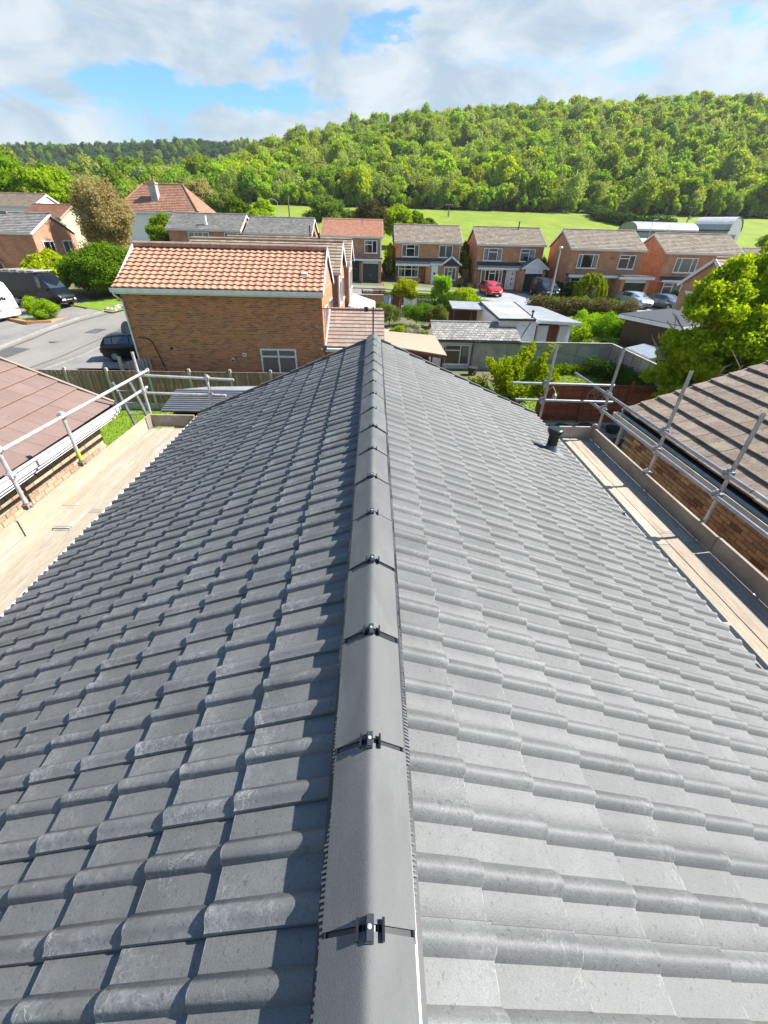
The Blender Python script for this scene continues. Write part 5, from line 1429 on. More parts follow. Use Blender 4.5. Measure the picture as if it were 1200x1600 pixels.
def garage_door(t, x0, x1, y, z0, z1, m, lab):
    d = boxp(t, 'garage_door', (x0, y-.03, z0), (x1, y, z1), m, lab)
    for i in range(1, 5):
        zz = lerp(z0, z1, i/5); mb = MB(); mb.box((x0+.02, y-.045, zz-.03), (x1-.02, y-.03, zz+.005)); mb.build('door_rib', m, d, world=True)
    mb = MB(); mb.box(((x0+x1)/2-.09, y-.07, z0+.75), ((x0+x1)/2+.09, y-.045, z0+.82)); mb.build('handle', galv, d, world=True)
def door(t, x0, x1, y, z0, z1, m, lab, lights=0):
    fr = boxp(t, 'door', (x0, y-.05, z0), (x1, y, z1), m, lab)
    mb = MB()
    if lights == 1: mb.lathe(((x0+x1)/2, y-.055, lerp(z0, z1, .6)), [(.14, 0), (.14, .01)], 14, axis=(0, -1, 0))
    elif lights == 3:
        for k in (.3, .55, .8): mb.obox(((x0+x1)/2, y-.055, lerp(z0, z1, k)), (.08, 0, 0), (0, .006, 0), (0, 0, .09))
    elif lights == 9:
        for i in range(3):
            for k in range(4): mb.box((lerp(x0, x1, .12+i*.27), y-.06, lerp(z0, z1, .12+k*.21)), (lerp(x0, x1, .34+i*.27), y-.05, lerp(z0, z1, .29+k*.21)))
    if mb.v: mb.build('door_light', car_glass, fr, world=True)
    mb = MB(); mb.box((x0+.08, y-.1, lerp(z0, z1, .45)), (x0+.12, y-.05, lerp(z0, z1, .52))); mb.build('handle', galv, fr, world=True)
    return fr
def leanto(t, x0, x1, y, yd, z0, z1, m, edge=None):
    mb = MB(); n = 5
    for k in range(n):
        a, b = k/n, (k+1)/n
        mb.add([(x0, lerp(y-yd, y, a), lerp(z0, z1, a)), (x1, lerp(y-yd, y, a), lerp(z0, z1, a)), (x1, lerp(y-yd, y, a), lerp(z0, z1, a)+.05), (x0, lerp(y-yd, y, a), lerp(z0, z1, a)+.05), (x1, lerp(y-yd, y, b), lerp(z0, z1, b)), (x0, lerp(y-yd, y, b), lerp(z0, z1, b))], [(0, 1, 2, 3), (3, 2, 4, 5), (0, 3, 5), (1, 4, 2)])
    c = mb.build('canopy_roof', m, t, world=True)
    boxp(t, 'canopy_fascia', (x0-.02, y-yd-.05, z0-.17), (x1+.02, y-yd-.005, z0+.03), edge or white)
    boxp(t, 'canopy_soffit', (x0+.02, y-yd, z0-.16), (x1-.02, y, z0-.12), white)
    return c
def porch_gable(t, x0, x1, y, yd, z0, zr, face_m, roof_m, wall_m=None):
    xm = (x0+x1)/2
    for s in (-1, 1):
        xe = x0-.15 if s < 0 else x1+.15
        mb = MB(); n = 5
        for k in range(n):
            a, b = k/n, (k+1)/n
            xa, xb = lerp(xe, xm, a), lerp(xe, xm, b); za, zb = lerp(z0, zr, a), lerp(z0, zr, b)
            P4 = [(xa, y-yd-.12, za+.05), (xa, y, za+.05), (xb, y, zb), (xb, y-yd-.12, zb), (xa, y-yd-.12, za), (xa, y, za)]
            mb.add(P4, [(0, 3, 2, 1) if s > 0 else (0, 1, 2, 3), (0, 1, 5, 4), (0, 4, 3)])
        mb.build('porch_roof', roof_m, t, world=True)
        mb = MB(); mb.beam((xe, y-yd-.14, z0-.04), (xm, y-yd-.14, zr-.04), .05, .20); mb.build('bargeboard', white, t, world=True)
    mb = MB(); mb.prism([(x0, y-yd+.01, z0-.05), (x1, y-yd+.01, z0-.05), (xm, y-yd+.01, zr-.12)], (0, yd, 0)); mb.build('porch_gable', face_m, t, world=True)
# H2, salmon roof
gz = 2.0
t = house_obj('brick house with salmon-red roof and dark garage door, left of the grey-roofed pair', -6.3, .88, 60, 7, gz, 4.75, 6.45, red_tile, n=18)
win(t, -6.3, gz, 60, 5.1, 3.05, 1.55, 1.35, bars=(.62,), transom=(.66, (0,)), curtain='left')
boxp(t, 'flat_canopy', (-3.3, 58.7, gz+2.45), (1.0, 60.05, gz+2.62), felt_dark); boxp(t, 'canopy_fascia', (-3.3, 58.65, gz+2.3), (1.0, 58.72, gz+2.5), white)
garage_door(t, -1.35, .45, 59.2, gz, gz+2.0, plain('navy_door', (.02, .035, .055), .5), 'dark navy garage door')
boxp(t, 'garage_header', (-1.4, 59.18, gz+2.0), (.5, 59.24, gz+2.4), white)
boxp(t, 'pier', (.5, 59.1, gz-.3), (.88, 60, gz+2.4), brick_far); boxp(t, 'pier', (-1.62, 59.1, gz-.3), (-1.38, 60, gz+2.4), brick_far)
door(t, -2.75, -1.8, 59.85, gz, gz+2.2, plain('black_door', (.012, .012, .014), .4), 'black front door with a small light', 1)
for x in (-3.0, -2.78, -1.8): boxp(t, 'door_frame', (x, 59.78, gz), (x+.07, 59.9, gz+2.3), white)
downpipe(t, .78, 59.9, gz, gz+4.6); downpipe(t, -3.1, 59.9, gz+2.5, gz+4.6)
mb = MB(); mb.tube((-1.5, 62.6, gz+5.6), (-1.5, 62.6, gz+6.9), .03, 6); mb.build('soil_pipe', black_plastic, t, world=True)
# H3
gz = 1.75
t3 = house_obj('brick house with grey roof, navy gabled porch and slate canopy, right of the salmon-roofed house', 2.72, 10.95, 62, 7.4, gz, 4.55, 6.35, grey_tile)
win(t3, 2.72, gz, 62, .75, 2.95, 2.2, 1.35, bars=(.26, .74), transom=(.68, (1,)), curtain='sides')
win(t3, 2.72, gz, 62, 5.45, 2.95, 1.75, 1.35, bars=(.5,), curtain='full')
leanto(t3, 2.72, 7.0, 62, 1.3, gz+2.2, gz+2.85, slate_dark)
leanto(t3, 7.0, 8.6, 62, 1.3, gz+2.3, gz+2.85, slate_dark)
b = boxp(t3, 'bay_wall', (3.0, 61.2, gz-.3), (6.0, 62, gz+.75), brick_far)
window(t3, (3.05, 61.22, gz+.75), (1, 0, 0), (0, -1, 0), 2.6, 1.35, bars=(.33, .67), transom=(.68, None), curtain='sides', fw=.09, depth=.08, name='bay_window')
boxp(t3, 'porch_wall', (6.55, 60.7, gz-.3), (10.75, 62, gz+2.15), brick_far)
porch_gable(t3, 8.55, 10.85, 62, 1.4, gz+2.25, gz+3.15, plain('navy_gable', (.025, .04, .06), .6), slate_dark)
door(t3, 7.25, 8.05, 60.68, gz, gz+2.1, upvc, 'white front door with oval light', 1)
window(t3, (8.85, 60.7, gz+.55), (1, 0, 0), (0, -1, 0), 1.55, 1.45, bars=(.33, .67), transom=(.7, (1,)), curtain='full', fw=.09, depth=.08)
downpipe(t3, 6.95, 60.8, gz, gz+2.2); downpipe(t3, 10.8, 61.9, gz, gz+4.5)
boxp(t3, 'side_gate', (11.2, 61.0, gz-.3), (12.1, 61.06, gz+1.8), dark_wood)
# H4
gz = 1.5
t4 = house_obj('brick house with white gabled garage behind the red car', 12.7, 20.85, 60, 7.2, gz, 4.8, 6.55, grey_tile)
win(t4, 12.7, gz, 60, .75, 3.05, 2.3, 1.35, bars=(.26, .74), transom=(.70, (1,)), curtain='sides')
win(t4, 12.7, gz, 60, 5.3, 3.05, 1.85, 1.35, bars=(.6,), transom=(.70, (0,)), curtain='right')
leanto(t4, 12.75, 18.2, 60, 1.2, gz+2.35, gz+2.95, slate_dark)
boxp(t4, 'bay_wall', (13.0, 59.1, gz-.3), (16.2, 60, gz+.7), brick_far)
window(t4, (13.25, 59.12, gz+.7), (1, 0, 0), (0, -1, 0), 2.7, 1.45, bars=(.2, .38, .66, .84), transom=(.75, (2,)), curtain='sides', fw=.09, depth=.08, name='bay_window')
door(t4, 16.75, 17.7, 59.3, gz, gz+2.2, upvc, 'white front door with three square lights', 3)
boxp(t4, 'door_side_light', (16.45, 59.28, gz), (16.72, 59.34, gz+2.2), white)
boxp(t4, 'garage_pier', (17.75, 57.9, gz-.4), (18.4, 60, gz+2.2), brick_far); boxp(t4, 'garage_pier', (20.5, 57.9, gz-.4), (20.85, 60, gz+2.2), brick_far)
porch_gable(t4, 18.0, 21.0, 60, 2.2, gz+2.4, gz+3.5, upvc, slate_dark)
boxp(t4, 'garage_header', (18.4, 57.86, gz+1.9), (20.5, 57.92, gz+2.38), white)
boxp(t4, 'garage_opening', (18.42, 57.93, gz-.3), (20.48, 57.96, gz+1.9), dark_room)
downpipe(t4, 12.95, 58.95, gz, gz+2.3, brick_buff); roof_pipe(t4, 18.2, 63.2, gz+6.2, .9)
boxp(t4, 'side_steps', (11.9, 59.5, gz-.3), (12.6, 62, gz+.5), brick_far)
# H5
gz = 1.2
t5 = house_obj('brick house with grey roof and glazed white door behind the weeping willow', 22.35, 30.6, 55, 7.2, gz, 4.95, 6.75, grey_tile)
win(t5, 22.35, gz, 55, .85, 3.05, 2.35, 1.4, bars=(.2, .74), curtain='sides')
win(t5, 22.35, gz, 55, 5.6, 3.05, 1.9, 1.4, bars=(.62,), transom=(.75, (0,)), curtain=None)
boxp(t5, 'flat_canopy', (22.2, 53.9, gz+2.35), (28.0, 55.02, gz+2.52), felt_dark); boxp(t5, 'canopy_fascia', (22.15, 53.84, gz+2.2), (28.0, 53.9, gz+2.45), white)
boxp(t5, 'flat_canopy', (27.9, 52.5, gz+2.35), (31.3, 55.02, gz+2.52), felt_dark); boxp(t5, 'canopy_fascia', (27.3, 52.44, gz+2.2), (31.35, 52.5, gz+2.45), white)
window(t5, (22.75, 54.7, gz+.6), (1, 0, 0), (0, -1, 0), 2.6, 1.55, bars=(.42, .72), transom=(.72, (0, 2)), curtain=None, fw=.09, depth=.08, name='bay_window'); boxp(t5, 'bay_wall', (22.6, 54.72, gz-.3), (25.5, 55, gz+.6), brick_far)
door(t5, 26.0, 27.3, 54.95, gz, gz+2.2, upvc, 'white glazed front door', 9)
boxp(t5, 'garage_wall', (27.9, 52.9, gz-.5), (28.3, 55, gz+2.3), brick_far); boxp(t5, 'garage_wall', (30.75, 52.9, gz-.5), (31.15, 55, gz+2.3), brick_far)
boxp(t5, 'garage_header', (28.3, 52.95, gz+1.85), (30.75, 53.0, gz+2.3), white)
garage_door(t5, 28.3, 30.75, 53.1, gz-.2, gz+1.85, plain('dark_green_door', (.012, .03, .02), .5), 'dark green garage door')
mb = MB(); mb.lathe((27.1, 54.98, gz+4.1), [(.16, 0), (.14, .08), (.02, .1)], 12, axis=(0, -1, 0)); mb.build('alarm_box', plain('alarm_red', (.5, .12, .06)), t5, world=True)
# H6
gz = 1.05
t6 = house_obj('brick house with grey roof right of the one behind the willow', 33.6, 42.4, 55.5, 7.2, gz, 4.95, 6.75, grey_tile)
win(t6, 33.6, gz, 55.5, 1.3, 2.95, 2.6, 1.5, bars=(.25, .75), curtain='full')
leanto(t6, 33.6, 37.6, 55.5, .8, gz+2.2, gz+2.55, slate_dark)
window(t6, (34.0, 54.9, gz+.45), (1, 0, 0), (0, -1, 0), 2.9, 1.55, bars=(.4, .75), transom=(.72, (0, 2)), curtain='full', fw=.09, depth=.08, name='bay_window'); boxp(t6, 'bay_wall', (33.9, 54.92, gz-.5), (37.0, 55.5, gz+.45), brick_far)
mb = MB(); mb.obox((35.4, 57.6, gz+5.95), (.25, 0, 0), (0, .2, .09), (0, 0, .07)); mb.build('roof_vent', galv_light, t6, world=True)
# brick wing whose gable end faces left, half hidden by the big tree
gg = thing('garage', 'brick gable-ended garage with brown tile roof half hidden by the big tree', 'garage', (35, 42, .8))
GX = 30.06
mb = MB(); mb.prism([(GX, 38.5, .2), (GX, 45.5, .2), (GX, 45.5, 3.8), (GX, 42, 5.75), (GX, 38.5, 3.8)], (10, 0, 0)); mb.build('wall', brick_far, gg, world=True)
course_roof(gg, GX-.2, GX+10.2, 38.1, 42, 3.62, 5.88, old_brown, 9); course_roof(gg, GX-.2, GX+10.2, 45.9, 42, 3.62, 5.88, old_brown, 9)
for ya in (38.1, 45.9):
    mb = MB(); mb.beam((GX-.22, ya, 3.5), (GX-.22, 42, 5.76), .06, .28); mb.build('bargeboard', white, gg, world=True)
mb = MB(); mb.box((GX-.2, 38.02, 3.42), (GX+10.2, 38.1, 3.62)); mb.build('fascia', white, gg, world=True)
mb = MB(); mb.tube((GX-.2, 42, 5.92), (GX+10.2, 42, 5.92), .12, 8); mb.build('ridge', old_brown, gg, world=True)
boxp(gg, 'lintel', (GX-.04, 40.6, 2.9), (GX-.005, 44.6, 3.15), white)
d_ = boxp(gg, 'garage_door', (GX-.03, 40.9, .4), (GX-.004, 44.3, 2.88), upvc, 'white garage door')

# H1 and H1b, left of the salmon roof
gz = 2.3
t1 = house_obj('brick house with mossy grey roof in front of the hipped red roof', -24.5, -16.0, 60, 7.0, gz, 4.75, 6.35, grey_tile2, brick=brick_far2)
win(t1, -24.5, gz, 60, 2.3, 3.1, 2.5, 1.4, bars=(.3, .7), curtain='full')
win(t1, -24.5, gz, 60, 6.6, 3.4, 2.4, 1.1, bars=(.65,), curtain='net')
downpipe(t1, -21.0, 59.9, gz+1, gz+4.6)
mb = MB(); mb.box((-20.3, 60.6, gz+4.9), (-20.0, 60.9, gz+6.1)); mb.build('roof_flue', render_white, t1, world=True)
t1b = house_obj('brick house whose dark grey roof shows left of the salmon roof', -15.3, -7.6, 60, 7.0, gz-.2, 4.75, 6.35, grey_tile2, brick=brick_far2)
mb = MB(); mb.tube((-7.4, 57.6, gz+3.2), (-7.4, 57.6, gz+5.4), .07, 8); mb.build('flue_pipe', black_plastic, t1b, world=True)
# hipped red roof house
hz = 4.3
th = thing('villa', 'pale rendered house with hipped red tile roof and tall chimney', 'house', (-31, 80, hz))
boxp(th, 'wall', (-37.4, 76.5, hz-1), (-26.5, 85.5, hz+4.75), render_white)
hip_m = mat('red_hip_tile', (0.34, 0.170, 0.108), (0.27, 0.135, 0.085), scale=1.0, rough=.9, bump=.3, bscale=8, var=.14, hue=.01, stain=(.36, .27, .17), stain_amt=.7, stain_scale=.6)
def hip(name, corners, n, m, t):
    (x0, y0, z0), (x1, y1, z1), (x2, y2, z2), (x3, y3, z3) = corners   # eave a, eave b, ridge b, ridge a
    mb = MB()
    for k in range(n):
        a, b = k/n, (k+1.1)/n
        A_ = Vector((lerp(x0, x3, a), lerp(y0, y3, a), lerp(z0, z3, a))); B_ = Vector((lerp(x1, x2, a), lerp(y1, y2, a), lerp(z1, z2, a)))
        C_ = Vector((lerp(x1, x2, b), lerp(y1, y2, b), lerp(z1, z2, b))); D_ = Vector((lerp(x0, x3, b), lerp(y0, y3, b), lerp(z0, z3, b)))
        up = Vector((0, 0, .07)); nx = 26
        for c in range(nx):
            p, q = c/nx+.0015, (c+1)/nx-.0015
            mb.add([A_.lerp(B_, p), A_.lerp(B_, q), A_.lerp(B_, q)+up, A_.lerp(B_, p)+up, D_.lerp(C_, q), D_.lerp(C_, p)], [(0, 1, 2, 3), (3, 2, 4, 5)], rnd=rj.random()+.001)
    mb.build(name, m, t, world=True, kind='stuff')
e0, e1, r0, r1 = (-38.0, 76.0, hz+4.8), (-26.0, 76.0, hz+4.8), (-35.3, 81, hz+8.3), (-29.3, 81, hz+8.3)
e2, e3 = (-26.0, 86, hz+4.8), (-38, 86, hz+4.8)
hip('front_slope', (e0, e1, r1, r0), 17, hip_m, th); hip('side_slope', (e1, e2, r1, r1), 17, hip_m, th); hip('side_slope', (e3, e0, r0, r0), 17, hip_m, th); hip('back_slope', (e2, e3, r0, r1), 17, hip_m, th)
mb = MB(); mb.add([e0, e1, e2, e3, (-35.2, 81, hz+8.1), (-29.4, 81, hz+8.1)], [(0, 1, 5, 4), (1, 2, 5), (2, 3, 4, 5), (3, 0, 4), (0, 3, 2, 1)]); mb.build('roof_base', hip_m, th, world=True)
for a, b in ((e0, r0), (e1, r1), (r0, r1)):
    mb = MB(); mb.tube((a[0], a[1], a[2]+.08), (b[0], b[1], b[2]+.05), .13, 8); mb.build('hip_tiles', hip_m, th, world=True)
chx = MB(); chx.box((-33.2, 77.8, hz+6.0), (-32.2, 78.8, hz+8.35)); chx.box((-33.3, 77.7, hz+8.15), (-32.1, 78.9, hz+8.3)); ch = chx.build('chimney', mat('grey_chimney', (.40, .38, .35), (.28, .27, .25), scale=2, rough=.9), th, world=True)
for dx in (-.25, .25):
    mb = MB(); mb.lathe((-32.7+dx, 78.3, hz+8.35), [(.16, 0), (.13, .4), (.15, .45)], 10); mb.build('chimney_pot', plain('terracotta', (.40, .17, .1), .8), ch, world=True)
boxp(th, 'fascia', (-26.2, 76.0, hz+4.45), (-25.95, 86, hz+4.78), white); boxp(th, 'fascia', (-38, 75.95, hz+4.55), (-26, 76.05, hz+4.78), white)
# houses on the left edge
gz = 1.35
L1 = thing('brick_house', 'red brick gable house with grey tile roof behind the black van', 'house', (-38, 51.5, 1.9))
lx0, lx1, ly0, ly1, lez, lrz = -47, -32.6, 48.2, 55.0, 6.42, 7.98
boxp(L1, 'wall', (lx0, ly0, .8), (lx1, ly1, lez-.05), brick_far)
gb = gable_roof(L1, lx0, lx1, ly0, ly1, lez, lrz, grey_tile2, n=12); gb.build('gable_wall', brick_far2, L1, world=True)
boxp(L1, 'gable_face', (lx1, ly0+.02, .9), (lx1+.02, ly1-.02, lez-.12), brick_far2)
for yy in (49.2, 52.3):
    window(L1, (lx1+.02, yy, lez-2.0), (0, 1, 0), (1, 0, 0), 1.7, 1.35, bars=(.62,), curtain='left' if yy < 50 else 'full', fw=.09, depth=.08)
mb = MB(); mb.beam((lx1-4.6, ly0-.05, lez-.15), (lx1-3.4, ly0-.05, 2.0), .09, .09); mb.build('downpipe', upvc, L1, world=True)
window(L1, (-39.6, ly0, 4.2), (1, 0, 0), (0, -1, 0), 1.6, 1.25, bars=(.5,), fw=.09, depth=.08)
mb = MB(); mb.box((-37.2, 51.3, lrz-.25), (-36.4, 51.9, lrz+.14)); mb.build('ridge_vent', old_brown, L1, world=True)
L2 = house_obj('house with brown tile roof and white verge behind the red brick gable', -58, -44.9, 68.5, 7.0, 4.4, 4.7, 6.15, old_brown, brick=render_white)
mb = MB(); mb.tube((-47.2, 71.6, 10.3), (-47.2, 71.6, 11.2), .06, 6); mb.build('roof_pipe', old_brown, L2, world=True)
L3 = house_obj('cream house with small red brown roof left of the brown-leaved tree', -40.5, -36.3, 59.5, 5.6, 3.2, 4.6, 5.9, mat('rust_tile', (.34, .17, .10), (.27, .135, .08), scale=1, rough=.9, var=.12), brick=mat('cream_stone', (.50, .43, .32), (.42, .36, .25), scale=2, rough=.9, var=0), barge=mat('tan_trim', (.35, .28, .2)))
L4 = thing('porch', 'low grey roof corner at the far left behind the black van', 'porch', (-39, 46.5, 1.9))
boxp(L4, 'wall', (-42, 45.6, 1.0), (-36.6, 48.1, 3.4), brick_far)
mb = MB(); slab_quad(mb, ((-42.2, 45.2, 3.4), (-36.2, 45.2, 3.35), (-36.3, 48.0, 4.2), (-42.2, 48.0, 4.25)), .1); mb.build('roof', grey_tile2, L4, world=True)
# barns beyond the row
barn_m = mat('corrugated_grey', (.30, .32, .345), (.22, .235, .255), scale=1.5, rough=.55, metal=.2, var=.05, stretch=(6, 6, .3), stain=(.17, .18, .2), stain_amt=.5)
barn_r = mat('corrugated_roof', (.40, .405, .41), (.32, .325, .33), scale=1.0, rough=.6, metal=.1, var=.05, stain=(.5, .5, .5), stain_amt=.5)
def barn(label, p0, ang, L_, W_, h, rise):
    t = thing('barn', label, 'barn', (*p0, H(*p0)-.3), ang)
    mb = MB(); mb.box((0, 0, -3), (L_, W_, h)); 
    arc = [(0, y, z) for y, z in [(W_/2-W_/2*math.cos(math.pi*i/14), h+rise*math.sin(math.pi*i/14)) for i in range(15)]]
    for xx in (0.02, L_-.02): mb.poly([(xx, y, z) for _, y, z in arc])
    mb.build('wall', barn_m, t)
    mb = MB(); n = int(L_/.5)
    for k in range(14):
        _, ya, za = arc[k]; _, yb, zb = arc[k+1]
        for i in range(n):
            xa = i*L_/n; dz = .03 if i % 2 else 0
            mb.poly([(xa-.15, ya, za+dz), (xa+L_/n+.15, ya, za+dz), (xa+L_/n+.15, yb, zb+dz), (xa-.15, yb, zb+dz)], rnd=rj.random())
    mb.build('roof', barn_r, t)
    mb = MB(); mb.box((-.2, -.15, h-.15), (L_+.2, 0, h+.1)); mb.build('gutter', plain('dark_gutter', (.04, .045, .05)), t)
    mb = MB()
    for i in range(1, int(L_/2.5)): mb.box((i*2.5-.05, -.06, -3), (i*2.5+.05, -.01, h))
    mb.build('cover_strips', barn_m, t, kind='stuff')
    for xx, s in ((-.03, -1), (L_+.03, 1)):
        mb = MB(); mb.box((xx-.03, W_*.3, -1), (xx+.03, W_*.7, h*.85)); mb.build('door', MATS['dark_gutter'], t)
    return t
barn('long grey corrugated barn with curved roof, left of the pair', (58.3, 110), R(-1), 13.4, 9.5, 4.2, 1.9)
barn('grey corrugated barn with curved roof, right of the pair', (72.3, 113.2), R(-48), 7.2, 11, 4.6, 2.6)
lb_ = thing('farm_shed', 'low pale sheet-roofed farm shed in front of the left barn', 'shed', (50, 95, H(50, 95)))
boxp(lb_, 'wall', (47, 92, 1), (56, 99, 6.6), render_white); mb = MB(); slab_quad(mb, ((46.6, 91.6, 6.6), (56.4, 91.6, 6.7), (56.4, 99.4, 7.5), (46.6, 99.4, 7.4)), .1); mb.build('roof', plain('pale_sheet', (.6, .63, .66), .4), lb_, world=True)
fh = house_obj('small brick house gable at the far right edge beyond the row', 57.5, 66, 72, 7, 1.5, 3.3, 4.9, old_brown)

# ------------------------------------------------------------------ street lamps, poles, wires
def street_lamp(label, x, y, z1, r=.07, arm=.0):
    z0 = H(x, y)
    t = thing('street_lamp', label, 'lamp post', (x, y, z0))
    mb = MB(); mb.tube((x, y, z0-.2), (x, y, z1), r*1.25, 10, r2=r*.8); mb.build('column', conc_post if r > .06 else galv_light, t, world=True, smooth=True)
    if arm:
        mb = MB(); mb.path([(x, y, z1), (x-arm*.5, y, z1+.35), (x-arm, y, z1+.45)], r*.7, 8); mb.build('arm', galv_light, t, world=True)
    mb = MB(); mb.lathe((x-arm, y, z1+(.38 if arm else .0)), [(.05, 0), (.18, .06), (.20, .16), (.10, .24)], 12) if not arm else mb.obox((x-arm-.25, y, z1+.43), (.4, 0, .03), (0, .12, 0), (0, 0, .07))
    mb.build('lantern', galv_light, t, world=True)
    return t
street_lamp('tall pale street lamp beside the black people carrier', 18.7, 49.0, 6.15, .085)
street_lamp('thin white street lamp with bent arm at the left end of the meadow', -17.8, 95, 11.5, .05, arm=1.0)
street_lamp('thin white street lamp in front of the left barn', 55.5, 100, 10.2, .05, arm=-.8)
street_lamp('thin lamp column right of the left barn lamp', 61.5, 104, 9.6, .045)
pole_wood = mat('pole_wood', (.17, .14, .105), (.12, .10, .075), scale=4, rough=.9)
def utility_pole(label, x, y, z1, lean=0, cross=True):
    z0 = H(x, y)
    t = thing('utility_pole', label, 'utility pole', (x, y, z0))
    mb = MB(); mb.tube((x-lean, y, z0-.3), (x, y, z1), .17, 10, r2=.12); mb.build('pole', pole_wood, t, world=True, smooth=True)
    if cross:
        for k, w in ((.35, 1.1), (1.5, .55)):
            mb = MB(); mb.beam((x-w, y, z1-k), (x+w, y, z1-k), .12, .14); mb.build('crossarm', pole_wood, t, world=True)
        mb = MB(); mb.box((x-.3, y-.35, z1-3.2), (x+.3, y-.1, z1-2.3)); mb.build('transformer', galv, t, world=True)
        for w in (-1, -.4, .4, 1):
            mb = MB(); mb.lathe((x+w, y, z1-.28), [(.05, 0), (.08, .1), (.03, .22)], 8); mb.build('insulator', upvc, t, world=True)
    return t
utility_pole('utility pole standing in the middle of the meadow', 23.9, 165, 15.6, 0)
utility_pole('thin utility pole beside the bent-arm lamp', -18.6, 112, 13.6, 0, False)
utility_pole('leaning utility pole with crossarms above the left barn', 97.0, 155, 16.0, .6)
utility_pole('leaning wooden pole left of the right barn', 102.5, 155, 17.3, 1.3, False)
utility_pole('utility pole with crossarms against the wood beside the meadow hedge', 79.5, 165, 16.6, 0)
def wire(label, a, b, sag, r=.03):
    pts = [(lerp(a[0], b[0], k/16), lerp(a[1], b[1], k/16), lerp(a[2], b[2], k/16)-sag*4*(k/16)*(1-k/16)) for k in range(17)]
    t = MB(); t.path(pts, r, 4); o = t.build('power_line', black_plastic); tag(o, label, 'cable')
wire('power line from the meadow pole to the pole by the hedge', (23.9, 165, 15.3), (79.5, 165, 16.3), 1.2)
wire('power line from the hedge pole to the leaning crossarm pole', (79.5, 165, 16.3), (97, 155, 15.7), .5)
wire('power line running off to the right beyond the barns', (97, 155, 15.7), (160, 150, 17), 1.5)
wire('power line from the meadow pole towards the left lamp', (23.9, 165, 15.3), (-18.6, 112, 13.4), 1.2)
wire('washing wire above the ribbed concrete wall', (14.5, 20.5, 1.95), (14.6, 26.6, 1.9), .05, .008)
wire('thin wire crossing the small lawn', (8.3, 26.5, 1.9), (14.6, 19.0, 1.75), .12, .008)
wire('clothes line hung across the middle garden', (.4, 42.9, 2.35), (6.0, 42.9, 2.25), .08, .012)

# ------------------------------------------------------------------ washing on the line and garden fences
def cloth(name, label, cat, x0, x1, y, ztop, h, m, droop=.0, shape=0):
    mb = MB(); nx, nz = 12, 10; vs = []
    for j in range(nz+1):
        for i in range(nx+1):
            u, v = i/nx, j/nz
            s = droop*4*u*(1-u)*(1-v)
            low = h*(1-.25*math.cos(math.pi*(2*u-1)) if shape == 1 else 1)
            vs.append((lerp(x0, x1, u)+.03*math.sin(v*5)*v, y+.07*math.sin(u*14+v*2)*(.3+v), ztop-v*low-s))
    fs = [(j*(nx+1)+i, j*(nx+1)+i+1, (j+1)*(nx+1)+i+1, (j+1)*(nx+1)+i) for j in range(nz) for i in range(nx)]
    mb.add(vs, fs); o = mb.build(name, m, smooth=True); 
    return tag(o, label, cat)
y_ = 42.9
cloth('towel', 'pale blue towel on the clothes line', 'towel', .85, 1.6, y_, 2.33, 1.0, mat('blue_towel', (.36, .44, .56), (.5, .55, .62), scale=10, rough=1))
cloth('blanket', 'brown blanket hanging next to the blue towel', 'blanket', 1.7, 2.55, y_, 2.3, 1.35, mat('brown_cloth', (.20, .09, .05), (.12, .05, .03), scale=8, rough=1))
cloth('sheet_cloth', 'white cloth sagging on the clothes line', 'cloth', 2.75, 4.0, y_, 2.28, .85, plain('white_cloth', (.78, .77, .74), .9), .32)
cp2 = MB(); cp2.beam((4.1, y_-.2, G(4, y_)), (4.75, y_, 2.3), .05, .05); tag(cp2.build('clothes_prop', fence_wood), 'slanting wooden clothes prop at the end of the washing', 'clothes prop')
for lab, p, q, h, m in (('low brown fence in front of the small front lawn', (-1.2, 47.6), (6.2, 47.3), .95, dark_wood), ('low grey trellis fence behind the shrubs', (.0, 41.2), (5.6, 41.0), .8, fence_wood)):
    board_fence('garden_fence', lab, [p, q], h, m, bw=.14, post_m=m, pitch_=1.8, grav=0.0, gap=.03)
bwl = thing('garden_wall', 'low brick garden wall beside the white conservatory', 'wall', (-.6, 46.8, 1))
boxp(bwl, 'wall', (-2.6, 46.3, .8), (.9, 46.55, 1.95), brick_far); boxp(bwl, 'coping', (-2.65, 46.25, 1.95), (.95, 46.6, 2.02), conc_post)
st_ = thing('garden_steps', 'timber edged garden steps beside the front lawn', 'steps', (.6, 53, 1.4))
for i in range(4):
    boxp(st_, 'step', (.0, 50.2+i*1.3, G(.5, 50.2+i*1.3)-.1), (1.3, 51.0+i*1.3, G(.5, 50.2+i*1.3)+.16+.02*i), fence_wood)
pw = thing('planter_bed', 'brick-edged raised planting bed between the motorhome and the van', 'planter', (-27, 37.3, .7))
mb = MB(); poly = [(-29.6, 36.4), (-26.3, 34.7), (-24.9, 35.2), (-24.6, 37.2), (-27.4, 39.6), (-29.4, 39.4)]
mb.prism([(x, y, .35) for x, y in poly], (0, 0, .55)); mb.build('soil', grass_m, pw, world=True)
mb = MB()
for a, b in zip(poly, poly[1:]+poly[:1]): mb.beam((*a, .72), (*b, .72), .2, .5)
mb.build('brick_edging', brick_far, pw, world=True)
rk = thing('rockery', 'heap of pale rockery stones on the verge by the road', 'rocks', (-21.6, 40.0, 1.1))
for i in range(9):
    x, y, r = -22.0+rj.uniform(-.7, 1.0), 40.0+rj.uniform(-.8, .8), rj.uniform(.15, .38)
    mb = MB(); mb.lathe((x, y, G(x, y)+.05), [(r*.8, 0), (r, r*.3), (r*.6, r*.8), (r*.2, r)], 7, axis=(rj.uniform(-.3, .3), rj.uniform(-.3, .3), 1)); mb.build('rock', mat('pale_rock', (.42, .38, .32), (.3, .27, .22), scale=3, rough=.9), rk, world=True)
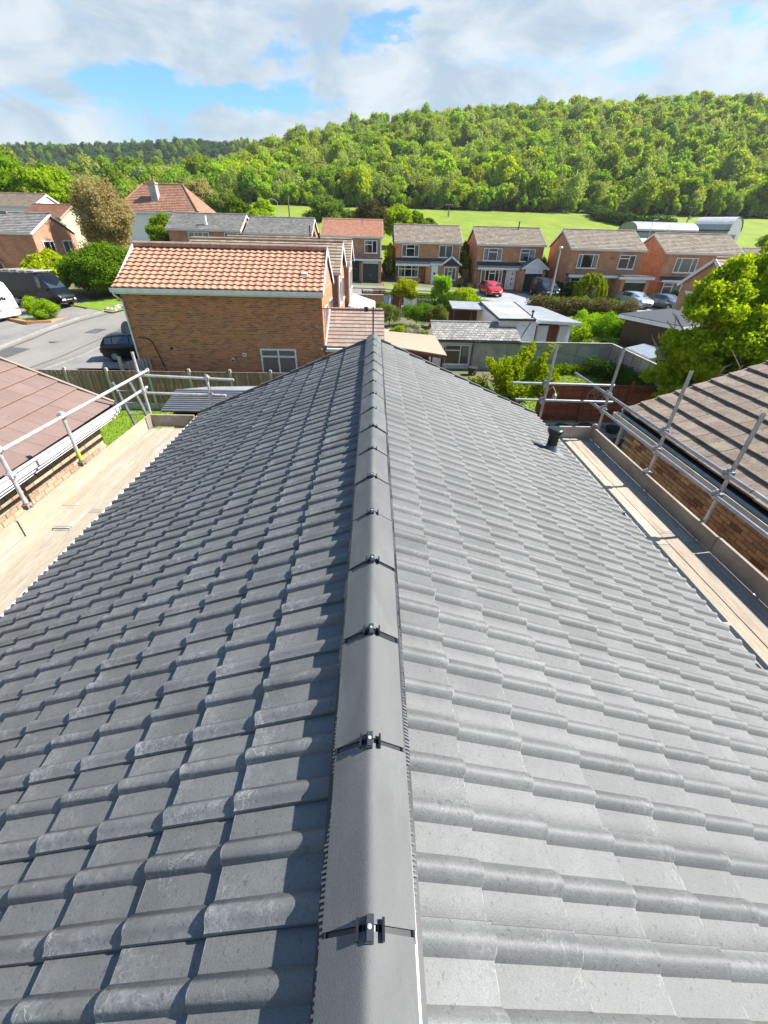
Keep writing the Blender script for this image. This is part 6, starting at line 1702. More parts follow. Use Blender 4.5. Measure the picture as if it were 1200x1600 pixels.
for x, y, lab in ((10.3, 60.3, 'red flowering plant in a pot by the navy porch'),):
    pt = thing('potted_plant', lab, 'plant', (10.9, 60.0, 1.65))
    mb = MB(); mb.lathe((10.9, 60.0, 1.5), [(.2, 0), (.3, .45)], 10); mb.build('pot', MATS['dark_pot'], pt, world=True)

# ------------------------------------------------------------------ vehicles
tyre_m = plain('tyre', (.018, .018, .019), .85); rim_m = plain('alloy_rim', (.55, .56, .57), .35, metal=.3)
def car_paint(name, c, rough=.22, metal=.15): return plain(name, c, rough, metal=metal, coat=.35 if max(c) < .05 else .8, spec=.3, noise=.02)
lamp_clear = plain('headlamp_glass', (.6, .62, .65), .08, spec=1, coat=1); lamp_red = plain('tail_lamp', (.45, .012, .012), .15, coat=1); plate_w = plain('number_plate', (.7, .7, .66), .5)
def wheel(t, x, y, r, w, out):
    mb = MB(); s = 1 if out > 0 else -1
    mb.lathe((x, y-s*w, r), [(r*.62, 0), (r*.95, .01), (r, w*.25), (r, w*.8), (r*.94, w), (r*.64, w+.004)], 24, axis=(0, s, 0)); ty = mb.build('wheel', tyre_m, t, smooth=True)
    mb = MB(); mb.lathe((x, y-s*.040, r), [(r*.63, 0), (r*.63, .05), (r*.58, .052), (r*.55, .03), (.03, .03)], 24, axis=(0, s, 0))
    for i in range(7):
        a = 2*math.pi*i/7; mb.obox((x+r*.31*math.cos(a), y+s*.012, r+r*.31*math.sin(a)), (r*.27*math.cos(a), 0, r*.27*math.sin(a)), (-.03*math.sin(a), 0, .03*math.cos(a)), (0, .012, 0))
    mb.build('rim', rim_m, ty)
def vehicle(name, label, cat, loc, rz, st, paint, wheels, wr, glass_rows, roof_bars=False, lamps=True, doors=()):
    """st: stations from tail (x small) to nose: x, z_bottom, z_belt, z_top, half width, half width at top"""
    t = thing(name, label, cat, loc, rz)
    ring_n = 9
    def ring(s):
        x, zb, zt_, zr, w, wt = s
        h = zt_-zb
        return [(x, 0, zb), (x, w*.82, zb), (x, w*.96, zb+h*.14), (x, w, zb+h*.5), (x, w*.985, zb+h*.82), (x, w*.955, zt_), (x, wt, zr-.05*(zr-zt_+.3)), (x, wt*.86, zr-.005), (x, 0, zr+.012)]
    rings = [ring(s) for s in st]
    vs = []; fs = []
    for r in rings:
        vs += r; vs += [(x, -y, z) for x, y, z in r]
    n = ring_n
    for i in range(len(st)-1):
        a, b = i*2*n, (i+1)*2*n
        for k in range(n-1):
            fs.append((a+k, b+k, b+k+1, a+k+1)); fs.append((a+n+k, a+n+k+1, b+n+k+1, b+n+k))
    for e, fl in ((0, 0), ((len(st)-1)*2*n, 1)):
        for k in range(n-1):
            q = (e+k, e+k+1, e+n+k+1, e+n+k); fs.append(q if not fl else q[::-1])
    mb = MB(); mb.add(vs, fs); body = mb.build('body', paint, t, smooth=True, angle=38)
    def P_(i, k, s): p = rings[i][k]; return Vector((p[0], s*p[1], p[2]))
    def bil(q, u, v): return q[0].lerp(q[1], u).lerp(q[3].lerp(q[2], u), v)
    def glassq(q, nm, inset=(.05, .95, .12, .9), off=.012):
        c = (q[0]+q[1]+q[2]+q[3])/4; nn = (q[1]-q[0]).cross(q[3]-q[0]).normalized()
        if nn.dot(c-Vector((0, 0, .6))) < 0: nn = -nn
        mb = MB(); g = [[bil(q, lerp(inset[0], inset[1], i/4), lerp(inset[2], inset[3], j/3))+nn*off for i in range(5)] for j in range(4)]
        mb.add([p for r in g for p in r], [(j*5+i, j*5+i+1, (j+1)*5+i+1, (j+1)*5+i) for j in range(3) for i in range(4)])
        return mb.build(nm, car_glass, t, smooth=True)
    for kind, a, b in glass_rows:
        if kind == 'side':
            for s in (-1, 1): glassq([P_(a, 5, s), P_(b, 5, s), P_(b, 6, s), P_(a, 6, s)], 'side_window', (.04, .96, .10, .88))
        else:
            glassq([P_(a, 6, 1), P_(a, 6, -1), P_(b, 6, -1), P_(b, 6, 1)], 'windscreen' if kind == 'front' else 'rear_window', (.05, .95, .08, .92), .025)
    for x in wheels:
        for s in (-1, 1):
            wi = max(w for *_, w, _ in st)
            ar = MB(); ar.lathe((x, s*(wi-.10), wr), [(wr*1.14, 0), (wr*1.14, .101)], 24, axis=(0, s, 0)); ar.build('wheel_arch', black_plastic, t)
            wheel(t, x, s*(wi+.010), wr, .2, s)
    x1 = st[-1][0]; x0 = st[0][0]; zb, zt1, w1 = st[-1][1], st[-1][2], st[-1][4]
    if lamps:
        for s in (-1, 1):
            mb = MB(); mb.obox((x1-.10, s*w1*.80, zt1-.10), (.14, -s*.05, .03), (-.05, s*.16, 0), (-.02, 0, .075)); mb.build('headlight', lamp_clear, t, smooth=False)
            zt0, w0 = st[0][2], st[0][4]
            mb = MB(); mb.obox((x0+.02, s*w0*.9, zt0-.06), (.07, 0, 0), (0, .10, 0), (0, 0, .14)); mb.build('tail_light', lamp_red, t)
            # mirrors
        mb = MB(); mb.obox((x1+.012, 0, zb+.30*(zt1-zb)+.08), (.012, 0, 0), (0, .26, 0), (0, 0, .055)); mb.build('number_plate', plate_w, t)
        mb = MB(); mb.obox((x0-.012, 0, zb+.45*(st[0][2]-zb)), (.012, 0, 0), (0, .26, 0), (0, 0, .055)); mb.build('number_plate', plate_w, t)
        mb = MB(); mb.obox((x1+.004, 0, zt1-.16), (.012, 0, 0), (0, w1*.45, 0), (0, 0, .07)); mb.obox((x1-.02, 0, zb+.12), (.05, 0, 0), (0, w1*.75, 0), (0, 0, .07)); mb.build('grille', black_plastic, t)
    # mirrors at the front of the side glass
    for kind, a, b in glass_rows:
        if kind == 'front':
            fr = min(a, b)
            for s in (-1, 1):
                p = P_(max(a, b)-1 if False else a, 5, s)
                mb = MB(); mb.obox((p.x-.25, p.y+s*.10, p.z+.08), (.06, 0, 0), (0, .10, 0), (0, 0, .07)); mb.build('mirror', paint, t)
    for x in doors:
        for s in (-1, 1):
            wi = max(w for *_, w, _ in st)
            mb = MB(); mb.obox((x, s*(wi-.005), (st[2][1]+st[2][2])/2+.05), (.005, 0, 0), (0, .012, 0), (0, 0, (st[2][2]-st[2][1])*.36)); mb.build('door_gap', black_plastic, t)
            mb = MB(); mb.obox((x+.2, s*(wi+.0), st[2][2]-.14), (.08, 0, 0), (0, .02, 0), (0, 0, .018)); mb.build('door_handle', black_plastic, t)
    return t
def hatch(L_=3.95, w=.86, H_=1.47, nose=.72):
    return [(0, .38, .70, .76, w*.80, w*.7), (.06, .28, .95, 1.0, w*.93, w*.78), (.34, .22, .98, 1.38, w*.99, w*.70), (.75, .2, .98, H_-.02, w, w*.70), (1.7, .2, .96, H_, w, w*.71), (2.35, .2, .94, H_-.06, w, w*.68),
            (2.98, .2, .93, .99, w, w*.86), (3.5, .2, .86, .90, w*.98, w*.84), (L_-.16, .22, .74, .78, w*.90, w*.78), (L_-.02, .28, .60, .63, w*.76, w*.68)]
gl = [('rear', 1, 2), ('side', 2, 3), ('side', 3, 4), ('side', 4, 5), ('front', 6, 5)]
vehicle('parked_car', 'black hatchback seen from behind beside the orange-roofed brick house', 'car', (-16.7, 27.4, .13), R(14), hatch(4.0, .87, 1.5), car_paint('black_paint', (.004, .0045, .006), .3, 0), (.72, 3.2), .31, gl, doors=(1.9,))
vehicle('parked_car', 'red car parked on the pale drive', 'car', (13.25, 56.2, 1.34), R(-82), hatch(3.9, .86, 1.48), car_paint('red_paint', (.55, .022, .022)), (.7, 3.15), .31, gl, doors=(1.9,))
sal = [(0, .4, .72, .78, .72, .62), (.05, .3, .92, .95, .84, .74), (.6, .22, .97, 1.02, .90, .74), (1.15, .2, .97, 1.40, .91, .63), (1.7, .2, .96, 1.44, .91, .63), (2.6, .2, .94, 1.40, .91, .62), (3.3, .2, .92, .98, .91, .78), (3.9, .2, .85, .89, .89, .76), (4.3, .24, .72, .76, .80, .7), (4.42, .3, .6, .63, .68, .6)]
gs = [('rear', 2, 3), ('side', 3, 4), ('side', 4, 5), ('front', 6, 5)]
vehicle('parked_car', 'silver saloon car in front of the dark green garage door', 'car', (28.2, 52.6, .98), R(-80), sal, car_paint('silver_paint', (.50, .53, .56), .25, .5), (.85, 3.5), .32, gs, doors=(2.1,))
vehicle('parked_car', 'smaller grey saloon car right of the silver one', 'car', (30.9, 51.6, .9), R(-72), sal, car_paint('grey_paint', (.17, .19, .21), .25, .5), (.85, 3.5), .32, gs, doors=(2.1,))
suv = [(0, .45, .95, 1.0, .82, .72), (.08, .32, 1.2, 1.28, .95, .84), (.3, .28, 1.2, 1.82, .98, .78), (1.0, .26, 1.18, 1.90, .99, .79), (2.2, .26, 1.15, 1.90, .99, .79), (2.8, .26, 1.13, 1.82, .99, .77), (3.6, .26, 1.12, 1.2, .99, .88), (4.15, .26, 1.05, 1.12, .97, .84), (4.5, .3, .9, .97, .88, .78), (4.6, .36, .75, .8, .74, .66)]
vehicle('people_carrier', 'dark people carrier with pale windscreen in front of the white gabled garage', 'car', (19.7, 56.6, 1.35), R(-86), suv, car_paint('dark_blue_paint', (.022, .03, .038)), (.85, 3.7), .35, gl, doors=(1.5, 2.5))
van_st = [(0, .45, 1.45, 1.6, .95, .88), (.05, .35, 1.5, 2.62, 1.0, .88), (.5, .32, 1.5, 2.70, 1.02, .90), (3.0, .32, 1.5, 2.72, 1.03, .91), (4.35, .32, 1.46, 2.66, 1.03, .90), (4.75, .32, 1.42, 2.50, 1.02, .84), (5.55, .32, 1.36, 1.45, 1.0, .88), (6.05, .33, 1.15, 1.2, .96, .82), (6.3, .36, .9, .94, .88, .76), (6.38, .42, .72, .75, .78, .68)]
vn = vehicle('panel_van', 'long black panel van with roof bars parked beyond the planting bed', 'van', (-32.0, 41.6, 1.28), R(-17), van_st, MATS['black_paint'], (1.35, 5.2), .36, [('side', 4, 5), ('front', 6, 5)], doors=(4.1, 3.0))
vn.scale = (.93, .93, .93); vn.location.x += .5
for i in range(5):
    mb = MB(); mb.box((.6+i*.92, -.88, 2.80), (.68+i*.92, .88, 2.84)); mb.box((.62+i*.92, -.84, 2.68), (.66+i*.92, -.80, 2.80)); mb.box((.62+i*.92, .80, 2.68), (.66+i*.92, .84, 2.80)); mb.build('roof_bar', galv_light, vn)
mb = MB(); mb.box((4.2, -.9, 2.78), (4.5, .9, 2.86)); mb.build('wind_deflector', galv_light, vn)
mb = MB(); mb.box((.4, -1.05, .42), (4.6, -1.03, .50)); mb.build('side_strip', galv, vn)
cmx = [(0, .5, 1.2, 2.1, 1.0, 1.0), (.12, .4, 1.2, 2.72, 1.08, 1.04), (.9, .4, 1.2, 2.82, 1.12, 1.08), (4.9, .4, 1.2, 2.86, 1.12, 1.08), (5.75, .4, 1.2, 2.76, 1.12, 1.04), (6.15, .42, 1.1, 2.0, 1.08, .98), (6.3, .5, .9, 1.1, 1.0, .95)]
camper_m = car_paint('camper_white', (.72, .74, .76), .3, 0)
cm = vehicle('motorhome', 'white motorhome with dark graphics cut by the left edge', 'motorhome', (-34.3, 36.6, .62), R(-8), cmx, camper_m, (1.0, 4.9), .34, [], lamps=False)
dec = plain('dark_decal', (.03, .035, .05), .4)
mb = MB()
for i, (y, z, w_, h_) in enumerate([(-.25, 1.72, .10, .16), (-.02, 1.74, .08, .18), (.16, 1.70, .08, .14), (.05, 1.42, .5, .02), (-.1, 1.32, .35, .018), (.2, 1.24, .42, .016), (-.25, 1.14, .2, .03), (.35, 1.1, .12, .05)]):
    xx = 6.20+(1.6-z)*.10
    mb.obox((xx+.05, y, z), (.004, 0, 0), (0, w_, 0), (-.0, 0, h_/1.5))
mb.build('decal', dec, cm)
for s in (-1, 1):
    mb = MB(); mb.obox((6.28, s*.78, .98), (.06, 0, 0), (0, .17, 0), (0, 0, .06)); mb.build('lamp', plain('amber_lamp', (.35, .2, .12), .2, coat=1), cm)
mb = MB(); mb.lathe((6.1, -.5, 2.2), [(.25, 0), (.22, .06)], 14, axis=(1, 0, .3)); mb.build('roof_dome', lamp_clear, cm)

# ------------------------------------------------------------------ vegetation
def leaves_mesh(name, m, lobes, count, size, seed=0, droop=0.0, flat=.55, elong=1.5, inner=.25, gravity=False):
    """many leaf-sized quads spread over the shells of several lobes: lobes = (cx,cy,cz, rx,ry,rz, weight)"""
    rg = np.random.default_rng(seed)
    lb = np.array([l[:6] for l in lobes], dtype=float)
    wts = np.array([l[6] if len(l) > 6 else l[3]*l[4] for l in lobes]); wts = wts/wts.sum()
    li = rg.choice(len(lb), size=count, p=wts)
    d = rg.normal(size=(count, 3)); d /= np.linalg.norm(d, axis=1)[:, None]
    # clumpy surface: push radius by low-frequency bumps
    ph = rg.uniform(0, 6.28, size=(len(lb), 3))
    fr = 3.2
    b = (np.sin(d[:, 0]*fr*1.7+ph[li, 0])+np.sin(d[:, 1]*fr*1.9+ph[li, 1])+np.sin(d[:, 2]*fr*2.1+ph[li, 2]))/3
    rad = np.where(rg.random(count) < inner, rg.uniform(.25, .85, count), rg.uniform(.72, 1.16, count))*(1+.34*b)
    pos = lb[li, :3]+d*rad[:, None]*lb[li, 3:6]
    nrm = d/lb[li, 3:6]; nrm /= np.linalg.norm(nrm, axis=1)[:, None]
    nrm = nrm*flat+rg.normal(size=(count, 3))*.62+np.array([0, 0, .25])
    nrm /= np.linalg.norm(nrm, axis=1)[:, None]
    up = rg.normal(size=(count, 3))
    if droop: up = up*(1-droop)+np.array([0, 0, -1.0])*droop*2
    a = np.cross(nrm, up); a /= np.maximum(1e-6, np.linalg.norm(a, axis=1))[:, None]
    c = np.cross(nrm, a)
    s = size*rg.uniform(.55, 1.35, count)[:, None]
    v0 = pos-a*s*.5; v1 = pos-c*s*.5*elong*.5+a*s*.12; v2 = pos+a*s*.5; v3 = pos+c*s*.5*elong
    V = np.stack([v0, v1, v2, v3], 1).reshape(-1, 3).astype(np.float32)
    me = bpy.data.meshes.new(name)
    me.vertices.add(count*4); me.vertices.foreach_set('co', V.ravel())
    me.loops.add(count*4); me.loops.foreach_set('vertex_index', np.arange(count*4, dtype=np.int32))
    me.polygons.add(count); me.polygons.foreach_set('loop_start', np.arange(0, count*4, 4, dtype=np.int32))
    try: me.polygons.foreach_set('loop_total', np.full(count, 4, dtype=np.int32))
    except Exception: pass
    at = me.attributes.new('rnd', 'FLOAT', 'FACE')
    lr = rg.random(len(lb))
    at.data.foreach_set('value', np.clip(.5*lr[li]+.6*rg.random(count)-.05, 0, 1).astype(np.float32))
    me.materials.append(m); me.update(calc_edges=True); me.validate()
    return me
def crown_lobes(rx, ry, rz, n, seed, cz=0.0, lobe=.45):
    rr = random.Random(seed); out = []
    for i in range(n):
        th_ = rr.uniform(0, 6.283); cz_ = rr.uniform(-.75, 1); k = math.sqrt(max(0, 1-cz_*cz_))*rr.uniform(.55, .8)
        r = lobe*rr.uniform(.7, 1.15)
        out.append((rx*k*math.cos(th_), ry*k*math.sin(th_), cz+rz*cz_*.62, rx*r, ry*r, rz*r*.85))
    out.append((0, 0, cz, rx*.6, ry*.6, rz*.6))
    return out
bark = mat('bark', (.16, .125, .09), (.10, .08, .06), scale=3, rough=.95, bump=.5, bscale=14, var=.1, stretch=(4, 4, .6))
bark_pale = mat('pale_bark', (.42, .36, .30), (.30, .25, .20), scale=3, rough=.95, var=.1, stretch=(4, 4, .6))
lm_bright = leaf_mat('leaf_bright', (.20, .34, .014), (.33, .47, .022), .46)
lm_mid = leaf_mat('leaf_mid', (.08, .16, .010), (.17, .27, .014), .34)
lm_dark = leaf_mat('leaf_dark', (.018, .042, .010), (.045, .08, .016), .2)
lm_hedge = leaf_mat('leaf_hedge', (.03, .07, .010), (.09, .16, .018), .25)
lm_lime = leaf_mat('leaf_lime', (.25, .35, .008), (.36, .44, .015), .40)
lm_olive = leaf_mat('leaf_olive', (.12, .19, .03), (.22, .29, .06), .34)
lm_bronze = leaf_mat('leaf_bronze', (.42, .30, .18), (.34, .37, .12), .45)
lm_copper = leaf_mat('leaf_copper', (.11, .06, .045), (.16, .17, .05), .25)
lm_white = leaf_mat('blossom_white', (.6, .6, .52), (.30, .36, .16), .3)
lm_cloud_shade = leaf_mat('leaf_cloud_shade', (.05, .11, .045), (.095, .17, .065), .38, var=.3)  # darker leaf colour stands for cloud shadow over the left of the hill
lm_fa = leaf_mat('leaf_wood_a', (.24, .36, .022), (.36, .48, .035), .50, var=.20, hue=.018)
lm_fb = leaf_mat('leaf_wood_b', (.17, .28, .025), (.28, .40, .04), .48, var=.25, hue=.02)
lm_fc = leaf_mat('leaf_wood_c', (.25, .33, .09), (.36, .44, .13), .48, var=.2, hue=.015)
def limbs(mb, base, h, r, n, spread, seed, top=.75):
    rr = random.Random(seed); b = Vector(base)
    t1 = b+Vector((rr.uniform(-.1, .1)*h, rr.uniform(-.1, .1)*h, h*.45))
    mb.tube(b-Vector((0, 0, .3)), t1, r, 10, r2=r*.7)
    for i in range(n):
        a = 6.283*i/n+rr.uniform(-.4, .4); st_ = b.lerp(t1, rr.uniform(.5, 1))
        q = st_+Vector((math.cos(a)*spread*.5, math.sin(a)*spread*.5, h*rr.uniform(.18, .32)))
        e = q+Vector((math.cos(a+rr.uniform(-.4, .4))*spread*.45, math.sin(a)*spread*.4, h*rr.uniform(.12, .28)))
        mb.tube(st_, q, r*.42, 7, r2=r*.28); mb.tube(q, e, r*.27, 6, r2=r*.10)
        for k in range(3):
            f = q.lerp(e, rr.uniform(.1, .9)); g_ = f+Vector((rr.uniform(-1, 1), rr.uniform(-1, 1), rr.uniform(.1, 1)))*spread*.3
            mb.tube(f, g_, r*.12, 5, r2=r*.04)
def tree_(name, label, x, y, h, rx, rz, lm, count, size, seed, cat='tree', trunk_r=.14, bk=None, z0=None, nl=9, ry=None, lobe=.45, group=None, crown_name='crown', cz=None, droop=0, ninner=.25, nlimb=6, extra=None, elong=1.5):
    z = G(x, y) if z0 is None else z0
    if y > 190: z = H(x, y)
    t = thing(name, label, cat, (x, y, z), group=group)
    ry = ry or rx
    czz = cz if cz is not None else h-rz
    lobes = crown_lobes(rx, ry, rz, nl, seed, czz, lobe)+(extra or [])
    o = link_mesh(crown_name, leaves_mesh(name+'_crown', lm, lobes, count, size, seed, droop=droop, inner=ninner, elong=elong), t)
    mb = MB(); limbs(mb, (0, 0, 0), max(h*.9, .5), trunk_r, nlimb, rx*.8, seed)
    mb.build('trunk' if cat == 'tree' else 'stems', bk or bark, t, smooth=True)
    return t

def tree(*a, **k):
    a = list(a); a[9] = a[9]*.82 if len(a) > 9 else a[9]; a[8] = int(a[8]*1.5)
    k['nl'] = int(k.get('nl', 9)*2.2); k['lobe'] = k.get('lobe', .45)*.72
    return tree_(*a, **k)
# big leafy tree on the right
tb = thing('broadleaf_tree', 'large bright green leafy tree behind the brown-roofed bungalow', 'tree', (13.9, 17.4, 0))
lob = []
rr = random.Random(11)
for cx, cy, cz, r in ((14.0, 17.5, 4.9, 1.5), (15.3, 17.8, 5.3, 1.6), (13.0, 17.2, 4.2, 1.3), (12.5, 17.0, 3.5, .9), (13.4, 16.9, 3.0, 1.5), (15.0, 17.0, 3.6, 1.8), (16.8, 17.8, 4.8, 2.0), (12.9, 16.7, 1.9, 1.2), (14.6, 16.6, 2.0, 1.6), (12.5, 17.8, 2.6, .8), (14.3, 18.4, 5.9, 1.1), (15.9, 18.0, 6.2, 1.2), (17.8, 18, 6.0, 1.6), (13.1, 17.2, 5.4, .7), (17.2, 17, 3.0, 2.0)):
    for k in range(13):
        a = rr.uniform(0, 6.283); e = rr.uniform(-.8, 1); q = rr.uniform(.5, .95); f = rr.uniform(.24, .42)
        lob.append((cx-13.9+r*q*math.cos(a), cy-17.4+r*q*math.sin(a), cz+r*.62*e, r*f, r*f, r*f*.7))
link_mesh('crown', leaves_mesh('big_tree_crown', lm_bright, lob, 170000, .092, 5, inner=.45, elong=2.2), tb)
mb = MB(); limbs(mb, (.2, 0, 0), 5.2, .2, 8, 2.6, 4)
for p in (((.1, -.1, 2.0), (-.9, -1.1, 2.6), (-1.3, -1.5, 3.4)), ((-.9, -1.1, 2.6), (-.4, -1.5, 3.2)), ((.1, -.1, 1.8), (.6, -1.2, 2.4), (.9, -1.5, 3.2))): mb.path(p, .035, 6)
mb.build('trunk', bark_pale, tb, smooth=True)
# sapling-like shrub with loose pale sprays, near the end of the roof
tsh = thing('loose_shrub', 'loose pale green shrub with long open sprays beside the white outbuilding', 'shrub', (6.2, 18.6, 0))
lob = []; rr = random.Random(3); stems = MB()
for i in range(34):
    a = rr.uniform(0, 6.283); l = rr.uniform(.5, 2.1); hz_ = rr.uniform(1.2, 3.1)
    tip = Vector((math.cos(a)*l, math.sin(a)*l*.7, hz_)); basep = Vector((rr.uniform(-.3, .3), rr.uniform(-.2, .2), .1))
    midp = basep.lerp(tip, .55)+Vector((0, 0, .35)); stems.path([basep, midp, tip], .012, 5)
    for k in range(5):
        p = midp.lerp(tip, k/4.0)
        lob.append((p.x, p.y, p.z, .22, .22, .16))
for i in range(26):
    a = rr.uniform(0, 6.283); l = rr.uniform(0, 1.5); lob.append((math.cos(a)*l, math.sin(a)*l*.7, rr.uniform(.4, 1.6), .42, .4, .32))
link_mesh('foliage', leaves_mesh('loose_shrub_leaves', lm_lime, lob, 15000, .075, 8, inner=.6, elong=2.4), tsh); stems.build('stems', bark, tsh)
# feathery bushes right of the garage store
for lab, x, y, h, rx, lm, sd_ in (('rounded bright bush beside the white and brown doors', 14.2, 30.6, 2.3, 1.15, lm_bright, 21), ('feathery leaning bright conifer-like bush in the middle of the right gardens', 16.4, 30.8, 3.0, 1.4, lm_bright, 22), ('low bright bush between the feathery bush and the metal shed', 18.0, 28.4, 2.2, 1.2, lm_mid, 23), ('dark green bush behind the concrete wall corner', 15.6, 28.3, 1.9, 1.0, lm_hedge, 24), ('bright bush touching the left edge of the dark garage roof', 16.0, 33.5, 2.6, 1.3, lm_bright, 25)):
    tree('garden_bush', lab, x, y, h, rx, h*.5, lm, 9000, .085, sd_, cat='bush', trunk_r=.05, crown_name='foliage', elong=2.4, cz=h*.52)
# hedges
def hedge(label, pts, h, w, lm, n_per, size, seed, name='hedge', z0=None, cat='hedge', stem_m=None):
    x0 = sum(p[0] for p in pts)/len(pts); y0 = sum(p[1] for p in pts)/len(pts); zz = H(x0, y0) if z0 is None else z0
    t = thing(name, label, cat, (x0, y0, zz))
    lob = []; rr = random.Random(seed); L_ = 0; st = MB()
    for a, b in zip(pts, pts[1:]):
        l = math.hypot(b[0]-a[0], b[1]-a[1]); L_ += l; n = max(2, int(l/(w*.45)))
        for i in range(n+1):
            x = lerp(a[0], b[0], i/n); y = lerp(a[1], b[1], i/n); g = (H(x, y) if z0 is None else z0)-zz
            for k in range(2):
                lob.append((x-x0+rr.uniform(-.2, .2)*w, y-y0+rr.uniform(-.2, .2)*w, g+h*(.30+.38*k)+rr.uniform(-.08, .08)*h, w*.55, w*.55, h*.34*rr.uniform(.8, 1.15)))
            st.tube((x-x0, y-y0, g-.1), (x-x0+rr.uniform(-.1, .1), y-y0, g+h*.6), .02, 5)
    link_mesh('foliage', leaves_mesh('hedge_leaves', lm, lob, int(L_*n_per), size, seed), t); st.build('stems', bark, t)
    return t
hedge('low yellow-green hedge just behind the board fence', [(-20.6, 20.3), (-16.4, 20.2)], .95, .9, lm_lime, 1500, .08, 31)
hedge('dark green end of the low hedge behind the board fence', [(-16.2, 20.2), (-12.8, 20.25)], .55, .7, lm_hedge, 1200, .08, 32)
hedge('dark copper hedge between the gardens and the silver cars', [(15.6, 44.6), (19.8, 44.4), (24.3, 43.2)], 1.45, 1.3, lm_copper, 1700, .13, 33)
hedge('bright green top growth along the copper hedge', [(16.0, 45.6), (20.5, 45.6), (25.5, 44.8)], 1.35, 1.1, lm_mid, 1100, .12, 34)
hedge('ivy and shrubs along the foot of the concrete wall', [(8.4, 26.1), (14.0, 26.2)], .55, .7, lm_mid, 1600, .08, 35)
hedge('climber in the shaded corner of the concrete walls', [(13.3, 26.1), (14.3, 24.2), (14.3, 21.5)], 1.1, .7, lm_hedge, 1600, .08, 36)
hedge('dark rounded hedge crossing the meadow', [(79.2, 183), (76.5, 168), (79, 158), (84, 152), (88, 148)], 3.0, 3.6, lm_hedge, 300, .5, 37)
# bushes of the middle gardens
mid = [('round bright bush in front of the navy-porch house', 3.1, 47.6, 2.3, 1.45, lm_lime, 'bush'), ('upright bright bush in front of the white oval-light door', 6.75, 47.0, 2.9, 1.05, lm_bright, 'bush'),
 ('bushy bright shrub left of the pale drive', 8.9, 45.6, 2.0, 1.6, lm_lime, 'bush'), ('leafy shrub at the corner of the pale drive', 10.4, 42.3, 1.7, 1.3, lm_bright, 'bush'), ('shrub with white blossom beside the canopy roof', 2.9, 34.4, 1.1, 1.0, lm_white, 'bush'),
 ('yellow green shrub beside the white blossom', 1.9, 33.8, 1.0, .8, lm_lime, 'bush'), ('loose olive shrub behind the white blossom', 1.2, 37.4, 1.9, 1.1, lm_olive, 'bush'), ('tall loose shrub in the centre of the middle garden', 3.7, 37.8, 2.1, 1.3, lm_mid, 'bush'),
 ('grey green shrub left of the small timber shelter', 5.2, 37.4, 2.0, 1.1, lm_olive, 'bush'), ('dark shrub against the back of the small shelter', 6.2, 41.0, 2.1, 1.3, lm_hedge, 'bush'), ('bright plant climbing the right side of the small shelter', 8.75, 33.6, 2.6, .75, lm_mid, 'bush'),
 ('low bright plants in front of the small shelter', 7.6, 31.8, .9, 1.0, lm_lime, 'bush'), ('second row bright shrub behind the upright bush', 7.3, 42.5, 2.2, 1.2, lm_mid, 'bush'), ('shrub under the clothes prop', 5.2, 40.3, 1.4, .9, lm_olive, 'bush'), ('dark shrub between clothes line and conservatory', .4, 39.6, 1.5, .9, lm_mid, 'bush'),
 ('shrub at the left end of the outbuilding roof', 4.6, 33.0, 1.0, .9, lm_bright, 'bush'), ('dark green bush under the grey house window', 22.6, 53.6, 1.9, 1.2, lm_dark, 'bush'), ('dark bush against the side of the white gabled garage', 21.7, 55.6, 1.7, 1.0, lm_dark, 'bush'),
 ('dark bush below the bay window of the farther right house', 34.6, 53.4, 1.5, 1.2, lm_dark, 'bush'), ('low bush beside the smaller grey car', 33.2, 50.5, 1.3, 1.0, lm_mid, 'bush'), ('bright bush in the gap between salmon and grey roofs', 1.9, 63.5, 4.3, 1.0, lm_lime, 'bush'),
 ('dark conifer in the gap beside the navy garage door', 1.75, 60.8, 3.0, .8, lm_dark, 'bush'), ('bright bush in the gap right of the navy porch', 11.9, 63.5, 4.0, .9, lm_lime, 'bush'), ('dark bush in the gap right of the navy porch', 11.9, 66, 5.0, 1.1, lm_mid, 'bush'), ('red leaved plant by the navy porch', 10.9, 59.9, 1.0, .5, lm_bronze, 'bush'),
 ('bush in the gap beside the white gabled garage', 21.6, 62, 3.8, 1.0, lm_mid, 'bush'), ('low green bush on the planting bed near the motorhome', -27.6, 37.9, 1.8, .9, lm_lime, 'bush'), ('round green bush on the planting bed near the road', -25.7, 36.2, 1.8, 1.05, lm_bright, 'bush'), ('red tinged plant in the middle of the planting bed', -26.8, 38.0, 1.5, .6, lm_copper, 'bush'),
 ('yellow feathery bush against the red brick gable', -26.6, 39.0 + 6.2, 3.9, 1.9, lm_lime, 'bush'), ]
for i, (lab, x, y, h, r, lm, cat) in enumerate(mid):
    zz = .6 if 'planting bed' in lab else None
    tree('garden_bush', lab, x, y, h, r, h*.5, lm, int(1800+1600*r*h), .085 if y < 45 else .12, 50+i, cat=cat, trunk_r=.04, crown_name='foliage', cz=h*.5, nl=8, nlimb=4, z0=zz if zz else None)
wl = thing('weeping_willow', 'small weeping willow on the lawn of the grey-roofed house', 'tree', (24.0, 51.6, G(24, 51.6)))
lob = []; rr = random.Random(17)
for i in range(110):
    a = rr.uniform(0, 6.283); r_ = 1.75*math.sqrt(rr.random()); top = 2.95*math.sqrt(max(.05, 1-(r_/2.0)**2)); hl = rr.uniform(.35, .75)*(.5+r_/3)
    lob.append((r_*math.cos(a), r_*math.sin(a), top-hl, .13, .13, hl))
link_mesh('crown', leaves_mesh('willow_crown', lm_lime, lob, 17000, .10, 91, droop=.85, inner=.5, elong=3.0), wl)
mb = MB(); limbs(mb, (0, 0, 0), 2.6, .1, 6, 1.0, 5); mb.build('trunk', bark, wl, smooth=True)
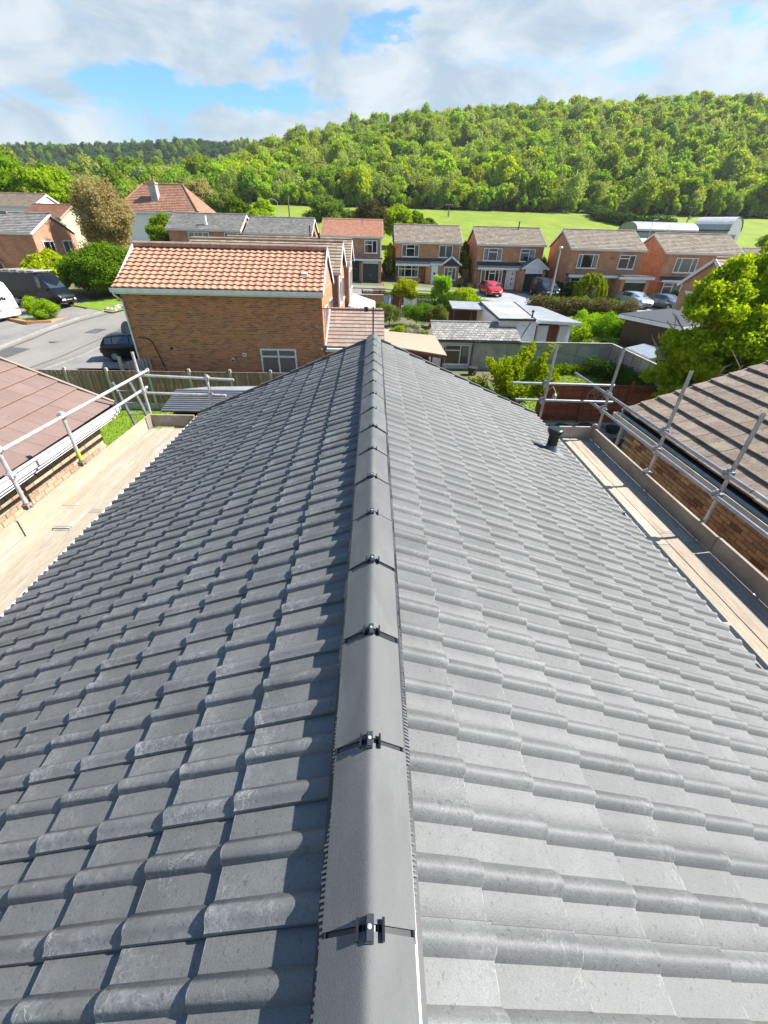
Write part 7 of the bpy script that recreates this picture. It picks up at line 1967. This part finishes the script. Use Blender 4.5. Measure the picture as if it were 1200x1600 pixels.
# left side trees and bushes
tree('garden_bush', 'large dense green bush on the corner behind the black van', -24.9, 45.2, 4.7, 3.5, 2.35, lm_mid, 46000, .15, 92, cat='bush', trunk_r=.12, nl=18, cz=2.35, crown_name='foliage', z0=G(-24.9, 45.2)-.2)
tree('garden_bush', 'bright bush joining the dense bush on its right', -21.6, 46.0, 4.2, 2.1, 2.2, lm_bright, 16000, .15, 93, cat='bush', trunk_r=.08, nl=9, cz=2.1, crown_name='foliage')
tree('garden_bush', 'dark shaded bush by the road end of the dense bush', -20.6, 43.2, 2.6, 1.3, 1.3, lm_hedge, 8000, .13, 94, cat='bush', trunk_r=.08, nl=7, cz=1.4, crown_name='foliage')  # uses the dark hedge leaf colour
tree('garden_bush', 'yellow-green feathery shrub left of the dense bush', -29.4, 44.0, 3.9, 2.0, 1.9, lm_lime, 14000, .17, 95, cat='bush', trunk_r=.08, nl=9, cz=2.0, crown_name='foliage', elong=2.5)
tree('purple_leaved_tree', 'bronze-leaved tree with pale bare stems between the left houses', -27.8, 52.6, 9.8, 2.9, 4.2, lm_bronze, 26000, .17, 96, bk=bark_pale, nl=20, cz=5.6, lobe=.40, trunk_r=.2, nlimb=14, ninner=.5)
for i, (x, y, h, r, lm, lab) in enumerate([(-58, 84, 9.8, 5.5, lm_bright, 'bright leafy tree cut by the left edge above the roofs'), (-50.5, 82, 8.6, 4.4, lm_bright, 'bright leafy tree second from the left edge'), (-44.0, 80, 5.6, 3.2, lm_lime, 'lower bright tree right of the two left-edge trees'), (-69, 96, 13.0, 5, lm_olive, 'pale tall tree at the far left behind the bright ones'), (-40.5, 76, 4.8, 2.2, lm_bright, 'small bright tree behind the bronze-leaved one')]):
    tree('broadleaf_tree', lab, x, y, h, r, h*.38, lm, 16000, .38, 100+i, trunk_r=.3, nl=12)
tree('garden_bush', 'bright dense bush in front of the pale rendered villa', -27.4, 65.5, 5.6, 2.1, 2.6, lm_bright, 15000, .18, 110, cat='bush', trunk_r=.1, nl=9, cz=3.0, crown_name='foliage')
for i, (x, y, h, r, lm, lab) in enumerate([(-9.6, 104, 7.6, 4.8, lm_olive, 'round grey-green tree standing in the meadow'), (-4.5, 106, 5.4, 3.0, lm_olive, 'lower grey-green tree joined to the round one'), (-.6, 92, 8.3, 2.9, lm_copper, 'copper-tinged tree behind the salmon roof'), (4.0, 96, 7.9, 3.0, lm_lime, 'bright yellow-green tree beside the copper one'), (7.6, 98, 6.6, 2.6, lm_mid, 'green tree at the right end of the small clump'), (11.2, 101, 5.2, 1.7, lm_mid, 'small outlying tree right of the clump'),
    (-27.5, 104, 6.0, 2.6, lm_mid, 'dark green tree left of the bent-arm lamp'), (-24.0, 112, 5.5, 2.6, lm_bright, 'bright bushy tree at the left corner of the meadow'), (-32, 108, 7.0, 3.2, lm_olive, 'pale feathery tree right of the villa'), (-37, 112, 8.6, 3.8, lm_bronze, 'tawny thin-leaved tree right of the villa roof'), (-24, 84, 4.5, 1.6, lm_dark, 'dark narrow tree between the two grey-roofed houses'), (-21, 92, 5.2, 2.2, lm_bright, 'bright tree behind the left grey roof'),
    (19.5, 86, 5.0, 2.0, lm_white, 'small blossoming tree behind the middle grey roofs'), (46.5, 88, 5.0, 1.5, lm_bright, 'small bright shrub above the right-middle roof'), (87, 104, 7.5, 4.2, lm_bright, 'dense round tree at the right edge beside the barn'), (82, 96, 5.5, 2.5, lm_mid, 'lower green tree in front of the right barn')]):
    tree('broadleaf_tree', lab, x, y, h, r, h*.42, lm, 12000, .30, 120+i, trunk_r=.16, nl=11, z0=H(x, y)-.2)
# the wood on the hillside: one mass of instanced trees
def wood_proto(i, lm, r, h, count, size, lobe, nl, tall):
    lobes = crown_lobes(r, r, h*.42, nl, 300+i, h*.56, lobe)
    me = leaves_mesh('wood_tree_crown', lm, lobes, count, size, 300+i, inner=.15)
    o = bpy.data.objects.new('wood_tree', me)
    return o
protos = [wood_proto(0, lm_fa, 3.7, 10.5, 1900, .62, .34, 18, 0), wood_proto(1, lm_fa, 4.3, 11.5, 2200, .62, .30, 24, 0), wood_proto(2, lm_fb, 3.5, 11.5, 1800, .60, .34, 16, 0), wood_proto(3, lm_fb, 3.0, 12.5, 1700, .56, .32, 18, 0),
          wood_proto(4, lm_fc, 3.3, 11.5, 1100, .48, .30, 22, 0), wood_proto(5, lm_fa, 3.2, 9.5, 1700, .56, .38, 14, 0), wood_proto(6, lm_cloud_shade, 4.0, 12, 1400, .75, .36, 16, 0), wood_proto(7, lm_dark, 3.4, 10, 1600, .6, .36, 14, 0), wood_proto(8, lm_cloud_shade, 3.6, 11.5, 1200, .7, .36, 16, 0), wood_proto(9, lm_fc, 3.0, 13.5, 900, .42, .28, 22, 0)]
pcol = bpy.data.collections.new('wood_tree_kinds')
for p in protos: pcol.objects.link(p)
def wood(name, label, pts):
    me = bpy.data.meshes.new(name); me.from_pydata([p[:3] for p in pts], [], [])
    for nm, k, ty in (('idx', 3, 'INT'), ('rot', 4, 'FLOAT'), ('scl', 5, 'FLOAT'), ('sclz', 6, 'FLOAT')):
        a = me.attributes.new(nm, ty, 'POINT'); a.data.foreach_set('value', [p[k] for p in pts])
    o = bpy.data.objects.new(name, me); COL.objects.link(o); o['kind'] = 'stuff'; o['label'] = label
    ng = bpy.data.node_groups.new(name+'_nodes', 'GeometryNodeTree')
    ng.interface.new_socket('Geometry', in_out='INPUT', socket_type='NodeSocketGeometry'); ng.interface.new_socket('Geometry', in_out='OUTPUT', socket_type='NodeSocketGeometry')
    N, L = ng.nodes, ng.links
    gi = N.new('NodeGroupInput'); go = N.new('NodeGroupOutput'); iop = N.new('GeometryNodeInstanceOnPoints')
    ci = N.new('GeometryNodeCollectionInfo'); ci.inputs['Collection'].default_value = pcol; ci.inputs['Separate Children'].default_value = True; ci.inputs['Reset Children'].default_value = True
    def attr(nm, dt):
        a = N.new('GeometryNodeInputNamedAttribute'); a.data_type = dt; a.inputs['Name'].default_value = nm
        return [s for s in a.outputs if s.enabled and s.name == 'Attribute'][0]
    cx = N.new('ShaderNodeCombineXYZ'); L.new(attr('rot', 'FLOAT'), cx.inputs[2])
    e2r = N.new('FunctionNodeEulerToRotation'); L.new(cx.outputs[0], e2r.inputs[0])
    cs_ = N.new('ShaderNodeCombineXYZ'); s_ = attr('scl', 'FLOAT'); L.new(s_, cs_.inputs[0]); L.new(s_, cs_.inputs[1]); L.new(attr('sclz', 'FLOAT'), cs_.inputs[2])
    L.new(gi.outputs[0], iop.inputs['Points']); L.new(ci.outputs[0], iop.inputs['Instance']); iop.inputs['Pick Instance'].default_value = True
    L.new(attr('idx', 'INT'), iop.inputs['Instance Index']); L.new(e2r.outputs[0], iop.inputs['Rotation']); L.new(cs_.outputs[0], iop.inputs['Scale'])
    L.new(iop.outputs[0], go.inputs[0])
    md = o.modifiers.new('wood', 'NODES'); md.node_group = ng
    return o
rr = random.Random(99); pts = []
y = 192.0
while y < 455:
    sp = 5.2 + (y-190)*.006
    x = -.92*y-30
    while x < .95*y+60:
        xx = x+rr.uniform(-.42, .42)*sp; yy = y+rr.uniform(-.42, .42)*sp
        a = xx/yy
        zc = H(xx, yy)
        nz = math.sin(xx*.035+1.3)*math.sin(yy*.03+xx*.012)+.6*math.sin(xx*.09+yy*.06)
        k = rr.random()
        idx = rr.choice((0, 1, 5, 0, 9, 1, 2, 4)) if nz+rr.uniform(-.6, .6) > -.15 else rr.choice((2, 3, 4, 4, 2, 0))
        if k < .02: idx = 7
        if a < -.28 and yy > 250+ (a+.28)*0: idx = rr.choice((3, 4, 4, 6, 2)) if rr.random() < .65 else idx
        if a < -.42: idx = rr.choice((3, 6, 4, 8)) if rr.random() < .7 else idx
        s = rr.choice((.75, .95, 1.05, 1.3))*rr.uniform(.82, 1.15)*(1.0 if yy > 215 else rr.uniform(.8, .95))
        pts.append((xx, yy, zc-1.0, idx, rr.uniform(0, 6.28), s, s*rr.uniform(.8, 1.15)))
        x += sp
    y += sp*.86
wood('woodland', 'dense bright green wood covering the hillside', pts)
pts = []; y = 462.0
while y < 740:
    sp = 9.0; x = -.9*y
    while x < .15*y:
        xx = x+rr.uniform(-.45, .45)*sp; yy = y+rr.uniform(-.45, .45)*sp
        s = rr.uniform(.95, 1.3)
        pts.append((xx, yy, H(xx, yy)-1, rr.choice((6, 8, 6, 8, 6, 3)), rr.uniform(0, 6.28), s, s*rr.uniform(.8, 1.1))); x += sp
    y += sp*.9
wood('distant_woodland', 'blue-green wood on the far hill at the left, cloud shade put into its leaf colour', pts)
# shrubby edge of the wood and the left foot of the hill
pts = []
for i in range(420):
    xx = rr.uniform(-190, 180); yy = 190+rr.uniform(-2.5, 4)
    s = rr.uniform(.35, .6); pts.append((xx, yy, H(xx, yy)-.8, rr.choice((0, 5, 2, 7, 3)), rr.uniform(0, 6.28), s, s))
for i in range(430):
    yy = rr.uniform(112, 192); xx = rr.uniform(-.9*yy-10, -.30*yy-4-(.0 if yy > 150 else 6))
    if yy < 130 and xx > -48: continue
    s = rr.uniform(.45, .8); pts.append((xx, yy, H(xx, yy)-1, rr.choice((2, 3, 4, 4, 9, 3, 2, 5)), rr.uniform(0, 6.28), s, s*rr.uniform(.8, 1.1)))
wood('woodland_edge', 'shrubs and young trees along the lower edge of the wood', pts)
# grass tufts on the nearest lawns
def tufts(name, label, x0, x1, y0, y1, n, size, seed, lm):
    rg = np.random.default_rng(seed); lob = [(0, 0, 0, 1, 1, 1)]
    x = rg.uniform(x0, x1, n); y = rg.uniform(y0, y1, n); h = rg.uniform(.4, 1, n)*size; a = rg.uniform(0, 6.28, n); dx, dy = np.cos(a)*size*.22, np.sin(a)*size*.22
    z = np.full(n, .02); tx = x+rg.normal(size=n)*size*.35; ty = y+rg.normal(size=n)*size*.35
    V = np.stack([np.stack([x-dx, y-dy, z], 1), np.stack([x+dx, y+dy, z], 1), np.stack([tx, ty, z+h], 1)], 1).reshape(-1, 3)
    me = bpy.data.meshes.new(name); me.from_pydata(V.tolist(), [], [(3*i, 3*i+1, 3*i+2) for i in range(n)])
    at = me.attributes.new('rnd', 'FLOAT', 'FACE'); at.data.foreach_set('value', rg.random(n).astype(np.float32)); me.materials.append(lm)
    o = bpy.data.objects.new(name, me); COL.objects.link(o); tag(o, label, kind='stuff')
lm_grass = leaf_mat('grass_blades', (.12, .20, .012), (.20, .28, .02), .35, var=0, hue=0)
tufts('grass', 'grass blades of the lawn behind the pink-roofed bungalow', -14, -4.6, 8, 18.8, 26000, .07, 1, lm_grass)
tufts('grass', 'grass blades of the small lawn inside the concrete walls', 7.7, 14.5, 18.7, 26.4, 16000, .08, 2, lm_grass)

# ------------------------------------------------------------------ the air
def haze(density):
    m = bpy.data.materials.new('hazy_air'); nt, N, L = nodes_of(m)
    out = N.new('ShaderNodeOutputMaterial'); v = N.new('ShaderNodeVolumePrincipled')
    v.inputs['Density'].default_value = density; v.inputs['Color'].default_value = (.93, .96, 1.0, 1); v.inputs['Anisotropy'].default_value = .2
    L.new(v.outputs[0], out.inputs['Volume'])
    mb = MB(); mb.box((-1100, -120, -3), (1100, 1100, 150)); o = mb.build('haze', m, label='faint summer haze over the valley'); o['kind'] = 'stuff'
haze(0.00013)

# ------------------------------------------------------------------ groups of alike things
GROUPS = {'brick_house': 'brick houses around the gardens', 'bungalow': 'bungalows either side of the scaffolded roof', 'garden_bush': 'bushes and shrubs in the gardens', 'broadleaf_tree': 'broadleaved trees around the houses and meadow',
          'parked_car': 'cars parked on the drives', 'scaffold': 'scaffolds along the eaves', 'street_lamp': 'street lamps and lamp columns', 'utility_pole': 'utility poles in the meadow', 'power_line': 'power lines between the poles',
          'hedge': 'hedges', 'barn': 'curved-roof barns', 'garage': 'garages between the gardens', 'garden_fence': 'low garden fences', 'concrete_wall': 'concrete panel walls round the small lawn', 'manhole_cover': 'manhole covers in the road'}
for o in list(COL.objects):
    if o.parent is None and 'category' in o and 'group' not in o:
        g = GROUPS.get(o.name.split('.')[0])
        if g: o['group'] = g
